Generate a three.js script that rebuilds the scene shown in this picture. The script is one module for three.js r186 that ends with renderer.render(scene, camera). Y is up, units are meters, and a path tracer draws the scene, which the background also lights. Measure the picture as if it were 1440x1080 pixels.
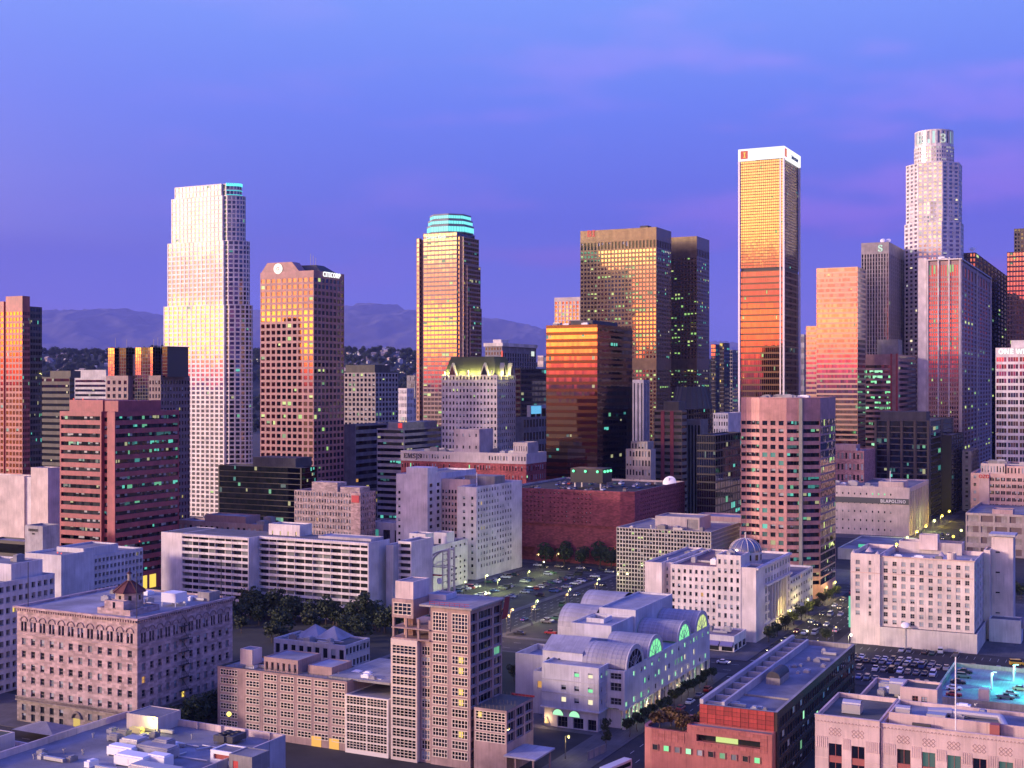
import * as THREE from 'three';
import { ImprovedNoise } from 'three/addons/math/ImprovedNoise.js';
import { mergeGeometries } from 'three/addons/utils/BufferGeometryUtils.js';
import { TextGeometry } from 'three/addons/geometries/TextGeometry.js';
import { FontLoader } from 'three/addons/loaders/FontLoader.js';

// ---------------------------------------------------------------- camera, sky, sun, exposure
const F = 1810, CAMH = 100, TH = 26.4 * Math.PI / 180;      // focal length in photo pixels, eye height, turn of the street grid
const scene = new THREE.Scene();
const camera = new THREE.PerspectiveCamera(2 * Math.atan(540 / F) * 180 / Math.PI, 4 / 3, 1, 60000);
camera.position.set(0, CAMH, 0); camera.lookAt(0, CAMH, -100);
const renderer = new THREE.WebGLRenderer();
renderer.toneMapping = THREE.LinearToneMapping; renderer.toneMappingExposure = 1.2; renderer.shadowMap.enabled = true;

const rad = (d) => d * Math.PI / 180, clamp = (v, a = 0, b = 1) => Math.min(b, Math.max(a, v)), mix = (a, b, t) => a + (b - a) * t;
const sst = (a, b, v) => { const t = clamp((v - a) / (b - a)); return t * t * (3 - 2 * t); };
let seedv = 12345;
const rnd = () => { seedv = (seedv + 0x6d2b79f5) | 0; let t = Math.imul(seedv ^ (seedv >>> 15), 1 | seedv); t = (t + Math.imul(t ^ (t >>> 7), 61 | t)) ^ t; return ((t ^ (t >>> 14)) >>> 0) / 4294967296; };
const noise = new ImprovedNoise();
const fbm = (x, y, z, o = 4) => { let s = 0, a = .5, f = 1; for (let i = 0; i < o; i++) { s += a * noise.noise(x * f, y * f, z * f); a *= .5; f *= 2.03; } return s; };
const ramp = (stops, t) => { for (let i = 1; i < stops.length; i++) if (t <= stops[i][0]) { const [a, p] = stops[i - 1], [b, q] = stops[i], k = (t - a) / (b - a); return p.map((v, j) => mix(v, q[j], k)); } return stops[stops.length - 1][1]; };

// dusk sky: blue violet all round, after-sunset glow in the west (left and behind the camera)
const SUN_AZ = -111, SUN_EL = 11;
{
  const w = 2048, h = 1024, data = new Float32Array(w * h * 4);
  const blue = [[-90, [.05, .05, .16]], [-1, [.10, .095, .36]], [0, [.095, .105, .46]], [3, [.10, .12, .58]], [7, [.115, .165, .80]], [12, [.155, .26, 1.0]], [17, [.23, .39, 1.1]], [40, [.15, .25, 1.35]], [90, [.11, .20, 1.35]]];
  const glow = [[-90, [0, 0, 0]], [-1, [.4, .05, .01]], [0, [1.4, .18, .02]], [.9, [4.2, .7, .04]], [1.6, [11, 3.8, .2]], [3.0, [11.5, 5.0, .4]], [3.7, [4.2, 1.7, .5]], [5.2, [4.6, 2.1, .75]], [6.3, [10, 7.4, 2.4]], [9, [9, 6.9, 2.8]], [14, [4.0, 2.4, 1.2]], [24, [1.1, .5, .32]], [40, [.3, .12, .08]], [65, [.05, .02, .02]], [90, [0, 0, 0]]];
  for (let j = 0; j < h; j++) {
    const el = ((j + .5) / h - .5) * 180;
    const b = ramp(blue, el).map((q) => q * .79);
    for (let i = 0; i < w; i++) {
      const a = ((i + .5) / w - .5) * 2 * Math.PI, dx = Math.cos(a), dz = Math.sin(a);      // direction on the horizon
      const az = Math.atan2(dx, -dz) * 180 / Math.PI;
      let da = Math.abs(az - SUN_AZ); if (da > 180) da = 360 - da;
      const k = Math.exp(-((da / 42) ** 2));
      const wob = fbm(dx * 3, el * .12, dz * 3, 3) * 1.6;
      const g = ramp(glow, el + wob * sst(0, 4, el));
      const redden = sst(8, 36, da), low = 1 - sst(2.5, 7.5, el), dim = 1 - .55 * redden * (1 - sst(.8, 4.2, el));
      const streak = sst(.08, .42, fbm(dx * 5 + 7, el * .42 + dz * 1.6, dz * 5, 5) + .12) * sst(1.5, 6, el) * sst(40, 12, el) * sst(-30, 25, az + 0 * dz);
      const o = (j * w + i) * 4;
      const warm = sst(-5, 22, az) * sst(60, 22, az) * sst(0, 4, el) * sst(14, 5, el);
      data[o] = b[0] + g[0] * k * dim + streak * .12 + warm * .02;
      data[o + 1] = b[1] + g[1] * k * dim * (1 - redden * (.16 + .5 * low)) + streak * .02 - warm * .012;
      data[o + 2] = b[2] + g[2] * k * dim * (1 - redden * (.25 + .5 * low)) + streak * .04;
      data[o + 3] = 1;
    }
  }
  const sky = new THREE.DataTexture(data, w, h, THREE.RGBAFormat, THREE.FloatType);
  sky.mapping = THREE.EquirectangularReflectionMapping; sky.magFilter = THREE.LinearFilter; sky.minFilter = THREE.LinearFilter; sky.needsUpdate = true;
  scene.background = sky; scene.environment = sky;
}
const sun = new THREE.DirectionalLight(new THREE.Color().setRGB(1, .71, .62), 5);
{
  const a = rad(SUN_AZ + 10), e = rad(SUN_EL);
  sun.position.set(Math.sin(a) * Math.cos(e) * 1500, CAMH + Math.sin(e) * 1500, -Math.cos(a) * Math.cos(e) * 1500 - 700);
  sun.target.position.set(0, CAMH, -700); scene.add(sun, sun.target);
  sun.castShadow = true; sun.shadow.radius = 14; sun.shadow.mapSize.set(4096, 4096);
  Object.assign(sun.shadow.camera, { left: -1200, right: 1200, top: 500, bottom: -500, near: 1, far: 4000 });
}
scene.fog = new THREE.FogExp2(new THREE.Color().setRGB(.30, .37, 1), 0.000023);

// ---------------------------------------------------------------- helpers
const EXx = Math.cos(TH), EXz = Math.sin(TH);               // grid x axis in the world; grid z axis is (-EXz, EXx)
const toWorld = (gx, gz, y = 0) => new THREE.Vector3(gx * EXx - gz * EXz, y, gx * EXz + gz * EXx);
const toGrid = (x, z) => [x * EXx + z * EXz, -x * EXz + z * EXx];
const pxGrid = (px, d) => toGrid((px - 720) / F * d, -d);   // a photo column at a depth
const gnd = (px, py) => pxGrid(px, CAMH * F / (py - 540));  // a photo pixel on the ground
const depthAtGx = (px, gx) => gx / ((px - 720) / F * EXx - EXz);
const depthAtGz = (px, gz) => -gz / ((px - 720) / F * EXz + EXx);
const hAt = (py, d) => CAMH - (py - 540) * d / F;
const gr = (n, W, f, m0 = 0, m1 = 0) => { const p = (W - m0 - m1) / n, r = []; for (let i = 0; i < n; i++) r.push([m0 + p * (i + .5 - f / 2), m0 + p * (i + .5 + f / 2)]); return r; };

class Geo {
  constructor() { this.p = []; this.u = []; }
  quad(a, b, c, d, uw, uh, u0 = 0, v0 = 0) {
    this.p.push(...a, ...b, ...c, ...a, ...c, ...d);
    this.u.push(u0, v0, u0 + uw, v0, u0 + uw, v0 + uh, u0, v0, u0 + uw, v0 + uh, u0, v0 + uh); return this;
  }
  tri(a, b, c) { this.p.push(...a, ...b, ...c); for (const q of [a, b, c]) this.u.push(q[0], q[2]); return this; }
  box(x0, x1, y0, y1, z0, z1) {
    const w = x1 - x0, h = y1 - y0, l = z1 - z0, o = x0 * .37 + z0 * .61;
    this.quad([x0, y0, z1], [x1, y0, z1], [x1, y1, z1], [x0, y1, z1], w, h, o, y0);
    this.quad([x1, y0, z0], [x0, y0, z0], [x0, y1, z0], [x1, y1, z0], w, h, o, y0);
    this.quad([x1, y0, z1], [x1, y0, z0], [x1, y1, z0], [x1, y1, z1], l, h, o, y0);
    this.quad([x0, y0, z0], [x0, y0, z1], [x0, y1, z1], [x0, y1, z0], l, h, o, y0);
    this.quad([x0, y1, z1], [x1, y1, z1], [x1, y1, z0], [x0, y1, z0], w, l, x0, z0);
    this.quad([x0, y0, z0], [x1, y0, z0], [x1, y0, z1], [x0, y0, z1], w, l, x0, z0);
    return this;
  }
  bar(a, b, r, n = 6) {           // a round bar from a to b
    const A = new THREE.Vector3(...a), Bv = new THREE.Vector3(...b), t = Bv.clone().sub(A).normalize();
    const s = Math.abs(t.y) > .9 ? new THREE.Vector3(1, 0, 0) : new THREE.Vector3(0, 1, 0), u = s.cross(t).normalize(), v = t.clone().cross(u);
    const P = (o, k) => { const q = k / n * 2 * Math.PI; return o.clone().addScaledVector(u, Math.cos(q) * r).addScaledVector(v, Math.sin(q) * r).toArray(); };
    for (let k = 0; k < n; k++) this.quad(P(A, k), P(A, k + 1), P(Bv, k + 1), P(Bv, k), 1, 1);
    return this;
  }
  geometry() {
    const g = new THREE.BufferGeometry();
    g.setAttribute('position', new THREE.Float32BufferAttribute(this.p, 3)); g.setAttribute('uv', new THREE.Float32BufferAttribute(this.u, 2));
    g.computeVertexNormals(); return g;
  }
  mesh(name, m, parent) { const o = new THREE.Mesh(this.geometry(), m); o.name = name; o.castShadow = o.receiveShadow = true; if (parent) parent.add(o); return o; }
}
const taken = new Map();
const numbered = (n) => { const k = taken.get(n) || 0; taken.set(n, k + 1); return k ? n + '_' + String(k).padStart(3, '0') : n; };
function tag(o, label, category, group, kind) { o.userData = { label, category }; if (group) o.userData.group = group; if (kind) o.userData.kind = kind; return o; }
function thing(name, label, category, group) { const o = new THREE.Group(); o.name = numbered(name); scene.add(o); return tag(o, label, category, group); }
function atGrid(o, gx, gz, y = 0, turn = 0) { o.position.copy(toWorld(gx, gz, y)); o.rotation.y = -TH + turn; return o; }
function structure(o, label, category) { scene.add(o); o.userData = { kind: 'structure', label, category }; return o; }

// ---------------------------------------------------------------- materials
function tex(n, size, fn, metres) {
  const d = new Uint8Array(n * n * 4);
  for (let j = 0; j < n; j++) for (let i = 0; i < n; i++) { const c = fn(i / n, j / n, i, j), o = (j * n + i) * 4; for (let k = 0; k < 3; k++) d[o + k] = clamp(Array.isArray(c) ? c[k] : c) * 255; d[o + 3] = 255; }
  const t = new THREE.DataTexture(d, n, n); t.colorSpace = THREE.SRGBColorSpace; t.wrapS = t.wrapT = THREE.RepeatWrapping; t.magFilter = THREE.LinearFilter; t.minFilter = THREE.LinearMipmapLinearFilter; t.generateMipmaps = true;
  t.repeat.set(1 / metres, 1 / metres); t.needsUpdate = true; return t;
}
const vn = (u, v, fu, fv, z) => { const x = u * fu, y = v * fv, i = Math.floor(x), j = Math.floor(y), a = x - i, b = y - j, s = a * a * (3 - 2 * a), t = b * b * (3 - 2 * b), h = (p, q) => hash((p % fu) + z * 17.3, (q % fv) + z * 5.1); return mix(mix(h(i, j), h(i + 1, j), s), mix(h(i, j + 1), h(i + 1, j + 1), s), t) - .5; };
const per = (u, v, f, z, o = 4, fv = f) => { let r = 0, k = .5; for (let i = 0; i < o; i++) { r += k * vn(u, v, f, fv, z + i); f *= 2; fv *= 2; k *= .55; } return r; };
const hash = (i, j) => { const s = Math.sin(i * 127.1 + j * 311.7) * 43758.5453; return s - Math.floor(s); };
const T = {
  plaster: tex(512, 0, (u, v, i, j) => .89 + per(u, v, 4, 1, 5) * .22 + per(u, v, 40, 4, 3, 2) * .12 - Math.max(0, vn(u, v, 96, 3, 40) - .22) * vn(u, v, 7, 7, 50) * 1.6 + (hash(i, j) - .5) * .05, 23),
  stone: tex(512, 0, (u, v, i, j) => { const r = Math.floor(v * 26), c = Math.floor(u * 14 + (r % 2) * .5) % 14; return .84 + (hash(c, r) - .5) * .22 + per(u, v, 5, 3) * .18 + (hash(i, j) - .5) * .08; }, 18),
  concrete: tex(512, 0, (u, v, i, j) => .86 + per(u, v, 7, 8, 5) * .24 + per(u, v, 48, 2, 3, 2) * .17 + (hash(i, j) - .5) * .07, 17),
  gravel: tex(512, 0, (u, v, i, j) => .80 + per(u, v, 5, 5, 5) * .42 - Math.max(0, .5 - Math.abs(v * 9 % 1 - .5) * 40) * .10 + Math.max(0, per(u, v, 3, 15, 3) - .12) * -.9 + (hash(i, j) - .5) * .14, 37),
  asphalt: tex(512, 0, (u, v, i, j) => .76 + per(u, v, 6, 11, 5) * .4 + per(u, v, 80, 12, 2, 3) * .12 + (hash(i, j) - .5) * .2, 31),
};
const mcache = new Map();
function mat(r, g, b, t = 'plaster', rough = .85, extra) {
  const key = [r, g, b, t, rough, JSON.stringify(extra || '')].join();
  if (!mcache.has(key)) { const m = new THREE.MeshStandardMaterial({ color: new THREE.Color().setRGB(r, g, b), roughness: rough, metalness: 0, map: t ? T[t] : null, ...extra }); mcache.set(key, m); }
  return mcache.get(key);
}
const glass = (r, g, b, rough = .04) => mat(r, g, b, null, rough, { metalness: 1 });          // coated, mirror-like glass
const pane = (v = .02, rough = .08) => mat(v, v * 1.15, v * 1.25, null, rough);               // plain dark window
const GL = {
  dark: pane(.018), plain: pane(.03, .12), curtain: pane(.16, .3), blind: pane(.30, .5),
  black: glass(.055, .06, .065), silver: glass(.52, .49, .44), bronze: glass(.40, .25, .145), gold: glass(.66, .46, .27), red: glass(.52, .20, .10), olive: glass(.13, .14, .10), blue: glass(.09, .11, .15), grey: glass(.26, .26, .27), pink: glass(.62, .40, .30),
};
const lit = (r, g, b, k) => new THREE.MeshStandardMaterial({ color: new THREE.Color().setRGB(.05, .05, .05), roughness: .3, emissive: new THREE.Color().setRGB(r, g, b), emissiveIntensity: k });
const LIT = {
  c: [lit(.16, .92, .72, .55), lit(.12, .75, .66, .26), lit(.25, .9, .5, .4), lit(.10, .5, .46, .16), lit(.8, .8, .4, .4)],
  y: [lit(1, .72, .12, .9), lit(.9, .75, .2, .45), lit(1, .5, .12, .5)],
  g: [lit(.50, .95, .25, .6), lit(.75, .95, .30, .7), lit(.35, .8, .35, .32)],
  w: [lit(1, .88, .55, .9), lit(.9, .9, .8, .5)],
  f: [lit(.25, 1, .42, .8), lit(.40, 1, .55, .95), lit(.3, .8, .4, .4)],
};
LIT.m = [...LIT.c, ...LIT.c, LIT.g[0], LIT.y[1], LIT.w[1]];
const M = {
  white: mat(.80, .76, .73), cream: mat(.72, .62, .55), pinkstone: mat(.60, .44, .415, 'stone'), palepink: mat(.70, .54, .49), grey: mat(.30, .29, .28, 'concrete'), dgrey: mat(.10, .10, .10, 'concrete'), concrete: mat(.40, .37, .34, 'concrete'),
  olive: mat(.11, .11, .085, 'concrete', .7), black: mat(.02, .02, .024, null, .45), granite: mat(.40, .17, .15, 'concrete', .5), redgran: mat(.50, .105, .13, 'concrete', .55), brick: mat(.34, .09, .08, 'stone'), lav: mat(.50, .48, .50), roof: mat(.33, .33, .35, 'gravel', .95), dkroof: mat(.17, .18, .16, 'gravel', .95), ltroof: mat(.46, .46, .49, 'gravel', .9),
  steel: mat(.45, .45, .46, null, .45, { metalness: .6 }), paint: mat(.75, .75, .74, null, .5), dark: mat(.05, .05, .05, null, .6), asphalt: mat(.055, .054, .053, 'asphalt', .95), pave: mat(.13, .125, .12, 'concrete', .95), redmetal: mat(.45, .04, .04, null, .6), tile: mat(.16, .045, .035, 'stone', .8),
};

// ---------------------------------------------------------------- walls with openings
const seg = (p, q) => { const dx = q[0] - p[0], dz = q[1] - p[1], W = Math.hypot(dx, dz), ux = dx / W, uz = dz / W; return { W, ux, uz, f: (s, y, n) => [p[0] + ux * s - uz * n, y, p[1] + uz * s + ux * n] }; };
const eachCount = new Map();
const paneGeoCache = new Map(), frameGeoCache = new Map();
const paneGeo = (w, h) => { const k = w.toFixed(2) + 'x' + h.toFixed(2); if (!paneGeoCache.has(k)) paneGeoCache.set(k, new THREE.PlaneGeometry(w, h)); return paneGeoCache.get(k); };
function frameGeo(w, h, nx, ny, bw, dep) {
  const k = [w.toFixed(2), h.toFixed(2), nx, ny, bw, dep].join();
  if (!frameGeoCache.has(k)) {
    const g = new Geo(), W = w / 2, H = h / 2;
    g.box(-W, W, -H, -H + bw, 0, dep); g.box(-W, W, H - bw, H, 0, dep); g.box(-W, -W + bw, -H + bw, H - bw, 0, dep); g.box(W - bw, W, -H + bw, H - bw, 0, dep);
    for (let i = 1; i < nx; i++) { const x = -W + w * i / nx; g.box(x - bw / 2, x + bw / 2, -H + bw, H - bw, 0, dep * .9); }
    for (let j = 1; j < ny; j++) { const y = -H + h * j / ny; g.box(-W + bw, W - bw, y - bw / 2, y + bw / 2, 0, dep * .8); }
    frameGeoCache.set(k, g.geometry());
  }
  return frameGeoCache.get(k);
}
// spec: { c: columns, r: rows, rec: recess, gm: glass, lit: chance, pal: palette, sub: panes per opening, each: true, frame: [nx, ny, bar, material], skip(i, j), name }
function facade(g, parent, S, y0, y1, spec) {
  const W = S.W, P = S.f;
  const solid = (s0, s1, a, b, n = 0) => { if (s1 - s0 > 1e-3 && b - a > 1e-3) g.quad(P(s0, a, n), P(s1, a, n), P(s1, b, n), P(s0, b, n), s1 - s0, b - a, s0 + (S.o || 0), a); };
  if (!spec) { solid(0, W, y0, y1); return; }
  const sp = typeof spec === 'function' ? spec(W, y1 - y0) : spec, { c, r } = sp, rec = sp.rec ?? .3;
  const opens = [];
  let y = y0;
  r.forEach(([a, b], j) => {
    solid(0, W, y, y0 + a);
    let s = 0;
    c.forEach(([p, q], i) => {
      if (sp.skip && sp.skip(i, j, c.length, r.length)) return;
      solid(s, p, y0 + a, y0 + b); s = q;
      const A = y0 + a, B = y0 + b;
      if (rec > 0) {
        g.quad(P(p, A, -rec), P(q, A, -rec), P(q, A, 0), P(p, A, 0), q - p, rec); g.quad(P(p, B, 0), P(q, B, 0), P(q, B, -rec), P(p, B, -rec), q - p, rec);
        g.quad(P(p, A, 0), P(p, A, -rec), P(p, B, -rec), P(p, B, 0), rec, B - A); g.quad(P(q, A, -rec), P(q, A, 0), P(q, B, 0), P(q, B, -rec), rec, B - A);
      }
      if (rec >= .24 && q - p < 2.6 && B - A < 3.4 && sp.sill !== false) {      // projecting sill
        const e = .13, t = .16, a = p - .1, c = q + .1; g.quad(P(a, A - t, e), P(c, A - t, e), P(c, A, e), P(a, A, e), c - a, t); g.quad(P(a, A, e), P(c, A, e), P(c, A, 0), P(a, A, 0), c - a, e); g.quad(P(a, A - t, 0), P(c, A - t, 0), P(c, A - t, e), P(a, A - t, e), c - a, e);
        g.quad(P(a, A - t, 0), P(a, A - t, e), P(a, A, e), P(a, A, 0), e, t); g.quad(P(c, A - t, e), P(c, A - t, 0), P(c, A, 0), P(c, A, e), e, t);
      }
      opens.push([i, j, p, q, A, B]);
    });
    solid(s, W, y0 + a, y0 + b);
    y = y0 + b;
  });
  solid(0, W, y, y1);
  panes(parent, S, opens, sp, rec);
}
function panes(parent, S, opens, sp, rec) {
  const P = S.f, buckets = new Map(), pal = LIT[sp.pal || 'c'], sub = sp.sub || 1, gms = Array.isArray(sp.gm) ? sp.gm : [sp.gm || GL.dark];
  const rowf = new Map(); let was = false, cur = null;
  const mull = new Geo(), blinds = new Geo();
  const jit = (sp.jit ?? .004) * .6;
  for (const [i, j, p, q, A, B] of opens) {
    if (!rowf.has(j)) rowf.set(j, Math.pow(rnd(), 1.6) * 2.4);
    for (let k = 0; k < sub; k++) {
      const s0 = mix(p, q, k / sub), s1 = mix(p, q, (k + 1) / sub);
      let pr = (sp.lit || 0) * rowf.get(j) * .6; if (was) pr = Math.min(.7, pr * 1.5 + .2 * Math.min(1, (sp.lit || 0) * 6));
      const on = rnd() < pr; if (on && !(was && cur && rnd() < .6)) cur = pal[Math.floor(rnd() * pal.length)]; was = on;
      const m = on ? cur : gms[Math.floor(rnd() * gms.length)];
      if (!on && s1 - s0 < 2.6 && m.metalness === 0 && m !== GL.blind && rnd() < .34) { const lo = mix(B, A, .2 + rnd() * .55), n = -rec + .03; blinds.quad(P(s0, lo, n), P(s1, lo, n), P(s1, B, n), P(s0, B, n), s1 - s0, B - lo); }
      const mine = eachCount.get(parent) || 0;
      if (sp.each && mine < 300) {
        eachCount.set(parent, mine + 1);
        const w = s1 - s0, h = B - A, o = new THREE.Mesh(paneGeo(w, h), m); o.name = sp.name || 'window'; o.castShadow = o.receiveShadow = true;
        o.position.set(...P((s0 + s1) / 2, (A + B) / 2, -rec + .012)); o.rotation.y = Math.atan2(-S.uz, S.ux) + (rnd() - .5) * jit * 2; o.rotation.x = 0; parent.add(o);
        const fs = typeof sp.frame === 'function' ? sp.frame(i, j) : sp.frame;
        if (fs) { const fr = new THREE.Mesh(frameGeo(w, h, fs[0], fs[1], fs[2], fs[4] ?? .08), fs[3]); fr.name = 'window_frame'; fr.position.z = .004; fr.castShadow = fr.receiveShadow = true; o.add(fr); }
      } else {
        if (!buckets.has(m)) buckets.set(m, [new Geo(), on]);
        const G = buckets.get(m)[0], w = s1 - s0, t1 = (rnd() - .5) * jit * w, t2 = (rnd() - .5) * jit * (B - A), n = -rec + .012;
        if (on) {       // a lit room: blinds hang to a different height in each
          const cut = mix(A, B, rnd() * .55), q = mix(s0, s1, rnd() < .3 ? .35 : 0), dm = gms[0]; if (!buckets.has(dm)) buckets.set(dm, [new Geo(), false]);
          G.quad(P(q, cut, n), P(s1, cut, n), P(s1, B, n), P(q, B, n), w, B - A); const D = buckets.get(dm)[0]; D.quad(P(s0, A, n), P(s1, A, n), P(s1, cut, n), P(s0, cut, n), w, 1); if (q > s0) D.quad(P(s0, cut, n), P(q, cut, n), P(q, B, n), P(s0, B, n), w, 1);
        } else G.quad(P(s0, A, n - t1 - t2), P(s1, A, n + t1 - t2), P(s1, B, n + t1 + t2), P(s0, B, n - t1 + t2), w, B - A);
      }
      if (sp.mull && k) { const h = sp.mull / 2, n = -rec + .1; mull.quad(P(s0 - h, A, n), P(s0 + h, A, n), P(s0 + h, B, n), P(s0 - h, B, n), .1, 1); }
    }
    if (sp.sash && !sp.each) {        // sash bars over a small window
      const [nx, ny, bw] = sp.sash, n = -rec + .07;
      for (let k = 1; k < nx; k++) { const s = mix(p, q, k / nx); mull.quad(P(s - bw / 2, A, n), P(s + bw / 2, A, n), P(s + bw / 2, B, n), P(s - bw / 2, B, n), bw, 1); }
      for (let k = 1; k < ny; k++) { const s = mix(A, B, k / ny); mull.quad(P(p, s - bw / 2, n), P(q, s - bw / 2, n), P(q, s + bw / 2, n), P(p, s + bw / 2, n), bw, 1); }
    }
  }
  for (const [m, [G, on]] of buckets) { const o = G.mesh(on ? 'lit_windows' : 'windows', m, parent); o.userData.kind = 'stuff'; }
  if (blinds.p.length) { const o = blinds.mesh('window_blinds', GL.blind, parent); o.userData.kind = 'stuff'; }
  if (mull.p.length) { const o = mull.mesh('window_bars', sp.mm || M.dark, parent); o.userData.kind = 'stuff'; }
}
const grid = (nc, nr, fc, fr, o = {}) => (W, H) => ({ c: gr(nc, W, fc, o.l ?? 0, o.rt ?? 0), r: gr(nr, H, fr, o.bt ?? 0, o.tp ?? 0), ...o });
const bands = (nr, fr, sub, o = {}) => grid(1, nr, o.fc ?? .97, fr, { sub, ...o });
function roofPoly(g, plan, y) {
  const idx = THREE.ShapeUtils.triangulateShape(plan.map(([x, z]) => new THREE.Vector2(x, -z)), []);
  for (const t of idx) { let [a, b, c] = t.map((k) => [plan[k][0], y, plan[k][1]]); const up = (b[2] - a[2]) * (c[0] - a[0]) - (b[0] - a[0]) * (c[2] - a[2]); if (up < 0) [b, c] = [c, b]; g.tri(a, b, c); }
}
function inset(plan, t) {
  const n = plan.length, S = plan.map((p, i) => seg(p, plan[(i + 1) % n]));
  return plan.map((p, i) => {
    const a = S[(i + n - 1) % n], b = S[i], n1 = [-a.uz, a.ux], n2 = [-b.uz, b.ux], k = 1 + n1[0] * n2[0] + n1[1] * n2[1];
    return [p[0] - t * (n1[0] + n2[0]) / k, p[1] - t * (n1[1] + n2[1]) / k];
  });
}
// one storey block of a building: walls with windows, roof and parapet
function tier(parent, plan, y0, y1, o) {
  const g = new Geo(), n = plan.length, par = o.par ?? .9, e = o.e || [];
  let off = 0;
  plan.forEach((p, i) => { const S = seg(p, plan[(i + 1) % n]); S.o = off; off += S.W; facade(g, parent, S, y0, y1, e[i]); });
  const w = g.mesh('wall', o.m, parent);
  if (!o.open) {
    const q = par > 0 ? inset(plan, o.pt ?? .4) : plan, rg = new Geo();
    roofPoly(rg, q, y1 - par); rg.mesh('roof', o.rm || M.roof, parent);
    if (par > 0) {
      const pg = new Geo();
      plan.forEach((p, i) => { const k = (i + 1) % n, a = p, b = plan[k], c = q[k], d = q[i], W = Math.hypot(b[0] - a[0], b[1] - a[1]);
        pg.quad([a[0], y1, a[1]], [b[0], y1, b[1]], [c[0], y1, c[1]], [d[0], y1, d[1]], W, .4); pg.quad([c[0], y1 - par, c[1]], [d[0], y1 - par, d[1]], [d[0], y1, d[1]], [c[0], y1, c[1]], W, par); });
      pg.mesh('parapet', o.pm || o.m, parent);
    }
  }
  return w;
}
const rect = (x0, x1, z0, z1) => [[x0, z1], [x1, z1], [x1, z0], [x0, z0]];           // front edge first, then right, back, left
const box = (parent, name, m, x0, x1, y0, y1, z0, z1) => new Geo().box(x0, x1, y0, y1, z0, z1).mesh(name, m, parent);
// a building whose near corner stands at photo column xc and depth d; local x runs left to right along the front, z = 0 is the front, x = 0 the right side
function building(name, label, xl, xc, xr, yt, d, o = {}) {
  const g = thing(name, label, o.cat || 'building', o.group), [gx, gz] = pxGrid(xc, d);
  atGrid(g, gx, gz);
  const ax = (px) => (pxGrid(px, depthAtGz(px, gz))[0] - gx), bz = (px) => (pxGrid(px, depthAtGx(px, gx))[1] - gz);
  const b = { g, gx, gz, d, La: -ax(xl), Lb: o.Lb || -bz(xr), h: hAt(yt, d), ax, bz, y: (py) => hAt(py, d), yA: (px, py) => hAt(py, depthAtGz(px, gz)), yB: (px, py) => hAt(py, depthAtGx(px, gx)) };
  b.plan = rect(-b.La, 0, -b.Lb, 0);
  return b;
}
const font = await new FontLoader().loadAsync('fonts/droid/droid_sans_bold.typeface.json');
const serif = await new FontLoader().loadAsync('fonts/droid/droid_serif_bold.typeface.json');
function sign(parent, name, text, size, m, x, y, z, turn = 0, f = font, depth = .3) {
  const g = new TextGeometry(text, { font: f, size, depth, curveSegments: 3 }); g.computeBoundingBox(); g.translate(-(g.boundingBox.max.x + g.boundingBox.min.x) / 2, 0, 0);
  const o = new THREE.Mesh(g, m); o.name = name; o.position.set(x, y, z); o.rotation.y = turn; o.castShadow = o.receiveShadow = true; parent.add(o); return o;
}
const dish = (parent, R, m, x, y, z, rx, ry) => { const o = new THREE.Mesh(new THREE.SphereGeometry(R * 1.9, 20, 6, 0, 6.2832, 0, .555), m), g = new THREE.Group(); o.position.y = -R * 1.75; g.add(o); g.updateMatrixWorld(); const q = new THREE.Mesh(o.geometry.clone().translate(0, -R * 1.75, 0), m); q.name = 'satellite_dish'; q.position.set(x, y, z); q.rotation.set(rx, ry, 0); q.castShadow = q.receiveShadow = true; parent.add(q); };
// small plant on a roof: units, ducts, vents
function gear(b, x0, x1, z0, z1, y, n, big = 1) {
  for (let i = 0; i < n; i++) {
    const w = (1.5 + rnd() * 3) * big, l = (1.5 + rnd() * 3) * big, h = (.8 + rnd() * 1.6) * big, x = mix(x0, x1 - w, rnd()), z = mix(z0, z1 - l, rnd());
    const k = rnd(), g = new Geo();
    if (k < .6) { g.box(x, x + w, y, y + h, z, z + l); g.box(x + w * .2, x + w * .8, y + h, y + h + .25, z + l * .2, z + l * .8); g.mesh('air_handler', [M.grey, M.ltroof, M.paint, M.steel][Math.floor(rnd() * 4)], b.g || b); }
    else if (k < .8) { g.bar([x, y, z], [x, y + 1.2 * big, z], .25 * big, 8); g.bar([x, y + 1.2 * big, z], [x, y + 1.6 * big, z], .45 * big, 8); g.mesh('vent_pipe', M.steel, b.g || b); }
    else { const L = Math.min(x1 - x, 8 * big); g.box(x, x + L, y + .2, y + .9, z, z + .8); g.mesh('duct', M.steel, b.g || b); }
  }
}
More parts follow.
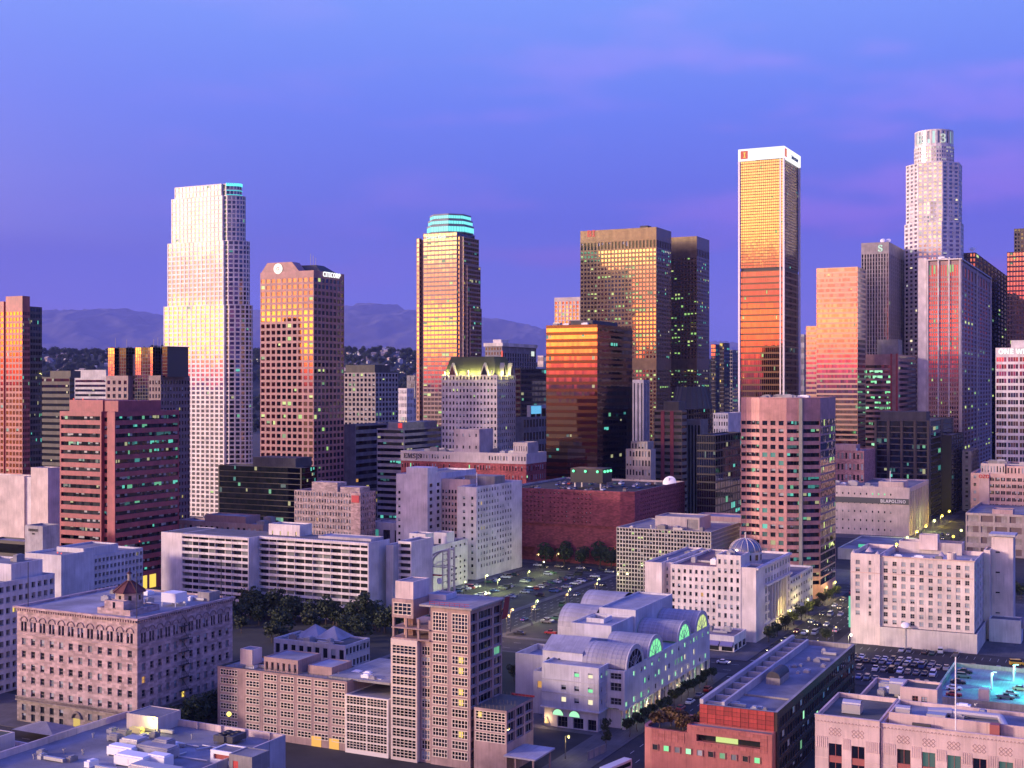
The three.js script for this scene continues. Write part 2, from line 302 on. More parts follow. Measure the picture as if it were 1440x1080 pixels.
// ---------------------------------------------------------------- ground, streets, hills
{
  const g = new THREE.PlaneGeometry(38000, 50000, 1, 1); g.rotateX(-Math.PI / 2); g.translate(0, -.02, -20000);
  const u = g.attributes.uv; for (let i = 0; i < u.count; i++) u.setXY(i, u.getX(i) * 38000, u.getY(i) * 50000);
  const o = new THREE.Mesh(g, mat(.06, .059, .057, 'asphalt', .95)); o.name = 'ground'; o.receiveShadow = true; structure(o, 'dark paved ground under the whole city', 'ground');
  const gxs = [[-800, -620], [-600, -497], [-480, -375], [-355, -249.5], [-232.5, -130.5], [-109, -8], [10, 120]], gzs = [[-1250, -1050], [-1030, -846], [-826, -649], [-627, -453], [-431, -271], [-247, -90]];
  gxs.forEach(([a, b], i) => gzs.forEach(([c, d], j) => {
    const s = new Geo().box(a, b, 0, .15, c, d).mesh(numbered('pavement'), M.pave); atGrid(s, 0, 0); structure(s, 'raised concrete pavement of a city block', 'pavement');
  }));
  const line = mat(.55, .53, .48, null, .8), yel = mat(.55, .42, .12, null, .8);
  const strip = (name, a, b, c, d, m, dash, along) => {
    const s = new Geo();
    if (!dash) s.quad([a, .004, d], [b, .004, d], [b, .004, c], [a, .004, c], 1, 1);
    else if (along === 'z') for (let z = c; z < d; z += dash * 2.4) s.quad([a, .004, z + dash], [b, .004, z + dash], [b, .004, z], [a, .004, z], 1, 1);
    else for (let x = a; x < b; x += dash * 2.4) s.quad([x, .004, d], [x + dash, .004, d], [x + dash, .004, c], [x, .004, c], 1, 1);
    const o = s.mesh(numbered(name), m); atGrid(o, 0, 0); structure(o, 'painted lane marking on the roadway', 'road marking');
  };
  for (const [a, b] of [[-130.5, -109], [-249.5, -232.5], [-375, -355]]) {
    for (let k = 1; k < 5; k++) strip('lane_marking', mix(a, b, k / 5) - .08, mix(a, b, k / 5) + .08, -826, -272, line, 3, 'z');
    for (const z of [-456, -427, -652, -623, -274]) strip('stop_line', a + .6, b - .6, z, z + .45, line);
  }
  for (const [a, b] of [[-452, -431], [-648, -627], [-270, -248]]) { strip('centre_line', -480, 100, (a + b) / 2 - .1, (a + b) / 2 + .1, yel, 30, 'x'); for (const k of [.27, .73]) strip('lane_marking', -480, 100, mix(a, b, k) - .08, mix(a, b, k) + .08, line, 3, 'x'); }
}
{
  // near hills with the houses, far mountains
  const terrain = (name, label, dn, df, nx, nz, hf, m) => {
    const g = new THREE.PlaneGeometry(1, 1, nx, nz), p = g.attributes.position, uv = g.attributes.uv;
    for (let j = 0; j <= nz; j++) for (let i = 0; i <= nx; i++) {
      const k = j * (nx + 1) + i, d = mix(df, dn, j / nz), t = i / nx - .5, x = t * df * .9; p.setXYZ(k, x, hf(x, d), -d); uv.setXY(k, x / 30, d / 30);
    }
    g.computeVertexNormals(); const o = new THREE.Mesh(g, m); o.name = name; o.castShadow = o.receiveShadow = true; return structure(o, label, 'hills');
  };
  const px = (x, d) => 720 + x / d * F;
  globalThis.hillH = (x, d) => { const q = px(x, d), e = sst(2600, 4300, d) * (1 - .55 * sst(4700, 6200, d)); const r = 100 + ramp([[-400, [52]], [60, [48]], [140, [44]], [260, [48]], [470, [44]], [540, [50]], [600, [38]], [720, [26]], [800, [24]], [1000, [30]], [1130, [26]], [1400, [30]], [1900, [40]]], q)[0] / F * 4500; return Math.max(0, e * r * (.94 + .10 * fbm(x / 420, 3, d / 420, 3) + .035 * fbm(x / 60, 1, d / 60, 3))) - 1 + 6 * sst(0, .3, e) * fbm(x / 25, 7, d / 25, 2); };
  terrain('hills', 'low wooded hills dotted with pale houses behind the towers', 2400, 6500, 420, 70, hillH, mat(.045, .055, .035, 'gravel', .95));
  const mh = (x, d) => { const q = px(x, 40000), e = sst(28000, 40000, d); const r = 100 + ramp([[-700, [110]], [-100, [112]], [40, [124]], [90, [134]], [170, [133]], [235, [112]], [330, [128]], [430, [135]], [500, [148]], [560, [140]], [700, [112]], [800, [84]], [950, [70]], [1200, [60]], [1900, [70]]], q)[0] / F * 40000 * .74; return e * r * (.94 + .12 * fbm(x / 3600, 5, d / 3600, 6)) + e * (.4 - Math.abs(fbm(x / 2400, 9, d / 2400, 7))) * 1100 - 150; };
  terrain('mountains', 'hazy mountain range far beyond the city', 27000, 43000, 620, 90, mh, mat(.13, .12, .10, 'gravel', .95));
}
// ---------------------------------------------------------------- skyline towers
const R4 = (spec) => [spec, spec, spec, spec];
{ // white stepped tower with a rounded side
  const b = building('office_tower', 'tall white stepped tower with rounded glass side and glowing cyan crown', 230, 326, 367, 255, 958);
  const steel = mat(.82, .78, .74, 'plaster', .45), top = [[0, 0, 428], [5.4, 2.2, 337], [10.5, 5.5, 273]];
  const mk = (inL, inR, y0, y1, n) => {
    const La = b.La - inL, Lb = b.Lb * .62, xr = -inR * .55 - 4, zf = -inR * .3, P = [[-La, zf], [xr - 3.2, zf], [xr - 3.2, zf - 1.6], [xr, zf - 1.6]];
    const N = 8, c0 = [xr, zf - 1.6], c1 = [xr - 2, -Lb + inR * .4], bul = 12.5 - inR * .5;
    for (let k = 1; k < N; k++) { const t = k / N, w = Math.sin(Math.PI * Math.min(1, t * .86 + .14)) ; P.push([mix(c0[0], c1[0], t) + bul * Math.sin(Math.PI * (t * .8 + 0)) * (t < .02 ? 0 : 1), mix(c0[1], c1[1], t)]); }
    P.push(c1, [-La, -Lb + inR * .4]);
    const A = (W, H) => ({ c: gr(13, W, .68, .4, .4), r: gr(n, H, .66), rec: .35, gm: [GL.silver, glass(.50, .46, .40)], lit: .012, pal: 'g' });
    const C = (W, H) => ({ c: gr(Math.max(1, Math.round(W / 4.2)), W, .70), r: gr(n, H, .68), rec: .35, gm: [GL.grey, GL.blue], lit: .035, pal: 'c' });
    const e = [A, undefined, (W, H) => ({ c: gr(1, W, .7), r: gr(n, H, .7), rec: .4, gm: GL.blue })]; for (let k = 3; k < 3 + N; k++) e[k] = C;
    tier(b.g, P, y0, y1, { m: steel, e, par: 1 }); return P;
  };
  let y = 0; const ns = [51, 11, 9]; let last;
  const hs = [b.y(428), b.y(337), b.y(273)], per = hs[0] / 47;
  top.forEach(([l, r], i) => { last = mk(l * .529 * 1.1, r, y, hs[i], Math.max(3, Math.round((hs[i] - y) / per))); y = hs[i]; });
  const P = mk(8.6, 8.5, y, b.y(256), 2);
  const crown = new Geo(); const q = P.slice(3, 12);                // lit cornice on the rounded side
  for (let k = 0; k < q.length - 1; k++) { const S = seg(q[k], q[k + 1]); for (const n of [0, .5]) { const s = S.W * n; crown.quad(S.f(s, b.y(257), .5), S.f(s + .9, b.y(257), .5), S.f(s + .9, b.y(255), .5), S.f(s, b.y(255), .5), 1, 1); } crown.quad(S.f(0, b.y(259), .45), S.f(S.W, b.y(259), .45), S.f(S.W, b.y(257.2), .45), S.f(0, b.y(257.2), .45), 1, 1); }
  crown.mesh('crown_light', lit(.12, .85, .95, 1.3), b.g);
  const fr = new Geo(); for (let k = 0; k < q.length - 1; k++) { const S = seg(q[k], q[k + 1]); for (const py of [266, 272]) fr.quad(S.f(0, b.y(py), .4), S.f(S.W, b.y(py), .4), S.f(S.W, b.y(py - 1.2), .4), S.f(0, b.y(py - 1.2), .4), 1, 1); }
  fr.mesh('crown_light', lit(.1, .7, .8, .8), b.g);
  gear(b, -b.La + 18, -16, -26, -10, b.y(256) - 1, 5, 1.3);
}
{ // red granite tower with pitched penthouse and round sign
  const b = building('office_tower', 'red granite tower with chamfered penthouse, glowing round emblem and roof sign', 366, 441, 484, 380, 880);
  const gran = mat(.44, .21, .20, 'concrete', .5);
  const spec = (n, gm, l, pal) => grid(n, 37, .68, .62, { rec: .3, gm, lit: l, pal, tp: 4, bt: 8 });
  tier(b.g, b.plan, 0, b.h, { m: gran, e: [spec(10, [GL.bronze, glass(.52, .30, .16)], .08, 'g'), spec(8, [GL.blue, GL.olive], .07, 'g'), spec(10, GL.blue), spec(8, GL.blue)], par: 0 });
  const y1 = b.y(366.5), g = new Geo(), x0 = b.ax(367), x1 = b.ax(375.5), x2 = b.ax(410), x3 = b.ax(430), z1 = -b.Lb * .8;
  const F1 = [[x0, b.h], [x3 - 6, b.h], [x2, y1], [x1, y1]], fz = (p, z) => [p[0], p[1], z];
  g.quad(fz(F1[0], -.3), fz(F1[1], -.3), fz(F1[2], -.3), fz(F1[3], -.3), 40, 8);
  for (let k = 0; k < 4; k++) { const a = F1[(k + 1) % 4], c = F1[k]; g.quad(fz(c, -.3), fz(c, -9), fz(a, -9), fz(a, -.3), 10, 9); }
  g.quad(fz(F1[1], -9), fz(F1[0], -9), fz(F1[3], -9), fz(F1[2], -9), 40, 8);
  g.mesh('penthouse', gran, b.g);
  const rg = new Geo(), yr = b.y(369.5), w = b.La * .9; // dark hipped roof behind
  const bs = [[-w, -9.5], [-1, -9.5], [-1, z1], [-w, z1]], tp = [[-w + 8, -12], [-8, -14], [-8, z1 + 6], [-w + 8, z1 + 6]];
  for (let k = 0; k < 4; k++) { const a = bs[k], c = bs[(k + 1) % 4], d = tp[(k + 1) % 4], e = tp[k]; rg.quad([a[0], b.h, a[1]], [c[0], b.h, c[1]], [d[0], yr, d[1]], [e[0], yr, e[1]], 10, 10); }
  roofPoly(rg, tp, yr); rg.mesh('penthouse_roof', M.dgrey, b.g);
  const disc = new THREE.Mesh(new THREE.CylinderGeometry(3.6, 3.6, .5, 28), lit(1, .95, .8, 1.1)); disc.name = 'emblem'; disc.rotation.x = Math.PI / 2; disc.position.set(b.ax(391), b.y(375.5), 0); b.g.add(disc);
  const dot = new THREE.Mesh(new THREE.TorusGeometry(1.0, .25, 6, 20), M.granite); dot.name = 'emblem_mark'; dot.position.set(b.ax(391), b.y(375.5), .3); b.g.add(dot);
  sign(b.g, 'roof_sign', 'CITICORP', 3.4, lit(.95, 1, 1, 1.1), .3, b.y(387), b.bz(466), Math.PI / 2);
  for (let k = 0; k < 3; k++) { const m = new Geo(); const x = -8 - k * 5, z = -14 - k * 4; m.bar([x, yr, z], [x, yr + 5 + k * 2, z], .18); m.mesh('antenna', M.steel, b.g); }
}
{ // octagonal tower with glowing stepped cyan crown
  const b = building('office_tower', 'slender bronze glass tower with three glowing cyan crown tiers', 586, 650, 680, 322, 1150);
  const gran = mat(.36, .24, .22, 'concrete', .45), La = b.La, Lb = Math.min(b.Lb, La * .95);
  const A = (n, l = .12) => bands(n, .62, 9, { rec: .2, gm: [glass(.44, .34, .25), glass(.40, .32, .25)], lit: l, pal: 'g', mull: .5, mm: gran });
  const Bm = (n, l = .1) => bands(n, .62, 7, { rec: .2, gm: [GL.blue, GL.olive], lit: l, pal: 'm', mull: .4, mm: gran });
  const block = (x0, x1, z0, z1, py, y0 = 0) => { const y1 = b.y(py), n = Math.round((y1 - y0) / 4); tier(b.g, rect(x0, x1, z0, z1), y0, y1, { m: gran, e: [A(n), Bm(n), undefined, Bm(n)], par: .8 }); };
  const c = 6;
  block(-La + c, -c, -Lb + c, -1.2, 325);                                   // core
  block(-La, -La + 5.5, -Lb + 14, -7, 333); block(-La - 2, -La + 3, -Lb + 16, -9, 432); // left shoulders
  block(-5.7, -.6, -Lb + 8, -4, 332); block(-.5, 2.2, -Lb + 10, -6, 372); block(2.3, 4.4, -Lb + 12, -8, 432);
  
  for (const [x, py] of [[-La - .3, 331], [-5.4, 331]]) { const n = 55; tier(b.g, rect(x - 1.6, x + 1.6, -6.9, -2.6), 0, b.y(py), { m: mat(.55, .30, .22, 'concrete', .4), e: [grid(1, n, .5, .6, { rec: .15, gm: GL.gold }), grid(1, n, .5, .6, { rec: .15, gm: GL.blue })], par: 0 }); }
  const oct = (r) => { const cx = -La / 2, cz = -Lb / 2, P = [], k = .45; for (const [x, z] of [[-1, k], [-k, 1], [k, 1], [1, k], [1, -k], [k, -1], [-k, -1], [-1, -k]]) P.push([cx + x * (La / 2 - c) * r, cz + z * (Lb / 2 - c + 3) * r]); return P; };
  const cy = lit(.22, .95, .95, .95), cy2 = mat(.30, .34, .36, 'concrete');
  [[1.12, 324, 314], [1.06, 313, 306], [.98, 305, 298]].forEach(([r, a, e]) => {
    tier(b.g, oct(r * .97), b.y(a + 1), b.y(e), { m: cy2, par: .3 });
    const P = oct(r), gg = new Geo(); P.forEach((p, i) => { const S = seg(p, P[(i + 1) % 8]), n = Math.round(S.W / 2.4); for (let k = 0; k < n; k++) { const s0 = S.W * (k + .06) / n, s1 = S.W * (k + .94) / n; gg.quad(S.f(s0, b.y(a - .5), 0), S.f(s1, b.y(a - .5), 0), S.f(s1, b.y(e + 2.3), 0), S.f(s0, b.y(e + 2.3), 0), 1, 1); } });
    gg.mesh('crown_light', cy, b.g);
    const bd = new Geo(); P.forEach((p, i) => { const S = seg(p, P[(i + 1) % 8]); bd.quad(S.f(0, b.y(e + 2.2), .15), S.f(S.W, b.y(e + 2.2), .15), S.f(S.W, b.y(e), .15), S.f(0, b.y(e), .15), 1, 1); }); bd.mesh('crown_ledge', cy2, b.g);
  });
  sign(b.g, 'roof_sign', 'Sanwa Bank', 2.6, lit(.8, 1, .95, .9), -La * .58, b.y(333), -1.1);
}
{ // dark tower with fiery reflection
  const b = building('office_tower', 'dark olive glass tower with flat dark roof in front of the stone twin towers', 768, 840, 889, 456, 860);
  const sp = (n, gm, l, jit = .005) => (W, H) => ({ c: gr(1, W, .995), r: gr(29, H, .55, 0, 1), rec: .12, gm, lit: l, pal: 'c', sub: n, jit });
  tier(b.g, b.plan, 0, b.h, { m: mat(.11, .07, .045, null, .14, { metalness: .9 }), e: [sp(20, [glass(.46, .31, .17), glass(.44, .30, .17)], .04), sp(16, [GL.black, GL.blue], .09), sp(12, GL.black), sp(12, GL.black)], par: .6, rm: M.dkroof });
  box(b.g, 'penthouse', M.dgrey, -b.La * .6, -6, b.h - .5, b.h + 3.2, -b.Lb * .8, -6);
  gear(b, -b.La + 3, -4, -9, -3, b.h - .6, 7, 1.2);
}
{ // stone-crowned twin towers
  const stone = mat(.24, .19, .145, 'concrete', .24, { metalness: .55 }), clad = stone;
  for (const [label, xl, xc, xr, yt, d, nA, nB, logo] of [['broad stone crowned tower with red rooftop emblem and louvred band', 816, 923, 944, 319, 1250, 22, 9, 1], ['narrower dark twin of the stone crowned tower', 925, 980, 997.5, 332, 1320, 12, 8, 0]]) {
    const b = building('office_tower', label, xl, xc, xr, yt, d), y1 = b.y(yt + 29), y2 = b.y(519), Lb = Math.max(b.Lb, 34), plan = rect(-b.La, 0, -Lb, 0);
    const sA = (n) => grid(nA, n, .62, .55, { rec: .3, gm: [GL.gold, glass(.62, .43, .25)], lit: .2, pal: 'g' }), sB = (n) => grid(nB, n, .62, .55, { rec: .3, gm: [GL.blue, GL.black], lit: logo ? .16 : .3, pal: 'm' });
    const y3 = b.y(yt + 17), low = Math.round(y2 / 3.9), n1 = Math.round((y1 - y2 - 10) / 4.1);
    tier(b.g, plan, 0, y2, { m: clad, e: [sA(low), sB(low), sB(low), sB(low)], open: 1 });
    tier(b.g, plan, y2, y2 + 10, { m: clad, open: 1 });
    tier(b.g, plan, y2 + 10, y1, { m: clad, e: [sA(n1), sB(n1), sB(n1), sB(n1)], open: 1 });
    const lv = (n) => grid(n, 1, .55, .86, { rec: .8, gm: GL.dark });
    tier(b.g, plan, y1, y3, { m: stone, e: [logo ? lv(22) : undefined, lv(nB), undefined, undefined], open: 1 });
    tier(b.g, plan, y3, b.h, { m: stone, par: 1, rm: M.dkroof });
    if (logo) { sign(b.g, 'roof_emblem', 'BI', 6.5, lit(.9, .05, .03, .6), b.ax(831.5), b.yA(831, 333), .05, 0, font, .4); box(b.g, 'penthouse', M.dgrey, b.ax(895), b.ax(906), b.h - 1, b.h + 3.2, -20, -10); }
  }
}
{ // very tall slab with white corners
  const b = building('office_tower', 'tall bronze slab tower with white corner piers and glowing white crown', 1038, 1103, 1126, 205, 1110);
  const La = b.La, Lb = Math.max(b.Lb, 26), h1 = b.y(222), hm = b.y(375), hl = b.y(379), pl = rect(-La + 1.6, -1.6, -Lb + 1.6, -1.6), n2 = 38, n1 = 26;
  const gA = [GL.bronze, glass(.43, .27, .16)], sA = (n) => (W, H) => ({ c: gr(22, W, .86), r: gr(n, H, .72), rec: .18, gm: gA, lit: .02, pal: 'g', jit: .005 }), sB = (n) => (W, H) => ({ c: gr(12, W, .86), r: gr(n, H, .72), rec: .18, gm: [GL.black], lit: .015, pal: 'c', jit: .006 });
  const fr = mat(.17, .10, .06, null, .35, { metalness: .5 });
  tier(b.g, pl, 0, hl, { m: fr, e: [sA(n1 + 10), sB(n1 + 10), sB(n1), sB(n1)], open: 1 });
  tier(b.g, inset(pl, .5), hl, hm, { m: M.dark, open: 1 });
  tier(b.g, pl, hm, h1, { m: fr, e: [sA(n2), sB(n2), sB(n2), sB(n2)], open: 1 });
  const wm = mat(.82, .78, .76, null, .4), sq = 1.5;
  for (const [x0, x1, z0, z1] of [[-La, -La + sq, -sq, 0], [-La + .0, -La + sq, -Lb, -Lb + sq], [-sq, 0, -sq, 0], [-sq, 0, -Lb, -Lb + sq]]) box(b.g, 'corner_pier', wm, x0, x1, 0, h1, z0, z1);
  for (const s of [.5]) box(b.g, 'corner_pier', wm, -4.4, -3.3, 0, h1, -1.58, -.9);
  tier(b.g, rect(-La, 0, -Lb, 0), h1, b.h, { m: lit(.9, .89, .92, 1.0), par: 1 });
  const em = lit(.75, .05, .02, .7), ey = lit(1, .7, .05, .8);
  for (const [x, z, t] of [[-La + 5.5, .1, 0], [.1, -4.6, Math.PI / 2]]) { const o = new THREE.Mesh(new THREE.BoxGeometry(6.4, 7, .3), em); o.name = 'crown_emblem'; o.position.set(x, b.y(213.5), z); o.rotation.y = t; b.g.add(o); sign(o, 'emblem_mark', 'I', 4.6, ey, .3, -2.4, .16, 0, font, .1); }
  sign(b.g, 'crown_sign', 'Interstate', 3.4, mat(.10, .16, .2, null, .6), .06, b.y(217), -Lb * .62, Math.PI / 2);
}
{ // gold slab, two heights
  const b = building('office_tower', 'sleek gold mirrored slab with lower stepped wing', 1133, 1206, 1217.5, 375, 1010);
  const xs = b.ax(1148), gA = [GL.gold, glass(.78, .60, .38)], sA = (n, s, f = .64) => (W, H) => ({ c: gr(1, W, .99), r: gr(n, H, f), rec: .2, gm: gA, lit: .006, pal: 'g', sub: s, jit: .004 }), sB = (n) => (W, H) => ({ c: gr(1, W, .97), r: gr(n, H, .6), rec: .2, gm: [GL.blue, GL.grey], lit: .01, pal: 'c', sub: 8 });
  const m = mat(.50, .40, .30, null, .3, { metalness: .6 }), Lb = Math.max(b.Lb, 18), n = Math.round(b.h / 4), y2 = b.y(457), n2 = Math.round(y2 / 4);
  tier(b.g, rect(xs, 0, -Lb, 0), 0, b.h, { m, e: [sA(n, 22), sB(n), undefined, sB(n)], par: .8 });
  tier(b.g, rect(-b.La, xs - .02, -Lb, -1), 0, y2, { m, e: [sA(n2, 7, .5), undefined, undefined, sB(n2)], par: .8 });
}
{ // grey fluted tower
  const b = building('office_tower', 'grey tower with close vertical ribs and rooftop dishes', 1211, 1250, 1272, 340, 1300);
  const m = mat(.40, .36, .36, 'concrete', .6), y1 = b.y(356), n = Math.round(y1 / 4);
  const sp = (k, gm) => (W, H) => ({ c: gr(k, W, .52), r: gr(n, H, .86), rec: .9, gm, lit: .02, pal: 'g' });
  tier(b.g, b.plan, 0, y1, { m, e: [sp(10, [GL.black, GL.blue]), sp(8, [GL.black, GL.blue]), undefined, sp(8, GL.black)], open: 1 });
  tier(b.g, b.plan, y1, b.h, { m, par: 1 });
  sign(b.g, 'roof_emblem', 'S', 6.5, lit(.6, 1, .8, .8), b.ax(1238), b.y(353), .05, 0, serif);
  for (const [x, z] of [[-8, -10], [-3, -14]]) { dish(b.g, 2.6, M.paint, x, b.h + 3, z, .9, .4); new Geo().bar([x, b.h - 1, z], [x, b.h + 4, z], .3).mesh('dish_mast', M.steel, b.g); }
}
{ // round-crowned tallest tower
  const b = building('skyscraper', 'tallest pale granite tower with round stepped crown', 1271, 1316, 1347, 180, 1330);
  const m = mat(.82, .79, .77, 'concrete', .5), k = b.d / F, cx = b.ax(1308.5), cz = -24;
  const cyl = (R, n, a0 = 0, a1 = 2 * Math.PI) => { const P = []; for (let i = 0; i < n; i++) { const a = a0 + (a1 - a0) * i / n; P.push([cx + R * Math.sin(-a), cz + R * Math.cos(a)]); } return P.reverse(); };
  const win = (n, c, p = .12) => (W, H) => ({ c: gr(c, W, .56), r: gr(n, H, .55), rec: .3, gm: [GL.grey, GL.grey, glass(.36, .36, .37)], lit: p, pal: 'w' });
  const sq = (R, ch) => { const P = []; for (const [x, z] of [[-1, ch], [-ch, 1], [ch, 1], [1, ch], [1, -ch], [ch, -1], [-ch, -1], [-1, -ch]]) P.push([cx + x * R, cz + z * R]); return P; };
  const yA = b.y(228), yB = b.y(203), e8 = (n) => [1, 5, 1, 5, 1, 5, 1, 5].map((c, i) => win(n, [3, 5, 3, 5, 3, 5, 3, 5][i]));
  tier(b.g, sq(28.2, .42), 0, b.y(312), { m, e: e8(60), par: 1 });
  tier(b.g, sq(26.6, .46), b.y(312), yA, { m, e: e8(15), par: 1 });
  tier(b.g, cyl(27.4, 24), 0, b.y(283), { m, e: Array(24).fill(win(62, 2)), par: 1 });
  tier(b.g, cyl(20.2, 24), b.y(283), yB, { m, e: Array(24).fill(win(14, 2, .3)), par: 1 });
  tier(b.g, cyl(19.6, 24), yB, b.h, { m, e: Array(24).fill((W, H) => ({ c: gr(1, W, .5), r: gr(1, H, .8, 1, 0), rec: .8, gm: [lit(.6, .9, .85, .8), lit(.5, .85, .8, .5), GL.grey] })), par: 1 });
  for (const a of [-.62, .62]) sign(b.g, 'crown_emblem', '3', 9, lit(.85, .95, .9, .6), cx + Math.sin(a) * 19.9, b.y(199), cz + Math.cos(a) * 19.9, a, serif);
  new Geo().bar([cx, b.h - 1, cz], [cx, b.h + 4, cz], .25).mesh('antenna', M.steel, b.g);
}
{ // tower with white ribs
  const b = building('office_tower', 'reddish glass tower with white vertical ribs and blank white end', 1291, 1351, 1393, 366, 1090);
  const xs = b.ax(1303), w = mat(.74, .68, .66, 'plaster', .6), n = Math.round(b.h / 3.9), top = 7;
  const sp = (k, gm, l) => (W, H) => ({ c: gr(k, W, .58), r: [...gr(n - 4, H - 14, .62), [H - 13, H - 3.4]], rec: .6, gm, lit: l, pal: 'g' });
  const m = mat(.50, .33, .31, 'concrete', .6);
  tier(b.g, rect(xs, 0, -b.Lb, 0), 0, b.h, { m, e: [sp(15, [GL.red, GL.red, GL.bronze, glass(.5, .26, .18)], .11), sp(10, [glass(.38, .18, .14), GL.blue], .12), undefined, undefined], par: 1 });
  tier(b.g, rect(-b.La, xs - .02, -b.Lb * .8, .6), 0, b.h + 3, { m: w, par: 1 });
  for (let i = 0; i <= 3; i++) { const x = mix(xs + .9, -.6, i / 3); box(b.g, 'rib', w, x - .6, x + .6, 0, b.h + .6, .02, 1.1); }
  for (let i = 0; i <= 2; i++) { const z = mix(-.6, -b.Lb + .6, i / 2); box(b.g, 'rib', w, .02, 1.1, 0, b.h + .6, z - .6, z + .6); }
  box(b.g, 'cornice', w, xs, 1.2, b.h + .7, b.h + 1.8, -b.Lb, 1.2); gear(b, xs + 3, -4, -16, -4, b.h + 1.8, 5, 1.4);
}
{ // towers at the right behind
  let b = building('office_tower', 'dark tower with gold grid of mirror windows behind the ribbed tower', 1416, 1480, 1500, 352, 1380);
  tier(b.g, b.plan, 0, b.h, { m: mat(.30, .17, .13, 'concrete', .5), e: [grid(15, 46, .66, .66, { rec: .3, gm: [GL.gold, glass(.8, .5, .26)], lit: .02, pal: 'g' }), undefined], par: 1 });
  b = building('office_tower', 'dark brown tower rising between the ribbed tower and gold windowed tower', 1330, 1372, 1416, 355, 1360);
  tier(b.g, b.plan, 0, b.h, { m: mat(.07, .06, .055, 'concrete', .5), e: [grid(10, 46, .6, .6, { rec: .3, gm: GL.bronze, lit: .05, pal: 'g' }), grid(9, 46, .6, .6, { rec: .3, gm: [GL.black, GL.olive], lit: .10, pal: 'g' })], par: 1 });
  { dish(b.g, 3.2, M.paint, -4, b.h + 5, -8, .9, -.5); new Geo().bar([-4, b.h - 1, -8], [-4, b.h + 6, -8], .3).mesh('dish_mast', M.steel, b.g); }
  b = building('office_tower', 'dark stepped tower top above the gold windowed tower', 1426, 1500, 1520, 318, 1600);
  tier(b.g, b.plan, 0, b.h, { m: mat(.12, .10, .09, 'concrete', .5), e: [grid(16, 60, .6, .6, { rec: .3, gm: [GL.olive, GL.black], lit: .04, pal: 'g' })], par: 1 });
}
{ // small pinstriped tower
  const b = building('office_tower', 'small red and white pinstriped tower behind the dark olive tower', 779.5, 830, 840, 417, 1400);
  tier(b.g, b.plan, 0, b.h, { m: mat(.62, .56, .54), e: [(W, H) => ({ c: gr(10, W, .6), r: gr(45, H, .66, 0, 4), rec: .8, gm: [GL.red, GL.pink], lit: .04, pal: 'g' })], par: 1 });
}
{ // left edge tower
  const b = building('office_tower', 'brick red tower with fiery mirrored glass and a dark vertical slot', -26, 31.5, 60, 416, 800);
  const m = mat(.46, .13, .11, 'concrete', .5), n = Math.round(b.h / 3.9), w = b.bz(42), y2 = b.y(430), xs = b.ax(8), n2 = Math.round(y2 / 3.9);
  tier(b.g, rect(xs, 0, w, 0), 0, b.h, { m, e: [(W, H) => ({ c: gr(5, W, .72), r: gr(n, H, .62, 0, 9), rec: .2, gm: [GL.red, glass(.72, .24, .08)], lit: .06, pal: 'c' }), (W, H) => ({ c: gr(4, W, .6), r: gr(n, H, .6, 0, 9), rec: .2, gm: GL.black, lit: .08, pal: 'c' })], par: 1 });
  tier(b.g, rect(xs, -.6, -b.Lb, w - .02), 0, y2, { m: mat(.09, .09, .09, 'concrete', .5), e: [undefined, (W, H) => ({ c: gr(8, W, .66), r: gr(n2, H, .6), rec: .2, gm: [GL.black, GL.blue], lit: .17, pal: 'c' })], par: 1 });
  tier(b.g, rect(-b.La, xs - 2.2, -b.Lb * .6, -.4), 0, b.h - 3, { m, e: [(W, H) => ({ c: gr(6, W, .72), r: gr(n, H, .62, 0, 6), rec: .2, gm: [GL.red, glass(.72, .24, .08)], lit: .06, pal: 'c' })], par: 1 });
  tier(b.g, rect(xs - 2.18, xs - .02, w, -2), 0, b.h - 6, { m, par: 0 });
}
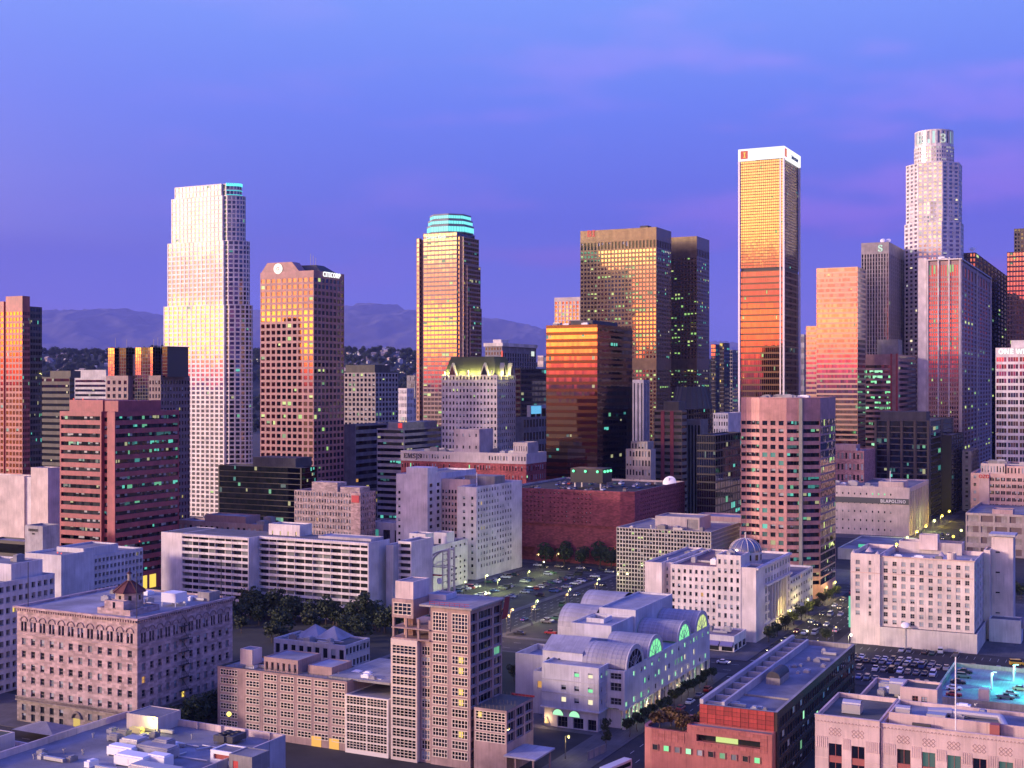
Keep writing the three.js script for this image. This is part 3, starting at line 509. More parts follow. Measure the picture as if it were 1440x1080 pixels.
// ---------------------------------------------------------------- buildings of the middle distance
const sw = (nc, nr, o = {}) => grid(nc, nr, o.fc ?? .5, o.fr ?? .55, { rec: .3, gm: [GL.dark, GL.dark, GL.plain, GL.curtain, GL.blind], ...o });
{ // red striped tower
  const b = building('office_tower', 'striped tower of red granite and dark glass bands with boxy red penthouse', 84, 162, 252, 579, 607);
  const xs = b.ax(146), m = mat(.40, .09, .10, 'concrete', .55), n = 19, gB = [GL.black, GL.dark, GL.plain], dk = m;
  const sA = (s) => bands(n, .46, s, { fc: .94, rec: .8, gm: gB, lit: .16, pal: 'c', bt: 8, tp: 1.2 });
  tier(b.g, rect(-b.La, xs - 1.6, -b.Lb, 0), 0, b.h, { m, e: [sA(14)], par: 1, rm: M.ltroof });
  tier(b.g, rect(xs - 1.58, -4.2, -b.Lb + .4, -1.6), 0, b.h - .6, { m: dk, e: [bands(n, .5, 4, { fc: .98, rec: .5, gm: gB, lit: .16, pal: 'c', bt: 8, tp: 1.2 })], par: .4, rm: M.ltroof });
  tier(b.g, rect(-4.18, 0, -b.Lb, 0), 0, b.h, { m: dk, e: [undefined, bands(n, .46, 26, { fc: .985, rec: .8, gm: gB, lit: .2, pal: 'c', bt: 8, tp: 1.2 })], par: 1, rm: M.ltroof });
  box(b.g, 'corner_pier', m, -4.6, .1, 0, b.h + .02, .004, .35);
  const y2 = b.h + 5.4; box(b.g, 'penthouse', m, b.ax(89), b.ax(136), b.h - .9, y2, -22, -4); box(b.g, 'penthouse', dk, b.ax(136) + .03, -2.5, b.h - .9, y2 - .3, -34, -4.6);
  for (const [z0, z1] of [[.38, .48], [.52, .62]]) { const o = new Geo().box(.02, .1, .6, 7, -b.Lb * z1, -b.Lb * z0).mesh('lobby_window', lit(1, .7, .1, .9), b.g); }
  gear(b, -b.La + 3, -3, -b.Lb + 6, -36, b.h - .9, 8);
  const red = lit(1, .08, .05, 1); for (const x of [-b.La + 4, -b.La + 10]) { const o = new THREE.Mesh(new THREE.SphereGeometry(.35, 8, 6), red); o.name = 'beacon'; o.position.set(x, y2 + .4, -5); b.g.add(o); }
}
{ // granite block with glass turrets
  const b = building('office_tower', 'brown granite office block with glass turrets around its roof', 149, 226, 267, 528, 740);
  const m = mat(.22, .16, .17, 'concrete', .6), n = Math.round(b.h / 4), s = (c, l = .05) => grid(c, n, .52, .56, { rec: .4, gm: [GL.black, GL.dark, GL.blue], lit: l, pal: 'y', tp: 2 });
  tier(b.g, rect(-b.La, b.ax(180), -b.Lb, 0), 0, b.h, { m: mat(.34, .24, .24, 'concrete', .6), e: [s(4)], par: 1 });
  tier(b.g, rect(b.ax(180) + .02, b.ax(187), -b.Lb, -3), 0, b.h - 2, { m, e: [grid(1, n, .6, .6, { rec: .4 })], par: 1 });
  tier(b.g, rect(b.ax(209), 0, -b.Lb, 0), 0, b.h, { m, e: [s(4), s(10)], par: 1 });
  const gt = (x0, x1, z0, z1, y0, y1, gm, k = 5) => tier(b.g, rect(x0, x1, z0, z1), y0, y1, { m: M.dark, e: [grid(k, Math.round((y1 - y0) / 2), .86, .86, { rec: .1, gm }), grid(4, Math.round((y1 - y0) / 2), .86, .86, { rec: .1, gm: GL.black })], par: .4 });
  const gold = [GL.gold, glass(.9, .62, .36)], yt = b.y(488);
  gt(b.ax(187) + .02, b.ax(209) - .02, -b.Lb, -1.5, 0, yt, [GL.black, GL.blue], 6);
  gt(b.ax(150), b.ax(159), -12, -1, b.h - 1, yt, gold, 4); gt(b.ax(159) + .02, b.ax(172), -12, -3, b.h - 1, yt, [GL.black], 4);
  gt(b.ax(188), b.ax(196), -12, -1.4, b.h + .2, yt + .05, gold, 3); gt(b.ax(209) + .3, b.ax(213), -10, -1, b.h - .9, yt, gold, 2);
  gt(b.ax(232), -.5, -b.Lb * .8, -2, b.h - .9, yt + .5, [GL.black], 8);
  box(b.g, 'screen_wall', mat(.46, .38, .38, 'concrete'), b.ax(173), b.ax(186), b.h, b.y(497), -9, -8); box(b.g, 'screen_wall', mat(.36, .31, .34, 'concrete'), b.ax(213.5), b.ax(231), b.h - .5, b.y(498), -9, -8);
  for (const x of [152, 168, 206, 212, 216]) new Geo().bar([b.ax(x), yt - 1, -6], [b.ax(x), yt + 4 + rnd() * 3, -6], .13).mesh('antenna', M.steel, b.g);
}
{ let b = building('office_building', 'olive striped office slab beside the brick red tower', 58, 98, 104, 530, 1150);
  tier(b.g, b.plan, 0, b.h, { m: M.olive, e: [bands(19, .45, 14, { rec: .5, lit: .08, pal: 'c', gm: GL.black }), bands(19, .45, 5, { rec: .5, gm: GL.black })], par: 1 });
  box(b.g, 'penthouse', M.olive, b.ax(68), b.ax(97), b.h - .8, b.h + 5.5, -14, -2);
  b = building('office_building', 'pale office building with white ribbon stripes behind the granite block', 105, 149, 160, 520, 1300);
  tier(b.g, b.plan, 0, b.h, { m: mat(.60, .60, .58), e: [bands(22, .5, 16, { rec: .4, lit: .04, pal: 'c', gm: [GL.blue, GL.black], tp: 9 })], par: 1 });
}
{ const b = building('warehouse_building', 'blank cream block with rooftop tower and ribbon windows on its side', -30, 68, 86, 668, 700);
  tier(b.g, rect(-b.La, b.ax(34), -b.Lb, 0), 0, b.y(671), { m: M.cream, par: .8 }); tier(b.g, rect(b.ax(34) + .02, b.ax(47), -b.Lb, -1), 0, b.y(672), { m: M.white, par: .8 });
  tier(b.g, rect(b.ax(44), 0, -9, 0.3), 0, b.y(658), { m: M.cream, par: .5 });
  tier(b.g, rect(b.ax(60), .02, -b.Lb - 10, -9.02), 0, b.y(663), { m: M.white, e: [undefined, bands(14, .55, 10, { rec: .3, lit: .4, pal: 'g', gm: GL.plain })], par: .6 });
}
{ const b = building('low_office', 'low grey block with lettering on its blank end wall', -20, 60, 84, 740, 590);
  tier(b.g, rect(-b.La, b.ax(35), -b.Lb, -.5), 0, b.y(764), { m: M.black, e: [bands(3, .6, 20, { rec: .2, gm: GL.black, lit: .12, pal: 'f', bt: 5 })], par: .6 });
  tier(b.g, rect(b.ax(35) + .02, 0, -b.Lb, 0), 0, b.h, { m: mat(.46, .45, .46, 'concrete'), par: .8 });
  sign(b.g, 'wall_sign', 'LINDER', 1.15, M.dark, b.ax(47), b.y(748), .01); sign(b.g, 'wall_sign', '801', .7, M.dark, b.ax(47), b.y(752.5), .01);
}
{ const b = building('glass_block', 'low black glass office block with dark rooftop plant house', 307, 424, 446, 658, 820);
  const s = (n) => bands(13, .86, n, { rec: .08, gm: [GL.black, glass(.03, .04, .04)], lit: .07, pal: 'c' });
  tier(b.g, b.plan, 0, b.h, { m: M.black, e: [s(34), s(12)], par: .6, rm: M.dkroof }); box(b.g, 'penthouse', M.dgrey, b.ax(345), b.ax(405), b.h - .6, b.h + 5.5, -26, -8);
}
{ const b = building('office_building', 'old beige office building with red sign board on its corner', 414, 507, 528, 693, 690);
  const m = mat(.58, .45, .40, 'stone'), n = 12; tier(b.g, rect(-b.La, b.ax(494), -b.Lb, 0), 0, b.h, { m, e: [sw(21, n, { fc: .48, lit: .01, pal: 'y' })], par: 1 });
  tier(b.g, rect(b.ax(494) + .02, 0, -b.Lb, .15), 0, b.h, { m: mat(.60, .42, .38, 'stone'), e: [undefined, sw(7, n, { fc: .45 })], par: 1 });
  box(b.g, 'sign_board', mat(.5, .04, .05, null, .5), b.ax(495), b.ax(505.5), b.y(707), b.y(697), .18, .5);
  box(b.g, 'penthouse', m, b.ax(434), b.ax(470), b.h - .9, b.h + 4.6, -12, -3); box(b.g, 'penthouse', m, b.ax(472), b.ax(500), b.h - .9, b.h + 2.4, -14, -4); gear(b, -b.La + 3, -6, -20, -4, b.h - .9, 7);
}
{ let b = building('office_building', 'beige grid windowed office block with green penthouse', 484, 528, 560, 524, 1060);
  const m = mat(.52, .46, .40, 'concrete'), s = (c) => grid(c, 27, .6, .6, { rec: .4, gm: [GL.dark, GL.black], lit: .08, pal: 'g' });
  tier(b.g, b.plan, 0, b.h, { m, e: [s(8), s(7)], par: 1 }); box(b.g, 'penthouse', M.olive, -b.La, -2, b.h - .9, b.y(513), -26, -2);
  b = building('office_building', 'violet grey slab with small yellow lit windows', 484, 500, 545, 597, 930);
  tier(b.g, b.plan, 0, b.h, { m: mat(.24, .23, .26, 'concrete'), e: [undefined, bands(13, .5, 12, { rec: .4, gm: GL.black, lit: .07, pal: 'y' })], par: 1 });
  b = building('office_building', 'striped office building with grey penthouse and red emblem', 530, 568, 621, 603, 900);
  tier(b.g, b.plan, 0, b.h, { m: mat(.42, .41, .42, 'concrete'), e: [bands(16, .5, 9, { rec: .4, gm: GL.black, lit: .16, pal: 'c' }), bands(16, .5, 14, { rec: .4, gm: GL.black, lit: .1, pal: 'c' })], par: 1 });
  box(b.g, 'penthouse', mat(.33, .33, .34, 'concrete'), b.ax(545), -.8, b.h - .9, b.h + 4.4, -b.Lb * .9, -1); box(b.g, 'roof_emblem', lit(.8, .03, .04, .8), b.ax(559), b.ax(564.5), b.h + .4, b.h + 3.9, -.98, -.7);
  for (let k = 0; k < 3; k++) { const o = new THREE.Mesh(new THREE.SphereGeometry(.6, 8, 6), lit(1, .6, .2, .9)); o.name = 'beacon'; o.position.set(b.ax(560 + k * 4), b.h + 5, -3); b.g.add(o); }
}
{ // old building with gabled, floodlit roof
  const b = building('gabled_building', 'pale old office block with steep dark roof and floodlit white gables', 621, 699, 725, 527, 900);
  const m = mat(.76, .71, .66), n = 24, s = (c) => sw(c, n, { fc: .5, fr: .52, lit: .03, pal: 'g', gm: [GL.dark, GL.plain] });
  tier(b.g, b.plan, 0, b.h, { m, e: [s(16), s(9)], par: 0 });
  const yr = b.y(501), g = new Geo(), La = b.La, Lb = b.Lb, q = [[-La + 5, -5], [-5, -5], [-5, -Lb + 5], [-La + 5, -Lb + 5]], p = [[-La + 1, -1.4], [-1.4, -1.4], [-1.4, -Lb + 1], [-La + 1, -Lb + 1]];
  for (let k = 0; k < 4; k++) { const a = p[k], c = p[(k + 1) % 4], d = q[(k + 1) % 4], e = q[k]; g.quad([a[0], b.h, a[1]], [c[0], b.h, c[1]], [d[0], yr, d[1]], [e[0], yr, e[1]], 20, 10); } roofPoly(g, q, yr); g.mesh('roof', mat(.10, .12, .08, 'gravel'), b.g);
  const wm = mat(.72, .68, .62);
  const gable = (cx, side) => { const w = 3.4, hh = 8.6, o = new Geo(), P = (s, y, n) => side ? [n, y, -cx - s] : [cx + s, y, n];
    o.quad(P(-w, b.h, .25), P(-w + .9, b.h, .25), P(.2, b.h + hh - 1.2, .25), P(0, b.h + hh, .25), 1, 1); o.quad(P(w - .9, b.h, .25), P(w, b.h, .25), P(0, b.h + hh, .25), P(-.2, b.h + hh - 1.2, .25), 1, 1);
    o.quad(P(0, b.h + hh, .25), P(-w, b.h, .25), P(-w, b.h, -3), P(0, b.h + hh, -3), 1, 1); o.quad(P(w, b.h, .25), P(0, b.h + hh, .25), P(0, b.h + hh, -3), P(w, b.h, -3), 1, 1); o.mesh('gable', wm, b.g);
    const d = new Geo(); d.tri(P(-w + .8, b.h, .1), P(w - .8, b.h, .1), P(0, b.h + hh - 1.3, .1)); d.mesh('gable_window', GL.dark, b.g); };
  for (const px of [636, 681]) gable(b.ax(px), 0); gable(-b.bz(709) , 1); gable(-b.bz(720), 1);
  for (const [x, z] of [[b.ax(625), -.6], [b.ax(658), .2], [b.ax(692), .2]]) new Geo().box(x - .5, x + .5, b.h, b.h + 3, z - .5, z + .5).mesh('finial', wm, b.g);
  const lf = lit(1, .85, .15, .9);
  for (const [x, z] of [[b.ax(628), .5], [b.ax(648), .5], [b.ax(662), .5], [b.ax(672), .5], [b.ax(690), .5], [.6, b.bz(714)], [.6, b.bz(706)]]) {
    const o = new THREE.Mesh(new THREE.BoxGeometry(.8, .35, .5), lf); o.name = 'floodlight'; o.position.set(x, b.h + .5, z - .4); b.g.add(o);
    const l = new THREE.PointLight(new THREE.Color().setRGB(1, .85, .22), 420); l.position.set(x, b.h + 1.1, z - .1); l.castShadow = true; l.shadow.radius = 10; b.g.add(l);
  }
  box(b.g, 'lower_wing', m, 0.02, 9, 0, b.h * .5, -Lb * .8, -6);
}
{ let b = building('office_tower', 'blue grey ribbed tower with pale flat top behind the gabled block', 682, 706, 754, 487, 1250);
  tier(b.g, b.plan, 0, b.h, { m: mat(.30, .30, .34, 'concrete'), e: [sw(6, 30, { gm: GL.black }), (W, H) => ({ c: gr(14, W, .6), r: gr(30, H, .85, 0, 6), rec: .6, gm: GL.blue, lit: .02 })], par: 1 });
  box(b.g, 'roof_slab', M.white, -b.La - 1, 1.2, b.h + .02, b.h + 3.4, -b.Lb - 1, 1.2); box(b.g, 'penthouse', M.white, -14, -5, b.h + 3.4, b.h + 7, -24, -8); box(b.g, 'roof_emblem', lit(.9, .06, .04, .8), b.ax(705), b.ax(707), b.y(505), b.y(493), .03, .3); box(b.g, 'roof_emblem', lit(.8, .9, .8, .8), .03, .3, b.y(499), b.y(492), b.bz(751), b.bz(747));
  b = building('office_building', 'blue glass slab with green lit floors beside the dark olive tower', 724, 732, 790, 518, 1050);
  tier(b.g, b.plan, 0, b.h, { m: M.black, e: [bands(24, .6, 6, { gm: GL.pink, rec: .2 }), bands(24, .6, 16, { gm: GL.blue, rec: .2, lit: .16, pal: 'c' })], par: 1 });
  b = building('office_building', 'small dark block with glowing blue sign', 741, 746, 790, 570, 960);
  tier(b.g, b.plan, 0, b.h, { m: M.lav, e: [undefined, grid(6, 5, .8, .7, { gm: GL.black, rec: .3, lit: .1 })], par: 1 }); box(b.g, 'sign_board', lit(.15, .6, 1, .7), .03, .4, b.h - 6.5, b.h - .6, -18, -1);
  b = building('parking_garage', 'small grey block with green lit openings behind the gabled block', 724, 736, 770, 587, 940);
  tier(b.g, b.plan, 0, b.h, { m: M.grey, e: [undefined, grid(8, 8, .6, .6, { lit: .25, pal: 'f' })], par: 1 });
}
{ // wide red and white department store
  const b = building('store_building', 'wide red brick store with broad pale top band and rooftop house', 564, 740, 768, 638, 830);
  const n = 8, y1 = b.h - 6.8; tier(b.g, b.plan, 0, y1, { m: mat(.42, .10, .10, 'stone'), e: [sw(44, 8, { fc: .42, fr: .5, lit: .2, pal: 'f', gm: [GL.dark, M.brick], skip: (i, j) => (i % 9 === 7) || (i > 17 && i < 24) }), sw(9, 8, { lit: .2, pal: 'f' })], open: 1 });
  tier(b.g, rect(-b.La - .2, .2, -b.Lb - .2, .2), y1, b.h, { m: mat(.62, .56, .53), e: [sw(44, 1, { fc: .45, fr: .4, skip: (i) => i < 6 || (i % 8 === 6) || (i > 17 && i < 30) }), undefined], par: 1, rm: M.ltroof });
  sign(b.g, 'wall_sign', 'EMSJS', 3.2, M.dark, b.ax(580), b.h - 5, .22, 0, serif);
  tier(b.g, rect(b.ax(632), b.ax(668), -26, -6), b.h - 1, b.y(612) + 3, { m: mat(.55, .48, .47), e: [sw(4, 2, { fc: .22, fr: .25 })], par: .6 });
  tier(b.g, rect(b.ax(718), -1, -20, -4), b.h - 1, b.h + 7, { m: mat(.52, .47, .44), e: [sw(6, 1, { fc: .3, fr: .4 })], par: .6 }); gear(b, -b.La + 5, -12, -30, -5, b.h - 1, 14, 1.3);
}
{ // group right of the dark tower
  let b = building('office_tower', 'slim tower of three pale violet fins', 889.5, 905, 913.5, 534, 1150);
  tier(b.g, b.plan, 0, b.h, { m: mat(.46, .44, .48), e: [(W, H) => ({ c: gr(3, W, .34), r: [[0, H - 3]], rec: 1.2, gm: GL.blue }), (W, H) => ({ c: gr(2, W, .34), r: [[0, H - 3]], rec: 1.2, gm: GL.blue })], par: .6 });
  b = building('office_building', 'old beige building with rows of dark windows below the finned tower', 880, 915, 922, 632, 860);
  tier(b.g, b.plan, 0, b.h, { m: mat(.50, .44, .38), e: [sw(8, 9, { fr: .6 })], par: 1 }); tier(b.g, rect(-b.La + 3, -3, -14, -2), b.h - 1, b.h + 5, { m: mat(.40, .38, .33), e: [sw(5, 1)], par: .5 });
  b = building('office_building', 'olive office block with two red vertical stripes and flat penthouse', 920, 959, 966, 577, 880);
  tier(b.g, b.plan, 0, b.h, { m: mat(.22, .19, .14, 'concrete'), e: [bands(18, .45, 8, { gm: GL.olive, rec: .3, lit: .02 }), bands(18, .45, 8, { gm: GL.black, rec: .3 })], par: 1 });
  for (const px of [932, 945]) box(b.g, 'facade_stripe', mat(.42, .10, .10, 'concrete'), b.ax(px - 2.5), b.ax(px + 2.5), 0, b.h - .5, .02, .5); box(b.g, 'penthouse', M.olive, b.ax(932), b.ax(953), b.h - .8, b.h + 6, -16, -2);
  b = building('office_tower', 'black tower with ribbed drum top', 940, 976, 1001, 575, 930);
  tier(b.g, b.plan, 0, b.h, { m: M.black, e: [grid(9, 20, .7, .7, { gm: GL.black, rec: .2, lit: .03 }), grid(8, 20, .7, .7, { gm: [GL.black, GL.olive], rec: .2, lit: .03 })], par: 0 });
  { const o = new THREE.Mesh(new THREE.CylinderGeometry(11, 15, 16, 20), mat(.10, .11, .09, 'concrete')); o.name = 'drum'; o.position.set(-b.La / 2 + 1, b.h + 8, -b.Lb / 2); b.g.add(o); const k = new Geo(); for (let i = 0; i < 20; i++) { const a = i / 20 * 6.283, cx = -b.La / 2 + 1, cz = -b.Lb / 2; k.bar([cx + 15.2 * Math.sin(a), b.h, cz + 15.2 * Math.cos(a)], [cx + 11.2 * Math.sin(a), b.h + 16, cz + 11.2 * Math.cos(a)], .4, 5); } k.mesh('drum_ribs', M.dgrey, b.g); }
  b = building('office_building', 'grey ribbed block in front of the black drum topped tower', 962, 985, 996, 590, 900);
  tier(b.g, b.plan, 0, b.h, { m: mat(.20, .19, .17, 'concrete'), e: [(W, H) => ({ c: gr(5, W, .6), r: [[0, H - 4]], rec: .5, gm: GL.olive })], par: 1 });
  b = building('glass_block', 'dark blue glass block with scattered green lights', 980, 1006, 1044, 612, 760);
  tier(b.g, b.plan, 0, b.h, { m: M.black, e: [grid(8, 15, .85, .8, { gm: GL.blue, rec: .1, lit: .04 }), grid(11, 15, .85, .8, { gm: [GL.blue, GL.black], rec: .1, lit: .12 })], par: 1 });
  b = building('office_building', 'white building top behind the dark blue glass block', 1003, 1024, 1044, 581, 1000);
  tier(b.g, b.plan, 0, b.h, { m: M.white, e: [sw(6, 14)], par: 1 });
  let k = 0; for (const [xl, xc, xr, yt, lab, gm] of [[1000, 1006, 1012, 484, 'slim far tower with orange glowing glass', GL.gold], [1012, 1018, 1026, 482, 'slim far tower of dark stone with mirrored edge', GL.bronze], [1022, 1030, 1040, 492, 'far grey tower beside the white cornered slab', GL.grey], [1014, 1021, 1030, 540, 'lower far dark tower below the slim towers', GL.black]]) {
    const bb = building('office_tower', lab, xl, xc, xr, yt, 1550 + 40 * k++); tier(bb.g, bb.plan, 0, bb.h, { m: k === 3 ? M.grey : M.dgrey, e: [grid(3, 30, .8, .7, { gm, rec: .2, lit: .06, pal: 'y' }), grid(4, 30, .6, .6, { gm: GL.black, rec: .2, lit: .12, pal: 'm' })], par: 1 });
  }
}
{ // garage store in dark red brick with cars on the roof
  const b = building('brick_garage', 'massive dark red brick garage with cars parked on its roof', 733, 889, 963, 692, 700);
  globalThis.garage = b;
  const m = mat(.36, .085, .10, 'stone'), ch = 7, La = b.La + 12, P = [[-La, 0], [-ch, 0], [0, -ch * .55], [0, -b.Lb], [-La, -b.Lb]];
  const y1 = 8, y2 = b.yA(800, 738);
  tier(b.g, [[-La + 0, -.8], [-ch, -.8], [0, -ch * .55], [0, -b.Lb], [-La, -b.Lb]], 0, y2, { m, e: [(W, H) => ({ c: [[8, 20], [30, 42], [48, 58]], r: [[0, y1]], rec: 3.5, gm: m })], open: 1 });
  tier(b.g, P, y2, b.h, { m, e: [(W, H) => ({ c: gr(24, W - ch * 2, .34), r: gr(7, H, .34, .6, 1), rec: .7, gm: m, sill: false, skip: (i) => i % 6 === 5 }), undefined, (W, H) => ({ c: gr(22, W, .36, 8, 1), r: gr(8, H, .38, 0, 1), rec: .7, gm: m, sill: false })], par: 1.1, rm: M.asphalt, pm: mat(.5, .42, .40) });
  const x0 = b.ax(782), x1 = b.ax(828), zA = -20, yb = b.h + 2.6; // rooftop sign house on legs
  box(b.g, 'roof_house', M.black, x0, x1, yb, yb + 8, zA - 14, zA); for (const [x, z] of [[x0 + 2, zA - 2], [x1 - 2, zA - 2], [x0 + 2, zA - 12], [x1 - 2, zA - 12]]) box(b.g, 'roof_house_leg', M.white, x - .4, x + .4, b.h - 1, yb, z - .4, z + .4);
  for (let i = 0; i < 6; i++) { const o = new THREE.Mesh(new THREE.SphereGeometry(.75, 10, 8), lit(.15, 1, .45, 1.5)); o.name = 'green_lamp'; o.position.set(i < 3 ? mix(x0 + 2, x1 - 3, i / 2) : x1 + .5, yb + 6.4, i < 3 ? zA + .5 : zA - 2 - (i - 3) * 4.5); b.g.add(o); }
  { dish(b.g, 4.2, M.paint, -4, b.h + .2, b.bz(950), 1.2, 0); new Geo().bar([-4, b.h - 1, b.bz(950)], [-4, b.h + 3, b.bz(950)], .3).mesh('dish_mast', M.steel, b.g); }
}
{ // white apartment hotel behind the lot and its low wing
  const gx = -308, d = depthAtGx(670, gx), b = building('apartment_block', 'tall white apartment block with light well facing the parking lot', 558, 670, 734, 685, d);
  const xa = b.ax(602), xb = b.ax(643), m = mat(.77, .71, .69), zr = -14;
  const wB = (W, H) => ({ c: gr(13, W, .44, 1, 12), r: gr(13, H, .52, 5, .6), rec: .3, each: true, gm: [GL.dark, GL.plain, GL.curtain], lit: .03, pal: 'y', skip: (i, j) => hash(i, j) < .1 });
  tier(b.g, rect(xb, 0, -b.Lb, 0), 0, b.h, { m, e: [(W, H) => ({ c: [[W * .3, W * .3 + 1.3], [W * .72, W * .72 + 1.3]], r: gr(12, H, .46, 2, 4), rec: .3 }), wB], par: .9 });
  tier(b.g, rect(-b.La, xa, -b.Lb, .6), 0, b.h + 5.5, { m, e: [(W, H) => ({ c: [[1.2, 2.6]], r: gr(12, H, .4, 2, 8), rec: .3 }), (W, H) => ({ c: gr(2, Math.min(W, 15), .4), r: gr(13, H, .5, 2, 4), rec: .3 })], par: .9 });
  box(b.g, 'penthouse', m, b.ax(572), xa - .02, b.h + 5.5, b.h + 9, -10, .5);
  tier(b.g, rect(xa + .02, xb - .02, -b.Lb, zr), 0, b.h + 2.5, { m: mat(.74, .55, .45), e: [(W, H) => ({ c: gr(9, W, .55), r: gr(13, H, .55, 2, 5), rec: .3, lit: .0 })], par: .9 });
  gear(b, -b.La + 3, -5, -36, -17, b.h - .5, 12, 1.3); box(b.g, 'roof_house', M.grey, b.ax(625), b.ax(668), b.h - .9, b.h + 4, -34, -22);
  new Geo().bar([-3, b.h, -6], [-3, b.h + 7, -6], .2).mesh('antenna', M.paint, b.g);
  const d2 = depthAtGx(597, gx), w = building('apartment_wing', 'low white windowless wing beside the tall white apartment block', 571, 597, 640, 771, d2, { Lb: -0 + 43 });
  tier(w.g, rect(-w.La - 14, 0, -w.Lb, 0), 0, w.h, { m, e: [undefined, (W, H) => ({ c: gr(5, W, .34, 20, 1), r: gr(7, H, .4, 2, 1), rec: .3, each: true, lit: .02, skip: (i, j) => hash(i + 3, j) < .2 })], par: .8, rm: M.dkroof });
  tier(w.g, rect(-12, -3, -14, -6), w.h - .8, w.h + 6, { m, e: [sw(2, 2, { fc: .2, fr: .25 })], par: .5 }); tier(w.g, rect(-8, 1 - 1.5, -30, -22), w.h - .8, w.h + 5, { m, e: [(W, H) => ({ c: [[3, 4.4]], r: [[0.3, 2.8]], rec: .2 })], par: .4 });
  gear(w, -14, -3, -40, -16, w.h - .8, 8);
}
{ // grid screened office
  const gz = -566, d = depthAtGz(1000, gz), b = building('office_building', 'dark office block behind a fine white grid screen', 867, 1000, 1040, 748, d);
  const sc = mat(.52, .50, .47, 'concrete', .5), s = (c) => (W, H) => ({ c: gr(c, W, .74), r: gr(17, H, .72), rec: .5, gm: [GL.dark, GL.black, GL.olive], lit: .05, pal: 'g' });
  tier(b.g, b.plan, 0, b.h, { m: sc, e: [s(31), s(24)], par: .7, rm: M.grey });
  tier(b.g, rect(b.ax(912), b.ax(975), -26, -9), b.h - .7, b.h + 5.2, { m: mat(.5, .44, .42), e: [(W, H) => ({ c: [[W * .72, W * .97]], r: [[.4, H - 1]], rec: .3, gm: M.grey })], par: .5 }); gear(b, -b.La + 4, -4, -8, -2, b.h - .7, 9);
  box(b.g, 'red_panel', M.redmetal, -9, -4, 0, 6.5, .05, .4);
}
{ // pink office block with chamfered corner
  const gz = -583, gx = -136, g0 = toWorld(gx, gz), d = -g0.z, xc = 720 + g0.x / d * F, b = building('office_tower', 'pink granite office block with chamfered corner and mirrored side', 1042, xc, 1175, 562, d);
  const pk = mat(.58, .30, .265, 'concrete', .55), gy = pk, La = b.La, x1 = b.ax(1068), x2 = b.ax(1106), n = 21, tp = 9, fl = (b.h - tp - 7) / n;
  const rows = (f, o = 0) => { const r = []; for (let i = 0; i < n; i++) r.push([7 + fl * (i + .5 - f / 2), 7 + fl * (i + .5 + f / 2)]); return r; };
  const band = (s, l, gm = [GL.dark, GL.blue, GL.black]) => (W) => ({ c: [[.3, W - .3]], r: rows(.5), rec: .8, sub: s, gm, lit: l, pal: 'c', mull: .12 });
  const h = b.h; // left bow, punched centre, angled corner, mirrored side
  const arc = []; for (let k = 0; k <= 4; k++) { const t = k / 4; arc.push([mix(-La, x1, t), Math.sin(Math.PI * t) * -1.6]); }
  const P = [...arc, [x2, 0], [x2 + 6, -2.6], [x2 + 6.4, -4], [0, -9.5], [0, -b.Lb], [-La, -b.Lb]];
  const e = []; for (let k = 0; k < 4; k++) e[k] = (W) => ({ c: [[.04, W - .04]], r: rows(.48), rec: .8, sub: 2, gm: [GL.dark, GL.blue], lit: .22, pal: 'c' });
  e[4] = (W) => ({ c: gr(3, W, .62, .6, .6), r: rows(.56), rec: .5, each: true, name: 'window', gm: [GL.dark, GL.blue, GL.plain], lit: .22, pal: 'c', sash: [2, 1, .08] });
  e[5] = band(4, .3); e[7] = band(4, .3); e[8] = (W) => ({ c: [[.3, W - .3]], r: rows(.8), rec: .06, sub: 18, gm: [glass(.34, .34, .33), GL.grey, glass(.2, .2, .2)], lit: .06, pal: 'g', jit: .03 });
  const g2 = new Geo(), g = g2; P.forEach((p, i) => { const S = seg(p, P[(i + 1) % P.length]); facade(i < 5 || i > 8 ? g : g2, b.g, S, 0, h, e[i]); });
  g2.mesh('wall', pk, b.g); const rg = new Geo(); roofPoly(rg, P, h - .02); rg.mesh('roof', M.roof, b.g);
  const pr = new Geo(); P.forEach((p, i) => { const S = seg(p, P[(i + 1) % P.length]); pr.quad(S.f(0, h - .02, -.02), S.f(S.W, h - .02, -.02), S.f(S.W, h + .9, -.02), S.f(0, h + .9, -.02), S.W, .9); }); pr.mesh('parapet', gy, b.g);
  gear(b, -La + 4, -6, -30, -12, h, 8, 1.2); box(b.g, 'corner_pier', mat(.24, .26, .25, 'concrete', .4), x2 + 5.2, x2 + 6.8, 0, h + .5, -3.6, -1.9);
}
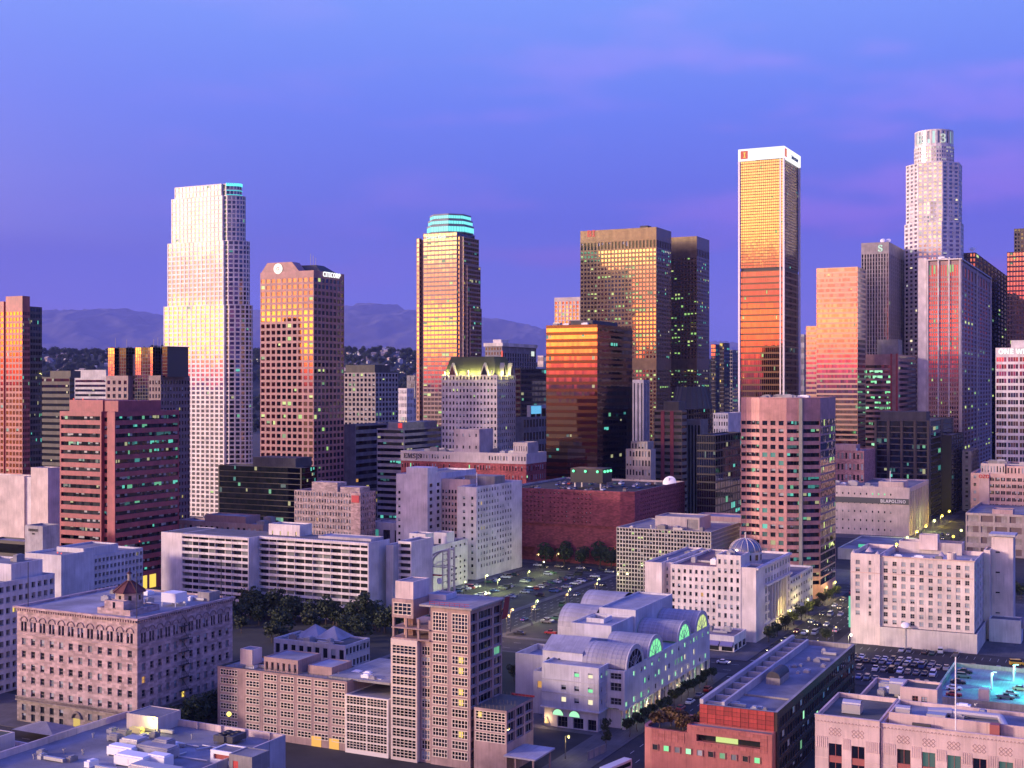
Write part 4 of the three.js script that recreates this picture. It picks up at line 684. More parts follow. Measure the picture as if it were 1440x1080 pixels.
{ // slab with green floors, dark glass block, small ones
  let b = building('office_tower', 'brown tower with green lit floors and grey rooftop box', 1213, 1263, 1289, 498, 1060);
  const m = mat(.44, .26, .24, 'concrete', .5); tier(b.g, b.plan, 0, b.h, { m, e: [(W, H) => ({ c: gr(1, W - 6, .97), r: gr(27, H, .55, 0, 8), rec: .4, sub: 14, gm: [GL.bronze, GL.olive], lit: .3, pal: 'f' }), bands(27, .5, 9, { gm: GL.black, rec: .3, lit: .02 })], par: 1 });
  for (const x of [-5.4, -1]) box(b.g, 'rib', mat(.45, .10, .09, 'concrete'), x - .7, x + .7, 0, b.h + .5, .02, .9);
  box(b.g, 'penthouse', M.grey, b.ax(1232), b.ax(1262), b.h - 1, b.y(477), -22, -3); new Geo().bar([b.ax(1216), b.h - 1, -3], [b.ax(1216), b.h + 5, -3], .3).mesh('vent_pipe', M.paint, b.g);
  b = building('glass_block', 'dark blue glass block with five ribbed bays and low penthouse', 1230, 1307, 1341, 592, 930);
  const bay = (n) => (W, H) => ({ c: gr(n, W, .80), r: gr(17, H, .82), rec: .25, sub: 4, gm: [GL.blue, GL.black, glass(.10, .11, .12)], lit: .14, pal: 'c' });
  tier(b.g, b.plan, 0, b.h, { m: mat(.05, .05, .065, null, .4), e: [bay(4), bay(2)], par: 1, rm: M.dkroof }); box(b.g, 'penthouse', M.dgrey, b.ax(1236), -3, b.h - 1, b.h + 6.5, -22, -5);
  for (let i = 0; i <= 4; i++) { const x = mix(-b.La + .8, -.8, i / 4); box(b.g, 'rib', mat(.04, .04, .05, null, .4), x - .8, x + .8, 0, b.h + .4, .02, 1.4); }
  b = building('office_building', 'black low block attached to the dark blue glass block', 1320, 1338, 1355, 612, 980); tier(b.g, b.plan, 0, b.h, { m: M.black, e: [undefined, grid(5, 16, .7, .7, { gm: GL.black, rec: .2, lit: .02 })], par: 1 });
  b = building('office_building', 'violet grey slab beside the white gridded office tower', 1353, 1366, 1376, 634, 1010); tier(b.g, b.plan, 0, b.h, { m: mat(.40, .38, .42), e: [sw(1, 14, { fc: .3 }), sw(6, 14)], par: 1 });
  b = building('office_building', 'small rose brick building with square windows', 1160, 1215, 1231, 634, 900); tier(b.g, b.plan, 0, b.h, { m: mat(.52, .27, .26, 'stone'), e: [sw(10, 7, { fc: .5, fr: .55, lit: .01 }), undefined], par: 1 }); tier(b.g, rect(b.ax(1172), b.ax(1203), -16, -2), b.h - 1, b.h + 4, { m: mat(.52, .36, .34), par: .6 }); gear(b, -b.La + 2, -2, -14, -2, b.h - 1, 6, 1.2);
  b = building('store_building', 'cream store with dark name band and small windows', 1150, 1279, 1306, 686, 840);
  tier(b.g, b.plan, 0, b.h, { m: mat(.76, .63, .57), e: [(W, H) => ({ c: gr(12, W, .22, 3, 10), r: gr(5, H, .22, 1, 2), rec: .3, each: true, gm: GL.dark, lit: .12, pal: 'f', skip: (i, j) => j === 3 && 0 }), (W, H) => ({ c: gr(12, W, .6), r: [[2, H - 3]], rec: .5, gm: mat(.22, .22, .20, 'concrete') })], par: 1 });
  box(b.g, 'name_band', mat(.10, .11, .11, null, .5), -b.La, -.3, b.y(710), b.y(702), .03, .35); sign(b.g, 'wall_sign', 'BLAPOLINO', 2.1, M.paint, b.ax(1256), b.y(708.2), .36, 0, font, .1);
  tier(b.g, rect(b.ax(1235), -4, -20, -1), b.h - 1, b.h + 3.5, { m: mat(.70, .56, .50), par: .5 }); gear(b, -b.La + 3, -24, -24, -4, b.h - 1, 12, 1.4);
  new Geo().bar([-14, b.h + 3, -10], [-14, b.h + 10, -10], .25).mesh('antenna', M.paint, b.g);
}
{ // right edge
  let b = building('office_tower', 'white gridded office tower with rooftop lettering', 1400, 1500, 1520, 488, 930);
  const w = mat(.78, .74, .73); tier(b.g, b.plan, 0, b.h, { m: w, e: [(W, H) => ({ c: gr(6, W, .86), r: gr(23, H, .62, 0, 6), rec: .7, sub: 4, gm: [GL.bronze, GL.pink, GL.grey, GL.olive], lit: .06, pal: 'c', mull: .3, mm: w })], par: 1 });
  sign(b.g, 'roof_sign', 'ONE WILSHIRE', 3.7, lit(1, 1, 1, 1.2), b.ax(1407) + 16.5, b.h - 4.6, .05); tier(b.g, rect(b.ax(1421), -10, -24, -4), b.h - 1, b.h + 5.5, { m: w, par: .8 });
  b = building('office_building', 'salmon office building with blank corner panel and setback top', 1365, 1470, 1490, 668, 800);
  const m = mat(.66, .44, .38), x1 = b.ax(1377), x2 = b.ax(1391); tier(b.g, rect(-b.La, x1, -b.Lb, 0), 0, b.h, { m, e: [sw(1, 9, { fc: .3, fr: .4 })], par: 1 }); tier(b.g, rect(x1 + .02, x2, -b.Lb, .5), 0, b.h, { m: mat(.68, .50, .44), par: 1 });
  tier(b.g, rect(x2 + .02, 0, -b.Lb, 0), 0, b.h, { m, e: [(W, H) => ({ c: gr(10, W, .78), r: gr(10, H, .52, 0, 1.5), rec: .4, sub: 3, mull: .15, mm: m, gm: [GL.dark, GL.plain] })], par: 1 }); sign(b.g, 'wall_sign', 'OZO', 2.3, M.redmetal, b.ax(1384), b.y(675), .51);
  tier(b.g, rect(b.ax(1378), b.ax(1412), -26, -5), b.h - 1, b.h + 6, { m: mat(.6, .5, .46), e: [sw(8, 1, { fc: .4 })], par: .7 }); tier(b.g, rect(b.ax(1415), -4, -24, -2), b.h - 1, b.h + 5, { m, e: [sw(9, 1, { fc: .4 })], par: .7 }); gear(b, b.ax(1380), -10, -24, -6, b.h + 5, 6, 1.4);
  b = building('parking_garage', 'concrete garage with pink framed bays and mural panel', 1358, 1480, 1500, 726, 730);
  const c = mat(.48, .40, .38, 'concrete'); tier(b.g, b.plan, 0, b.h, { m: c, e: [(W, H) => ({ c: gr(6, W, .84), r: gr(4, H, .58), rec: .5, gm: [mat(.36, .32, .31, 'concrete'), mat(.14, .10, .10, null, .8), mat(.36, .32, .31, 'concrete')], sub: 2 })], par: 1.2 }); tier(b.g, rect(b.ax(1395), b.ax(1424), -12, -1), b.h - 1, b.h + 2.6, { m: mat(.52, .36, .36, 'concrete'), par: .5 });
}
// ---------------------------------------------------------------- near buildings
const plan4 = (b, x0, x1, z0, z1) => rect(x0, x1, z0, z1);
{ // pink palazzo
  const gz = -277, d = depthAtGz(193, gz), b = building('palazzo_building', 'pink stone palazzo with arched top windows and tile roofed cupola', 24, 193, 327, 870, d), h = b.h, La = b.La, Lb = b.Lb, m = M.pinkstone;
  const base = mat(.40, .33, .28, 'stone'), yb = h - 27.4, yt = h - 8.2, wg = [GL.dark, GL.plain, GL.curtain, GL.plain];
  const lower = (W, H) => ({ c: gr(12, W, .43, .9, .9), r: [[.6, 2.6], [h - 30.7, h - 28.8]].filter((q) => q[0] > 0), rec: .35, each: true, gm: wg, lit: .02, pal: 'y', skip: (i, j) => i > 4 && i < 7 });
  const low2 = (W, H) => ({ c: gr(12, W, .43, .9, .9), r: [[.6, 2.6], [h - 30.7, h - 28.8]], rec: .35, gm: wg });
  const mid = (lp) => (W, H) => ({ c: gr(12, W, .43, .9, .9), r: [0, 1, 2, 3, 4].map((k) => [h - 11.3 - 3.77 * (4 - k) - yb + .1, h - 9.35 - 3.77 * (4 - k) - yb + .1]), rec: .35, each: true, gm: wg, lit: lp, pal: 'y', frame: [1, 2, .09, mat(.30, .22, .20, null, .6)] });
  const pairs = (W, H) => { const c = []; for (const [a, e] of gr(12, W, .62, .9, .9)) c.push([a, a + (e - a) * .42], [e - (e - a) * .42, e]); return { c, r: [[1.0, 3.8]], rec: .4, each: true, gm: [GL.dark], lit: .02, pal: 'y' }; };
  tier(b.g, b.plan, 0, yb, { m: base, e: [lower, low2], open: 1 }); tier(b.g, b.plan, yb, yt, { m, e: [mid(.01), mid(.04)], open: 1 }); tier(b.g, b.plan, yt, h, { m, e: [pairs, pairs], par: .5, rm: M.ltroof });
  const arch = new THREE.TorusGeometry(1.35, .2, 5, 12, Math.PI);
  for (const [a, e] of gr(12, La, .62, .9, .9)) { const o = new THREE.Mesh(arch, m); o.name = 'arch'; o.position.set(-La + (a + e) / 2, yt + 4.0, .06); b.g.add(o); }
  for (const [a, e] of gr(12, Lb, .62, .9, .9)) { const o = new THREE.Mesh(arch, m); o.name = 'arch'; o.position.set(.06, yt + 4.0, -(a + e) / 2); o.rotation.y = Math.PI / 2; b.g.add(o); }
  const co = new Geo(); co.box(-La - .9, .9, h - .45, h + .12, .02, .9); co.box(.02, .9, h - .45, h + .12, -Lb - .3, .018); co.box(-La - .9, -La - .02, h - .45, h + .12, -Lb, .018); co.mesh('cornice', m, b.g);
  const cb = new Geo(); for (let x = -La + .4; x < -.2; x += .95) cb.box(x, x + .42, h - 1.25, h - .46, .01, .6); for (let z = -.6; z > -Lb; z -= .95) cb.box(.01, .6, h - 1.25, h - .46, z - .42, z); { const o = cb.mesh('corbels', m, b.g); o.userData.kind = 'stuff'; }
  const be = new Geo(); be.box(-La - .3, .35, yb - .35, yb - .02, .01, .55); be.box(-La - .3, .35, yb + .75, yb + .95, .3, .5); for (let x = -La; x < .2; x += .5) be.box(x, x + .2, yb, yb + .74, .32, .48); be.box(.01, .55, yb - .35, yb - .02, -Lb, -.01); be.box(.3, .5, yb + .75, yb + .95, -Lb, -.02); for (let z = -.3; z > -Lb; z -= .5) be.box(.32, .48, yb, yb + .74, z - .2, z); be.mesh('balustrade', base, b.g);
  for (const dy of [yt - .1]) { const s = new Geo(); s.box(-La - .05, .12, dy, dy + .3, .01, .16); s.box(.01, .16, dy, dy + .3, -Lb, -.01); s.mesh('string_course', m, b.g); }
  { const g = new Geo(), x = b.ax(108); g.box(x - 1.3, x + 1.3, .2, 3.4, .01, .06); g.mesh('entrance', lit(1, .7, .15, .55), b.g); const o = new THREE.Mesh(new THREE.TorusGeometry(1.7, .45, 6, 14, Math.PI), base); o.name = 'entrance_arch'; o.position.set(x, 3.4, .1); b.g.add(o); }
  // cupola
  const cx = b.ax(147), cz = -10, r = 4.2, y0 = h - .5, y1 = h + 5.6, oc = []; for (let k = 0; k < 8; k++) { const a = (k + .5) / 8 * 6.2832 + Math.PI; oc.push([cx + r * Math.sin(a), cz + r * Math.cos(a)]); }
  const ow = (W, H) => ({ c: [[W / 2 - .45, W / 2 + .45]], r: [[H - 2.4, H - 1]], rec: .2, gm: GL.dark });
  tier(b.g, oc, y0, y1, { m: mat(.58, .44, .38, 'stone'), e: Array(8).fill(ow), open: 1 });
  { const g = new Geo(), R = 5; for (let k = 0; k < 8; k++) { const a = (k + .5) / 8 * 6.2832 + Math.PI, c = (k + 1.5) / 8 * 6.2832 + Math.PI, p = (q, rr, y) => [cx + rr * Math.sin(q), y, cz + rr * Math.cos(q)]; g.quad(p(a, R, y1 - .2), p(c, R, y1 - .2), p(c, .7, y1 + 2.9), p(a, .7, y1 + 2.9), 4, 4); } g.mesh('tile_roof', M.tile, b.g); const rb = new Geo(); for (let k = 0; k < 8; k++) { const a = (k + .5) / 8 * 6.2832, p = (rr, y) => [cx + rr * Math.sin(a), y, cz + rr * Math.cos(a)]; rb.bar(p(R, y1 - .15), p(.7, y1 + 2.95), .14, 5); } rb.mesh('roof_ridges', M.tile, b.g); }
  new Geo().bar([cx, y1 + 2.8, cz], [cx, y1 + 5, cz], .55, 10).mesh('lantern', mat(.5, .44, .36), b.g); { const o = new THREE.Mesh(new THREE.ConeGeometry(.9, .8, 10), M.tile); o.name = 'lantern_cap'; o.position.set(cx, y1 + 5.4, cz); b.g.add(o); }
  tier(b.g, rect(cx - 6.4, cx + 6, cz - 6, cz + 6.2), y0, h + 1.2, { m, par: .3 }); tier(b.g, rect(cx - 3.4, cx + 3.8, cz + 4, cz + 6.5), h + 1.2, h + 3.6, { m, e: [(W, H) => ({ c: [[W / 2 - .5, W / 2 + .5]], r: [[.3, 2]], rec: .3 })], par: .2 });
  const ac = new Geo(); ac.box(-10, -4.5, h + .8, h + 3.6, -26, -21); for (const [x, z] of [[-9.8, -25.8], [-4.7, -25.8], [-9.8, -21.2], [-4.7, -21.2]]) ac.box(x - .1, x + .1, h - .5, h + .8, z - .1, z + .1); ac.mesh('cooling_tower', M.paint, b.g);
  tier(b.g, rect(-7, -2.5, -Lb + 3, -Lb + 8), h - .5, h + 2.2, { m: M.concrete, par: .3 }); gear(b, -La + 4, -4, -Lb + 4, -20, h - .5, 22, .7);
  for (const [x, z, t] of [[b.ax(34), -1.5, 13], [b.ax(187), -1.5, 13], [-2, -Lb + 3, 12]]) new Geo().bar([x, h - .5, z], [x, h + t, z], .12).mesh('flagpole', M.dark, b.g);
  const fe = new Geo(), fz = b.bz(258); for (let k = 0; k < 7; k++) { const y = 6.2 + k * 3.77; fe.box(.02, 1.1, y, y + .1, fz - 2, fz + 2); for (const z of [fz - 2, fz - 1, fz, fz + 1, fz + 2]) fe.box(1.04, 1.1, y + .1, y + 1.1, z - .03, z + .03); fe.box(1.03, 1.11, y + 1.1, y + 1.16, fz - 2, fz + 2); fe.bar([.6, y, fz - 1.6], [.6, y + 3.7, fz + 1.4], .09, 4); } fe.mesh('fire_escape', M.dark, b.g);
}
{ // white stepped apartments behind
  const bal = (nc, nr) => (W, H) => ({ c: gr(nc, W, .62), r: gr(nr, H, .52, 0, .8), rec: 1.1, each: true, gm: [GL.dark, GL.plain, GL.curtain], lit: .03, pal: 'y', skip: (i, j) => false });
  let b = building('apartment_block', 'white stepped apartment block with blank grey end wall behind the pink palazzo', 35, 86, 201, 781, 520);
  const m = mat(.66, .645, .66); tier(b.g, rect(-b.La, 0, -18, 0), 0, b.h, { m, par: .8 }); tier(b.g, rect(-b.La, .02, -b.Lb, -18.02), 0, b.h - 2.2, { m, e: [undefined, bal(13, 9)], par: .8, rm: M.roof }); tier(b.g, rect(-16, -1, -b.Lb + 14, -b.Lb + 34), b.h - 3, b.h + 1.2, { m, par: .6 });
  for (const [x, z] of [[-4, -2], [-1, -1], [-1, -b.Lb + 1]]) { const o = new THREE.Mesh(new THREE.SphereGeometry(.3, 8, 6), lit(1, .1, .05, 1)); o.name = 'beacon'; o.position.set(x, b.h + .6, z); b.g.add(o); }
  b = building('apartment_block', 'white balconied apartment block with grey rooftop house at the palazzo end', -190, -60, 77, 830, 400);
  b.h = hAt(806, depthAtGx(77, b.gx)); tier(b.g, b.plan, 0, b.h, { m, e: [undefined, (W, H) => ({ c: gr(15, W, .6), r: gr(10, H, .52, 0, .8), rec: 1.1, each: true, gm: [GL.dark, GL.plain, GL.curtain], lit: .03, pal: 'y' })], par: .8 }); tier(b.g, rect(-22, -2, b.bz(66), b.bz(22)), b.h - .8, b.h + 5, { m, par: .6 }); gear(b, -20, -4, b.bz(64), b.bz(30), b.h + 4.4, 3);
}
{ // balcony apartments
  const gz = -456, d = depthAtGz(520, gz), b = building('apartment_block', 'long white apartment slab with dark stacked balconies', 245, 520, 546, 765, d), La = b.La, h = b.h, n = 12, fl = h / n;
  const m = mat(.77, .71, .68), x1 = b.ax(274), x2 = b.ax(366), pr = 7, bk = m, g = b.g;
  const back = (k) => (W, H) => ({ c: gr(k * 2, W, .9), r: gr(n, H, .8), rec: .15, gm: [GL.dark, GL.plain, GL.dark, GL.dark, GL.curtain], lit: .012, pal: 'y' });
  tier(g, rect(-La, x1, -15, pr + 1.6), 0, h + .6, { m, par: .8 }); tier(g, rect(x1 + .02, x2, -15, pr), 0, h, { m: bk, e: [back(4), undefined], par: .5, rm: M.roof }); tier(g, rect(x2 + .02, 0, -15, 0), 0, h, { m: bk, e: [back(6), undefined], par: .5, rm: M.roof });
  box(g, 'end_wall', m, .02, .45, 0, h + .6, -15, 1.7); box(g, 'end_wall', m, x2 + .02, x2 + .45, 0, h + .5, .1, pr + 1.7);
  const slab = (w) => { const q = new Geo(); q.box(0, w, -.18, 0, 0, 1.55); q.box(0, w, 0, .95, 1.42, 1.55); return q.geometry(); };
  const run = (xa, xb, nb, z) => { const w = (xb - xa) / nb, sg = slab(w - .02); for (let j = 0; j < n; j++) for (let i = 0; i < nb; i++) { const o = new THREE.Mesh(sg, m); o.name = 'balcony'; o.position.set(xa + i * w + .01, j * fl + .2, z + .01); o.castShadow = o.receiveShadow = true; g.add(o); } for (let i = 0; i <= nb; i++) box(g, 'balcony_divider', m, xa + i * w - .11, xa + i * w + .11, 0, h - .2, z + .02, z + 1.3); box(g, 'fascia', m, xa, xb, h - .6, h + .5, z + .02, z + 1.75); };
  run(x1 + .1, x2 - .1, 4, pr); run(x2 + .5, -.1, 6, 0);
  const ribs = new Geo(); for (let x = -La + 1; x < -2; x += 1.25) ribs.box(x, x + .6, h + .1, h + .55, -14, x < x2 ? pr - 1 : -1); { const o = ribs.mesh('roof_panels', M.grey, g); o.userData.kind = 'stuff'; }
  tier(g, rect(b.ax(368), b.ax(412), -14, -5), h, h + 5.4, { m, e: [(W, H) => ({ c: gr(4, W, .15), r: [[.4, 2.4]], rec: .2, lit: .3, pal: 'y' })], par: .5 }); tier(g, rect(b.ax(440), -2, -14, -4), h, h + 1.6, { m: M.lav, par: .3, rm: M.ltroof });
  tier(g, rect(3, 6.5, -20, -8), 0, h - 1, { m: mat(.55, .55, .56), par: .4 }); tier(g, rect(6.52, 13, -30, -12), 0, h + .3, { m, e: [(W, H) => ({ c: [[.6, W - .4]], r: gr(n, H, .6, 0, .5), rec: 1.4, gm: [GL.dark, GL.plain] })], par: .5 });
}
{ // low school building with blue roofs
  const b = building('low_building', 'low white building with grey pitched roof lights between the apartments', 385, 486, 520, 908, 428);
  const m = mat(.62, .60, .60); tier(b.g, rect(-b.La, 0, -b.Lb, 0), 0, b.h, { m, e: [(W, H) => ({ c: gr(9, W, .55), r: gr(2, H, .5), rec: .3, gm: GL.dark }), (W, H) => ({ c: gr(7, W, .7), r: gr(3, H, .5), rec: .5, gm: GL.dark, lit: .05, pal: 'w' })], par: .6, rm: M.dkroof });
  for (const x of [b.ax(415), b.ax(442)]) { const g = new Geo(), z = -b.Lb + 8, y = b.h - .4; g.tri([x - 5, y, z], [x + 5, y, z], [x, y + 4, z - 5]); g.tri([x + 5, y, z], [x + 5, y, z - 10], [x, y + 4, z - 5]); g.tri([x + 5, y, z - 10], [x - 5, y, z - 10], [x, y + 4, z - 5]); g.tri([x - 5, y, z - 10], [x - 5, y, z], [x, y + 4, z - 5]); g.mesh('roof_light', M.ltroof, b.g); }
  gear(b, -b.La + 3, -4, -b.Lb + 14, -4, b.h - .6, 8, .8);
}
{ // residential tower under construction and its wings
  const gz = -293.5, con = mat(.46, .32, .285, 'concrete'), fm = mat(.72, .61, .46, null, .5), gmw = [GL.black, GL.dark, GL.blue], fl = 2.755, wl = LIT.y;
  let d = depthAtGz(661.5, gz), b = building('apartment_tower', 'pink concrete tower under construction with cream gridded window frames', 552, 661.5, 706, 858, d), La = b.La, h = b.h, g = b.g;
  const X = (px) => b.ax(px) + La, rows = []; for (let k = 0; k < 15; k++) rows.push([h - 1.2 - fl * (k + 1) + .55, h - 1.2 - fl * k]); rows.reverse(); const rr = rows.filter((q) => q[0] > .2);
  const nr = rr.length, top = rr.map((q) => q); top[nr - 2] = null; const tall = rr.slice(0, nr - 2); tall.push([rr[nr - 2][0], rr[nr - 1][1]]);
  const bSide = (W, H) => ({ c: [[.5, W * .2], [W * .26, W * .68], [W * .74, W - .5]], r: rr, rec: .6, sub: 1, each: true, gm: [GL.dark, GL.blue, GL.plain], lit: .02, pal: 'c', frame: (i) => [i === 1 ? 4 : 2, 1, .09, mat(.36, .35, .38, null, .6)] });
  const xm = b.ax(605.5);
  tier(g, rect(xm, 0, -b.Lb, 0), 0, h, { m: con, e: [(W, H) => ({ c: [[b.ax(608.5) - xm, b.ax(629.5) - xm], [b.ax(635.5) - xm, b.ax(658) - xm]], r: tall, rec: .1, each: true, gm: gmw, frame: (i, j) => [5, j === tall.length - 1 ? 5 : 2, .17, fm, .2], lit: 0 }), bSide], par: 0, rm: M.grey });
  box(g, 'roof_slab', mat(.40, .37, .34, 'concrete'), xm - 3, .8, h + .02, h + .5, -b.Lb - .5, .8);
  // stair bay and gridded bay at the left
  const hl = b.yA(560, 868), r2 = []; for (let y = .6; y + fl < hl - .2; y += fl) r2.push([y + .25, y + fl - .12]);
  tier(g, rect(-La, b.ax(589), -b.Lb + 2, .9), 0, hl - 5.6, { m: mat(.56, .47, .40, null, .6), e: [(W, H) => ({ c: [[.45, W - .35]], r: r2.slice(0, -2), rec: .2, each: true, gm: gmw, frame: () => [6, 3, .13, fm, .2], lit: 0 })], par: .2 });
  tier(g, rect(b.ax(589) + .02, xm - .02, -b.Lb + 2, -.5), 0, hl - 5.6, { m: con, e: [(W, H) => ({ c: [[.5, W - .5]], r: r2.slice(0, -2), rec: .3, each: true, gm: [GL.dark, GL.curtain], frame: () => [3, 2, .12, fm, .2], lit: .05, pal: 'y' })], par: .2 });
  for (const y of [hl - 5.6, hl - 2.8]) { box(g, 'floor_slab', con, -La, xm - .05, y + .02, y + .35, -b.Lb + 2, .6); } for (const px of [553, 571, 588, 604]) box(g, 'column', con, b.ax(px) - .3, b.ax(px) + .3, hl - 5.2, hl - .1, -.6, 0); box(g, 'unfinished_room', mat(.66, .42, .33), b.ax(560), b.ax(572), hl - 5.2, hl - .2, -5, -3);
  tier(g, rect(-La, b.ax(582), -8, .3), hl, hl + 5, { m: con, e: [(W, H) => ({ c: [[.5, W - .6]], r: [[.8, 4]], rec: .2, each: true, gm: gmw, frame: [4, 3, .16, fm, .2] })], par: 0 }); tier(g, rect(-La + .6, b.ax(580), -9, -.4), hl + 5, hl + 9.6, { m: mat(.76, .62, .57), par: .2 }); tier(g, rect(b.ax(580) + .02, b.ax(606), -14, -8), hl - .2, hl + 5.5, { m: mat(.66, .64, .66), par: .3 });
  const rl = new Geo(); for (let x = xm; x < 0; x += 1.5) rl.bar([x, h + .5, .6], [x, h + 1.5, .6], .05, 4); rl.bar([xm, h + 1.5, .6], [0, h + 1.5, .6], .05, 4); rl.bar([xm, h + 1, .6], [0, h + 1, .6], .05, 4); rl.mesh('guard_rail', M.redmetal, g);
  { const s = new Geo(); s.quad([.9, h - 5, -b.Lb + 2], [.9, h - 5, -b.Lb - 1.5], [1.4, h + .8, -b.Lb - 2], [1.4, h + .8, -b.Lb + 1], 3, 6); s.mesh('debris_net', mat(.22, .03, .03, null, .9), g); }
  for (const k of [5, 6, 8, 9, 12]) { const y = rr[nr - k]; if (y) new Geo().box(-3.4, -2.2, y[0] + .4, y[1] - .3, -.1, -.05).mesh('lit_pane', wl[0], g); }
  // right lower block
  d = depthAtGz(712.5, gz); b = building('apartment_wing', 'lower unfinished block with cream gridded bay and bare roof slab', 666.5, 712.5, 750, 1000, d); g = b.g; h = b.h;
  const r3 = []; for (let y = h - .6; y - fl > 6.3; y -= fl) r3.unshift([y - fl + .3, y - .1]);
  tier(g, rect(-b.La, 0, -b.Lb, 0), 0, h, { m: con, e: [(W, H) => ({ c: [[.4, W - .4]], r: r3, rec: .22, each: true, gm: gmw, frame: () => [8, 3, .15, fm, .2], lit: 0 }), (W, H) => ({ c: gr(3, W, .84), r: r3, rec: .6, each: true, gm: [GL.dark, GL.blue], frame: [3, 1, .09, mat(.36, .35, .38, null, .6)], lit: .02 })], par: 0, rm: M.olive });
  { const s = new Geo(); for (let x = -b.La + 1; x < 0; x += 1.1) for (const z of [-.4, -b.Lb * .4, -b.Lb + 1]) s.bar([x, h, z], [x, h + .9 + rnd() * .3, z], .04, 4); const o = s.mesh('rebar', mat(.3, .24, .14, null, .8), g); o.userData.kind = 'stuff'; } box(g, 'edge_form', M.redmetal, -b.La + 3, .2, h + .02, h + .5, -b.Lb - .4, -b.Lb - .1);
  new Geo().box(-b.La + 1.2, -b.La + 2.2, r3[r3.length - 1][0] + .6, r3[r3.length - 1][1] - .4, -.12, -.06).mesh('lit_pane', wl[0], g);
  box(g, 'canopy', M.lav, .1, 9, 5.4, 5.8, -10, 2); for (const [x, z] of [[8, -9], [8, 1], [3, 1]]) box(g, 'column', con, x - .2, x + .2, 0, 5.4, z - .2, z + .2);
  // left wing
  d = depthAtGz(548.5, gz); b = building('apartment_wing', 'long unfinished wing with rows of cream gridded windows and cluttered roof', 306, 548.5, 552, 966, d, { Lb: 17 }); g = b.g; h = b.h;
  const xw = b.ax(488), f2 = 2.42, r4 = []; for (let y = h - .5; y - f2 > .2; y -= f2) r4.unshift([y - f2 + .55, y - .1]);
  const units = [[310, 334], [346, 365], [371, 389.5], [394.5, 413.5], [418.5, 438], [442, 462], [467, 485.5]];
  tier(g, rect(-b.La, xw, -b.Lb, 0), 0, h, { m: con, e: [(W, H) => ({ c: units.map(([a, c]) => [b.ax(a) + b.La, b.ax(c) + b.La]), r: r4, rec: .1, each: true, gm: gmw, frame: (i) => [i ? 4 : 6, 2, .17, fm, .2], lit: .0 })], par: .5, rm: M.grey, pm: M.olive });
  const hb = h - 3.2, r5 = []; for (let y = hb - .2; y - f2 > .2; y -= f2) r5.unshift([y - f2 + .12, y - .08]);
  tier(g, rect(xw + .02, 0, -b.Lb, .9), 0, hb, { m: mat(.70, .64, .56, null, .6), e: [(W, H) => ({ c: [[.4, W / 2 - .1], [W / 2 + .1, W - .4]], r: r5, rec: .2, each: true, gm: gmw, frame: () => [6, 3, .13, fm, .2], lit: 0 })], par: .3 });
  box(g, 'curved_roof', mat(.36, .36, .34, 'concrete'), xw - 8, -2, h - .4, h + .2, -b.Lb - 12, -3);
  tier(g, rect(b.ax(362), b.ax(410), -14, -3), h - .5, h + 3.4, { m: con, e: [(W, H) => ({ c: gr(6, W, .45), r: [[.3, 2.6]], rec: .6, gm: GL.dark })], par: .2, rm: M.ltroof }); tier(g, rect(b.ax(330), b.ax(347), -7, -2.5), h + .6, h + 5, { m: mat(.76, .62, .55), par: .1 }); tier(g, rect(b.ax(418), b.ax(452), -15, -5), h - .5, h + 2, { m: con, par: .2, rm: M.ltroof });
  gear(b, -b.La + 2, -6, -15, -2, h - .5, 30, .7); { const s = new Geo(); for (let x = -b.La + 1; x < xw; x += 1.6) s.bar([x, h, -.3], [x, h + .9, -.3], .05, 4); s.bar([-b.La, h + .9, -.3], [xw, h + .9, -.3], .05, 4); s.mesh('guard_rail', M.olive, g); }
  for (const px of [445, 470]) new Geo().box(b.ax(px) - 1.6, b.ax(px) + 1.6, .2, 3, .05, .1).mesh('site_opening', lit(1, .5, .08, .8), g);
}
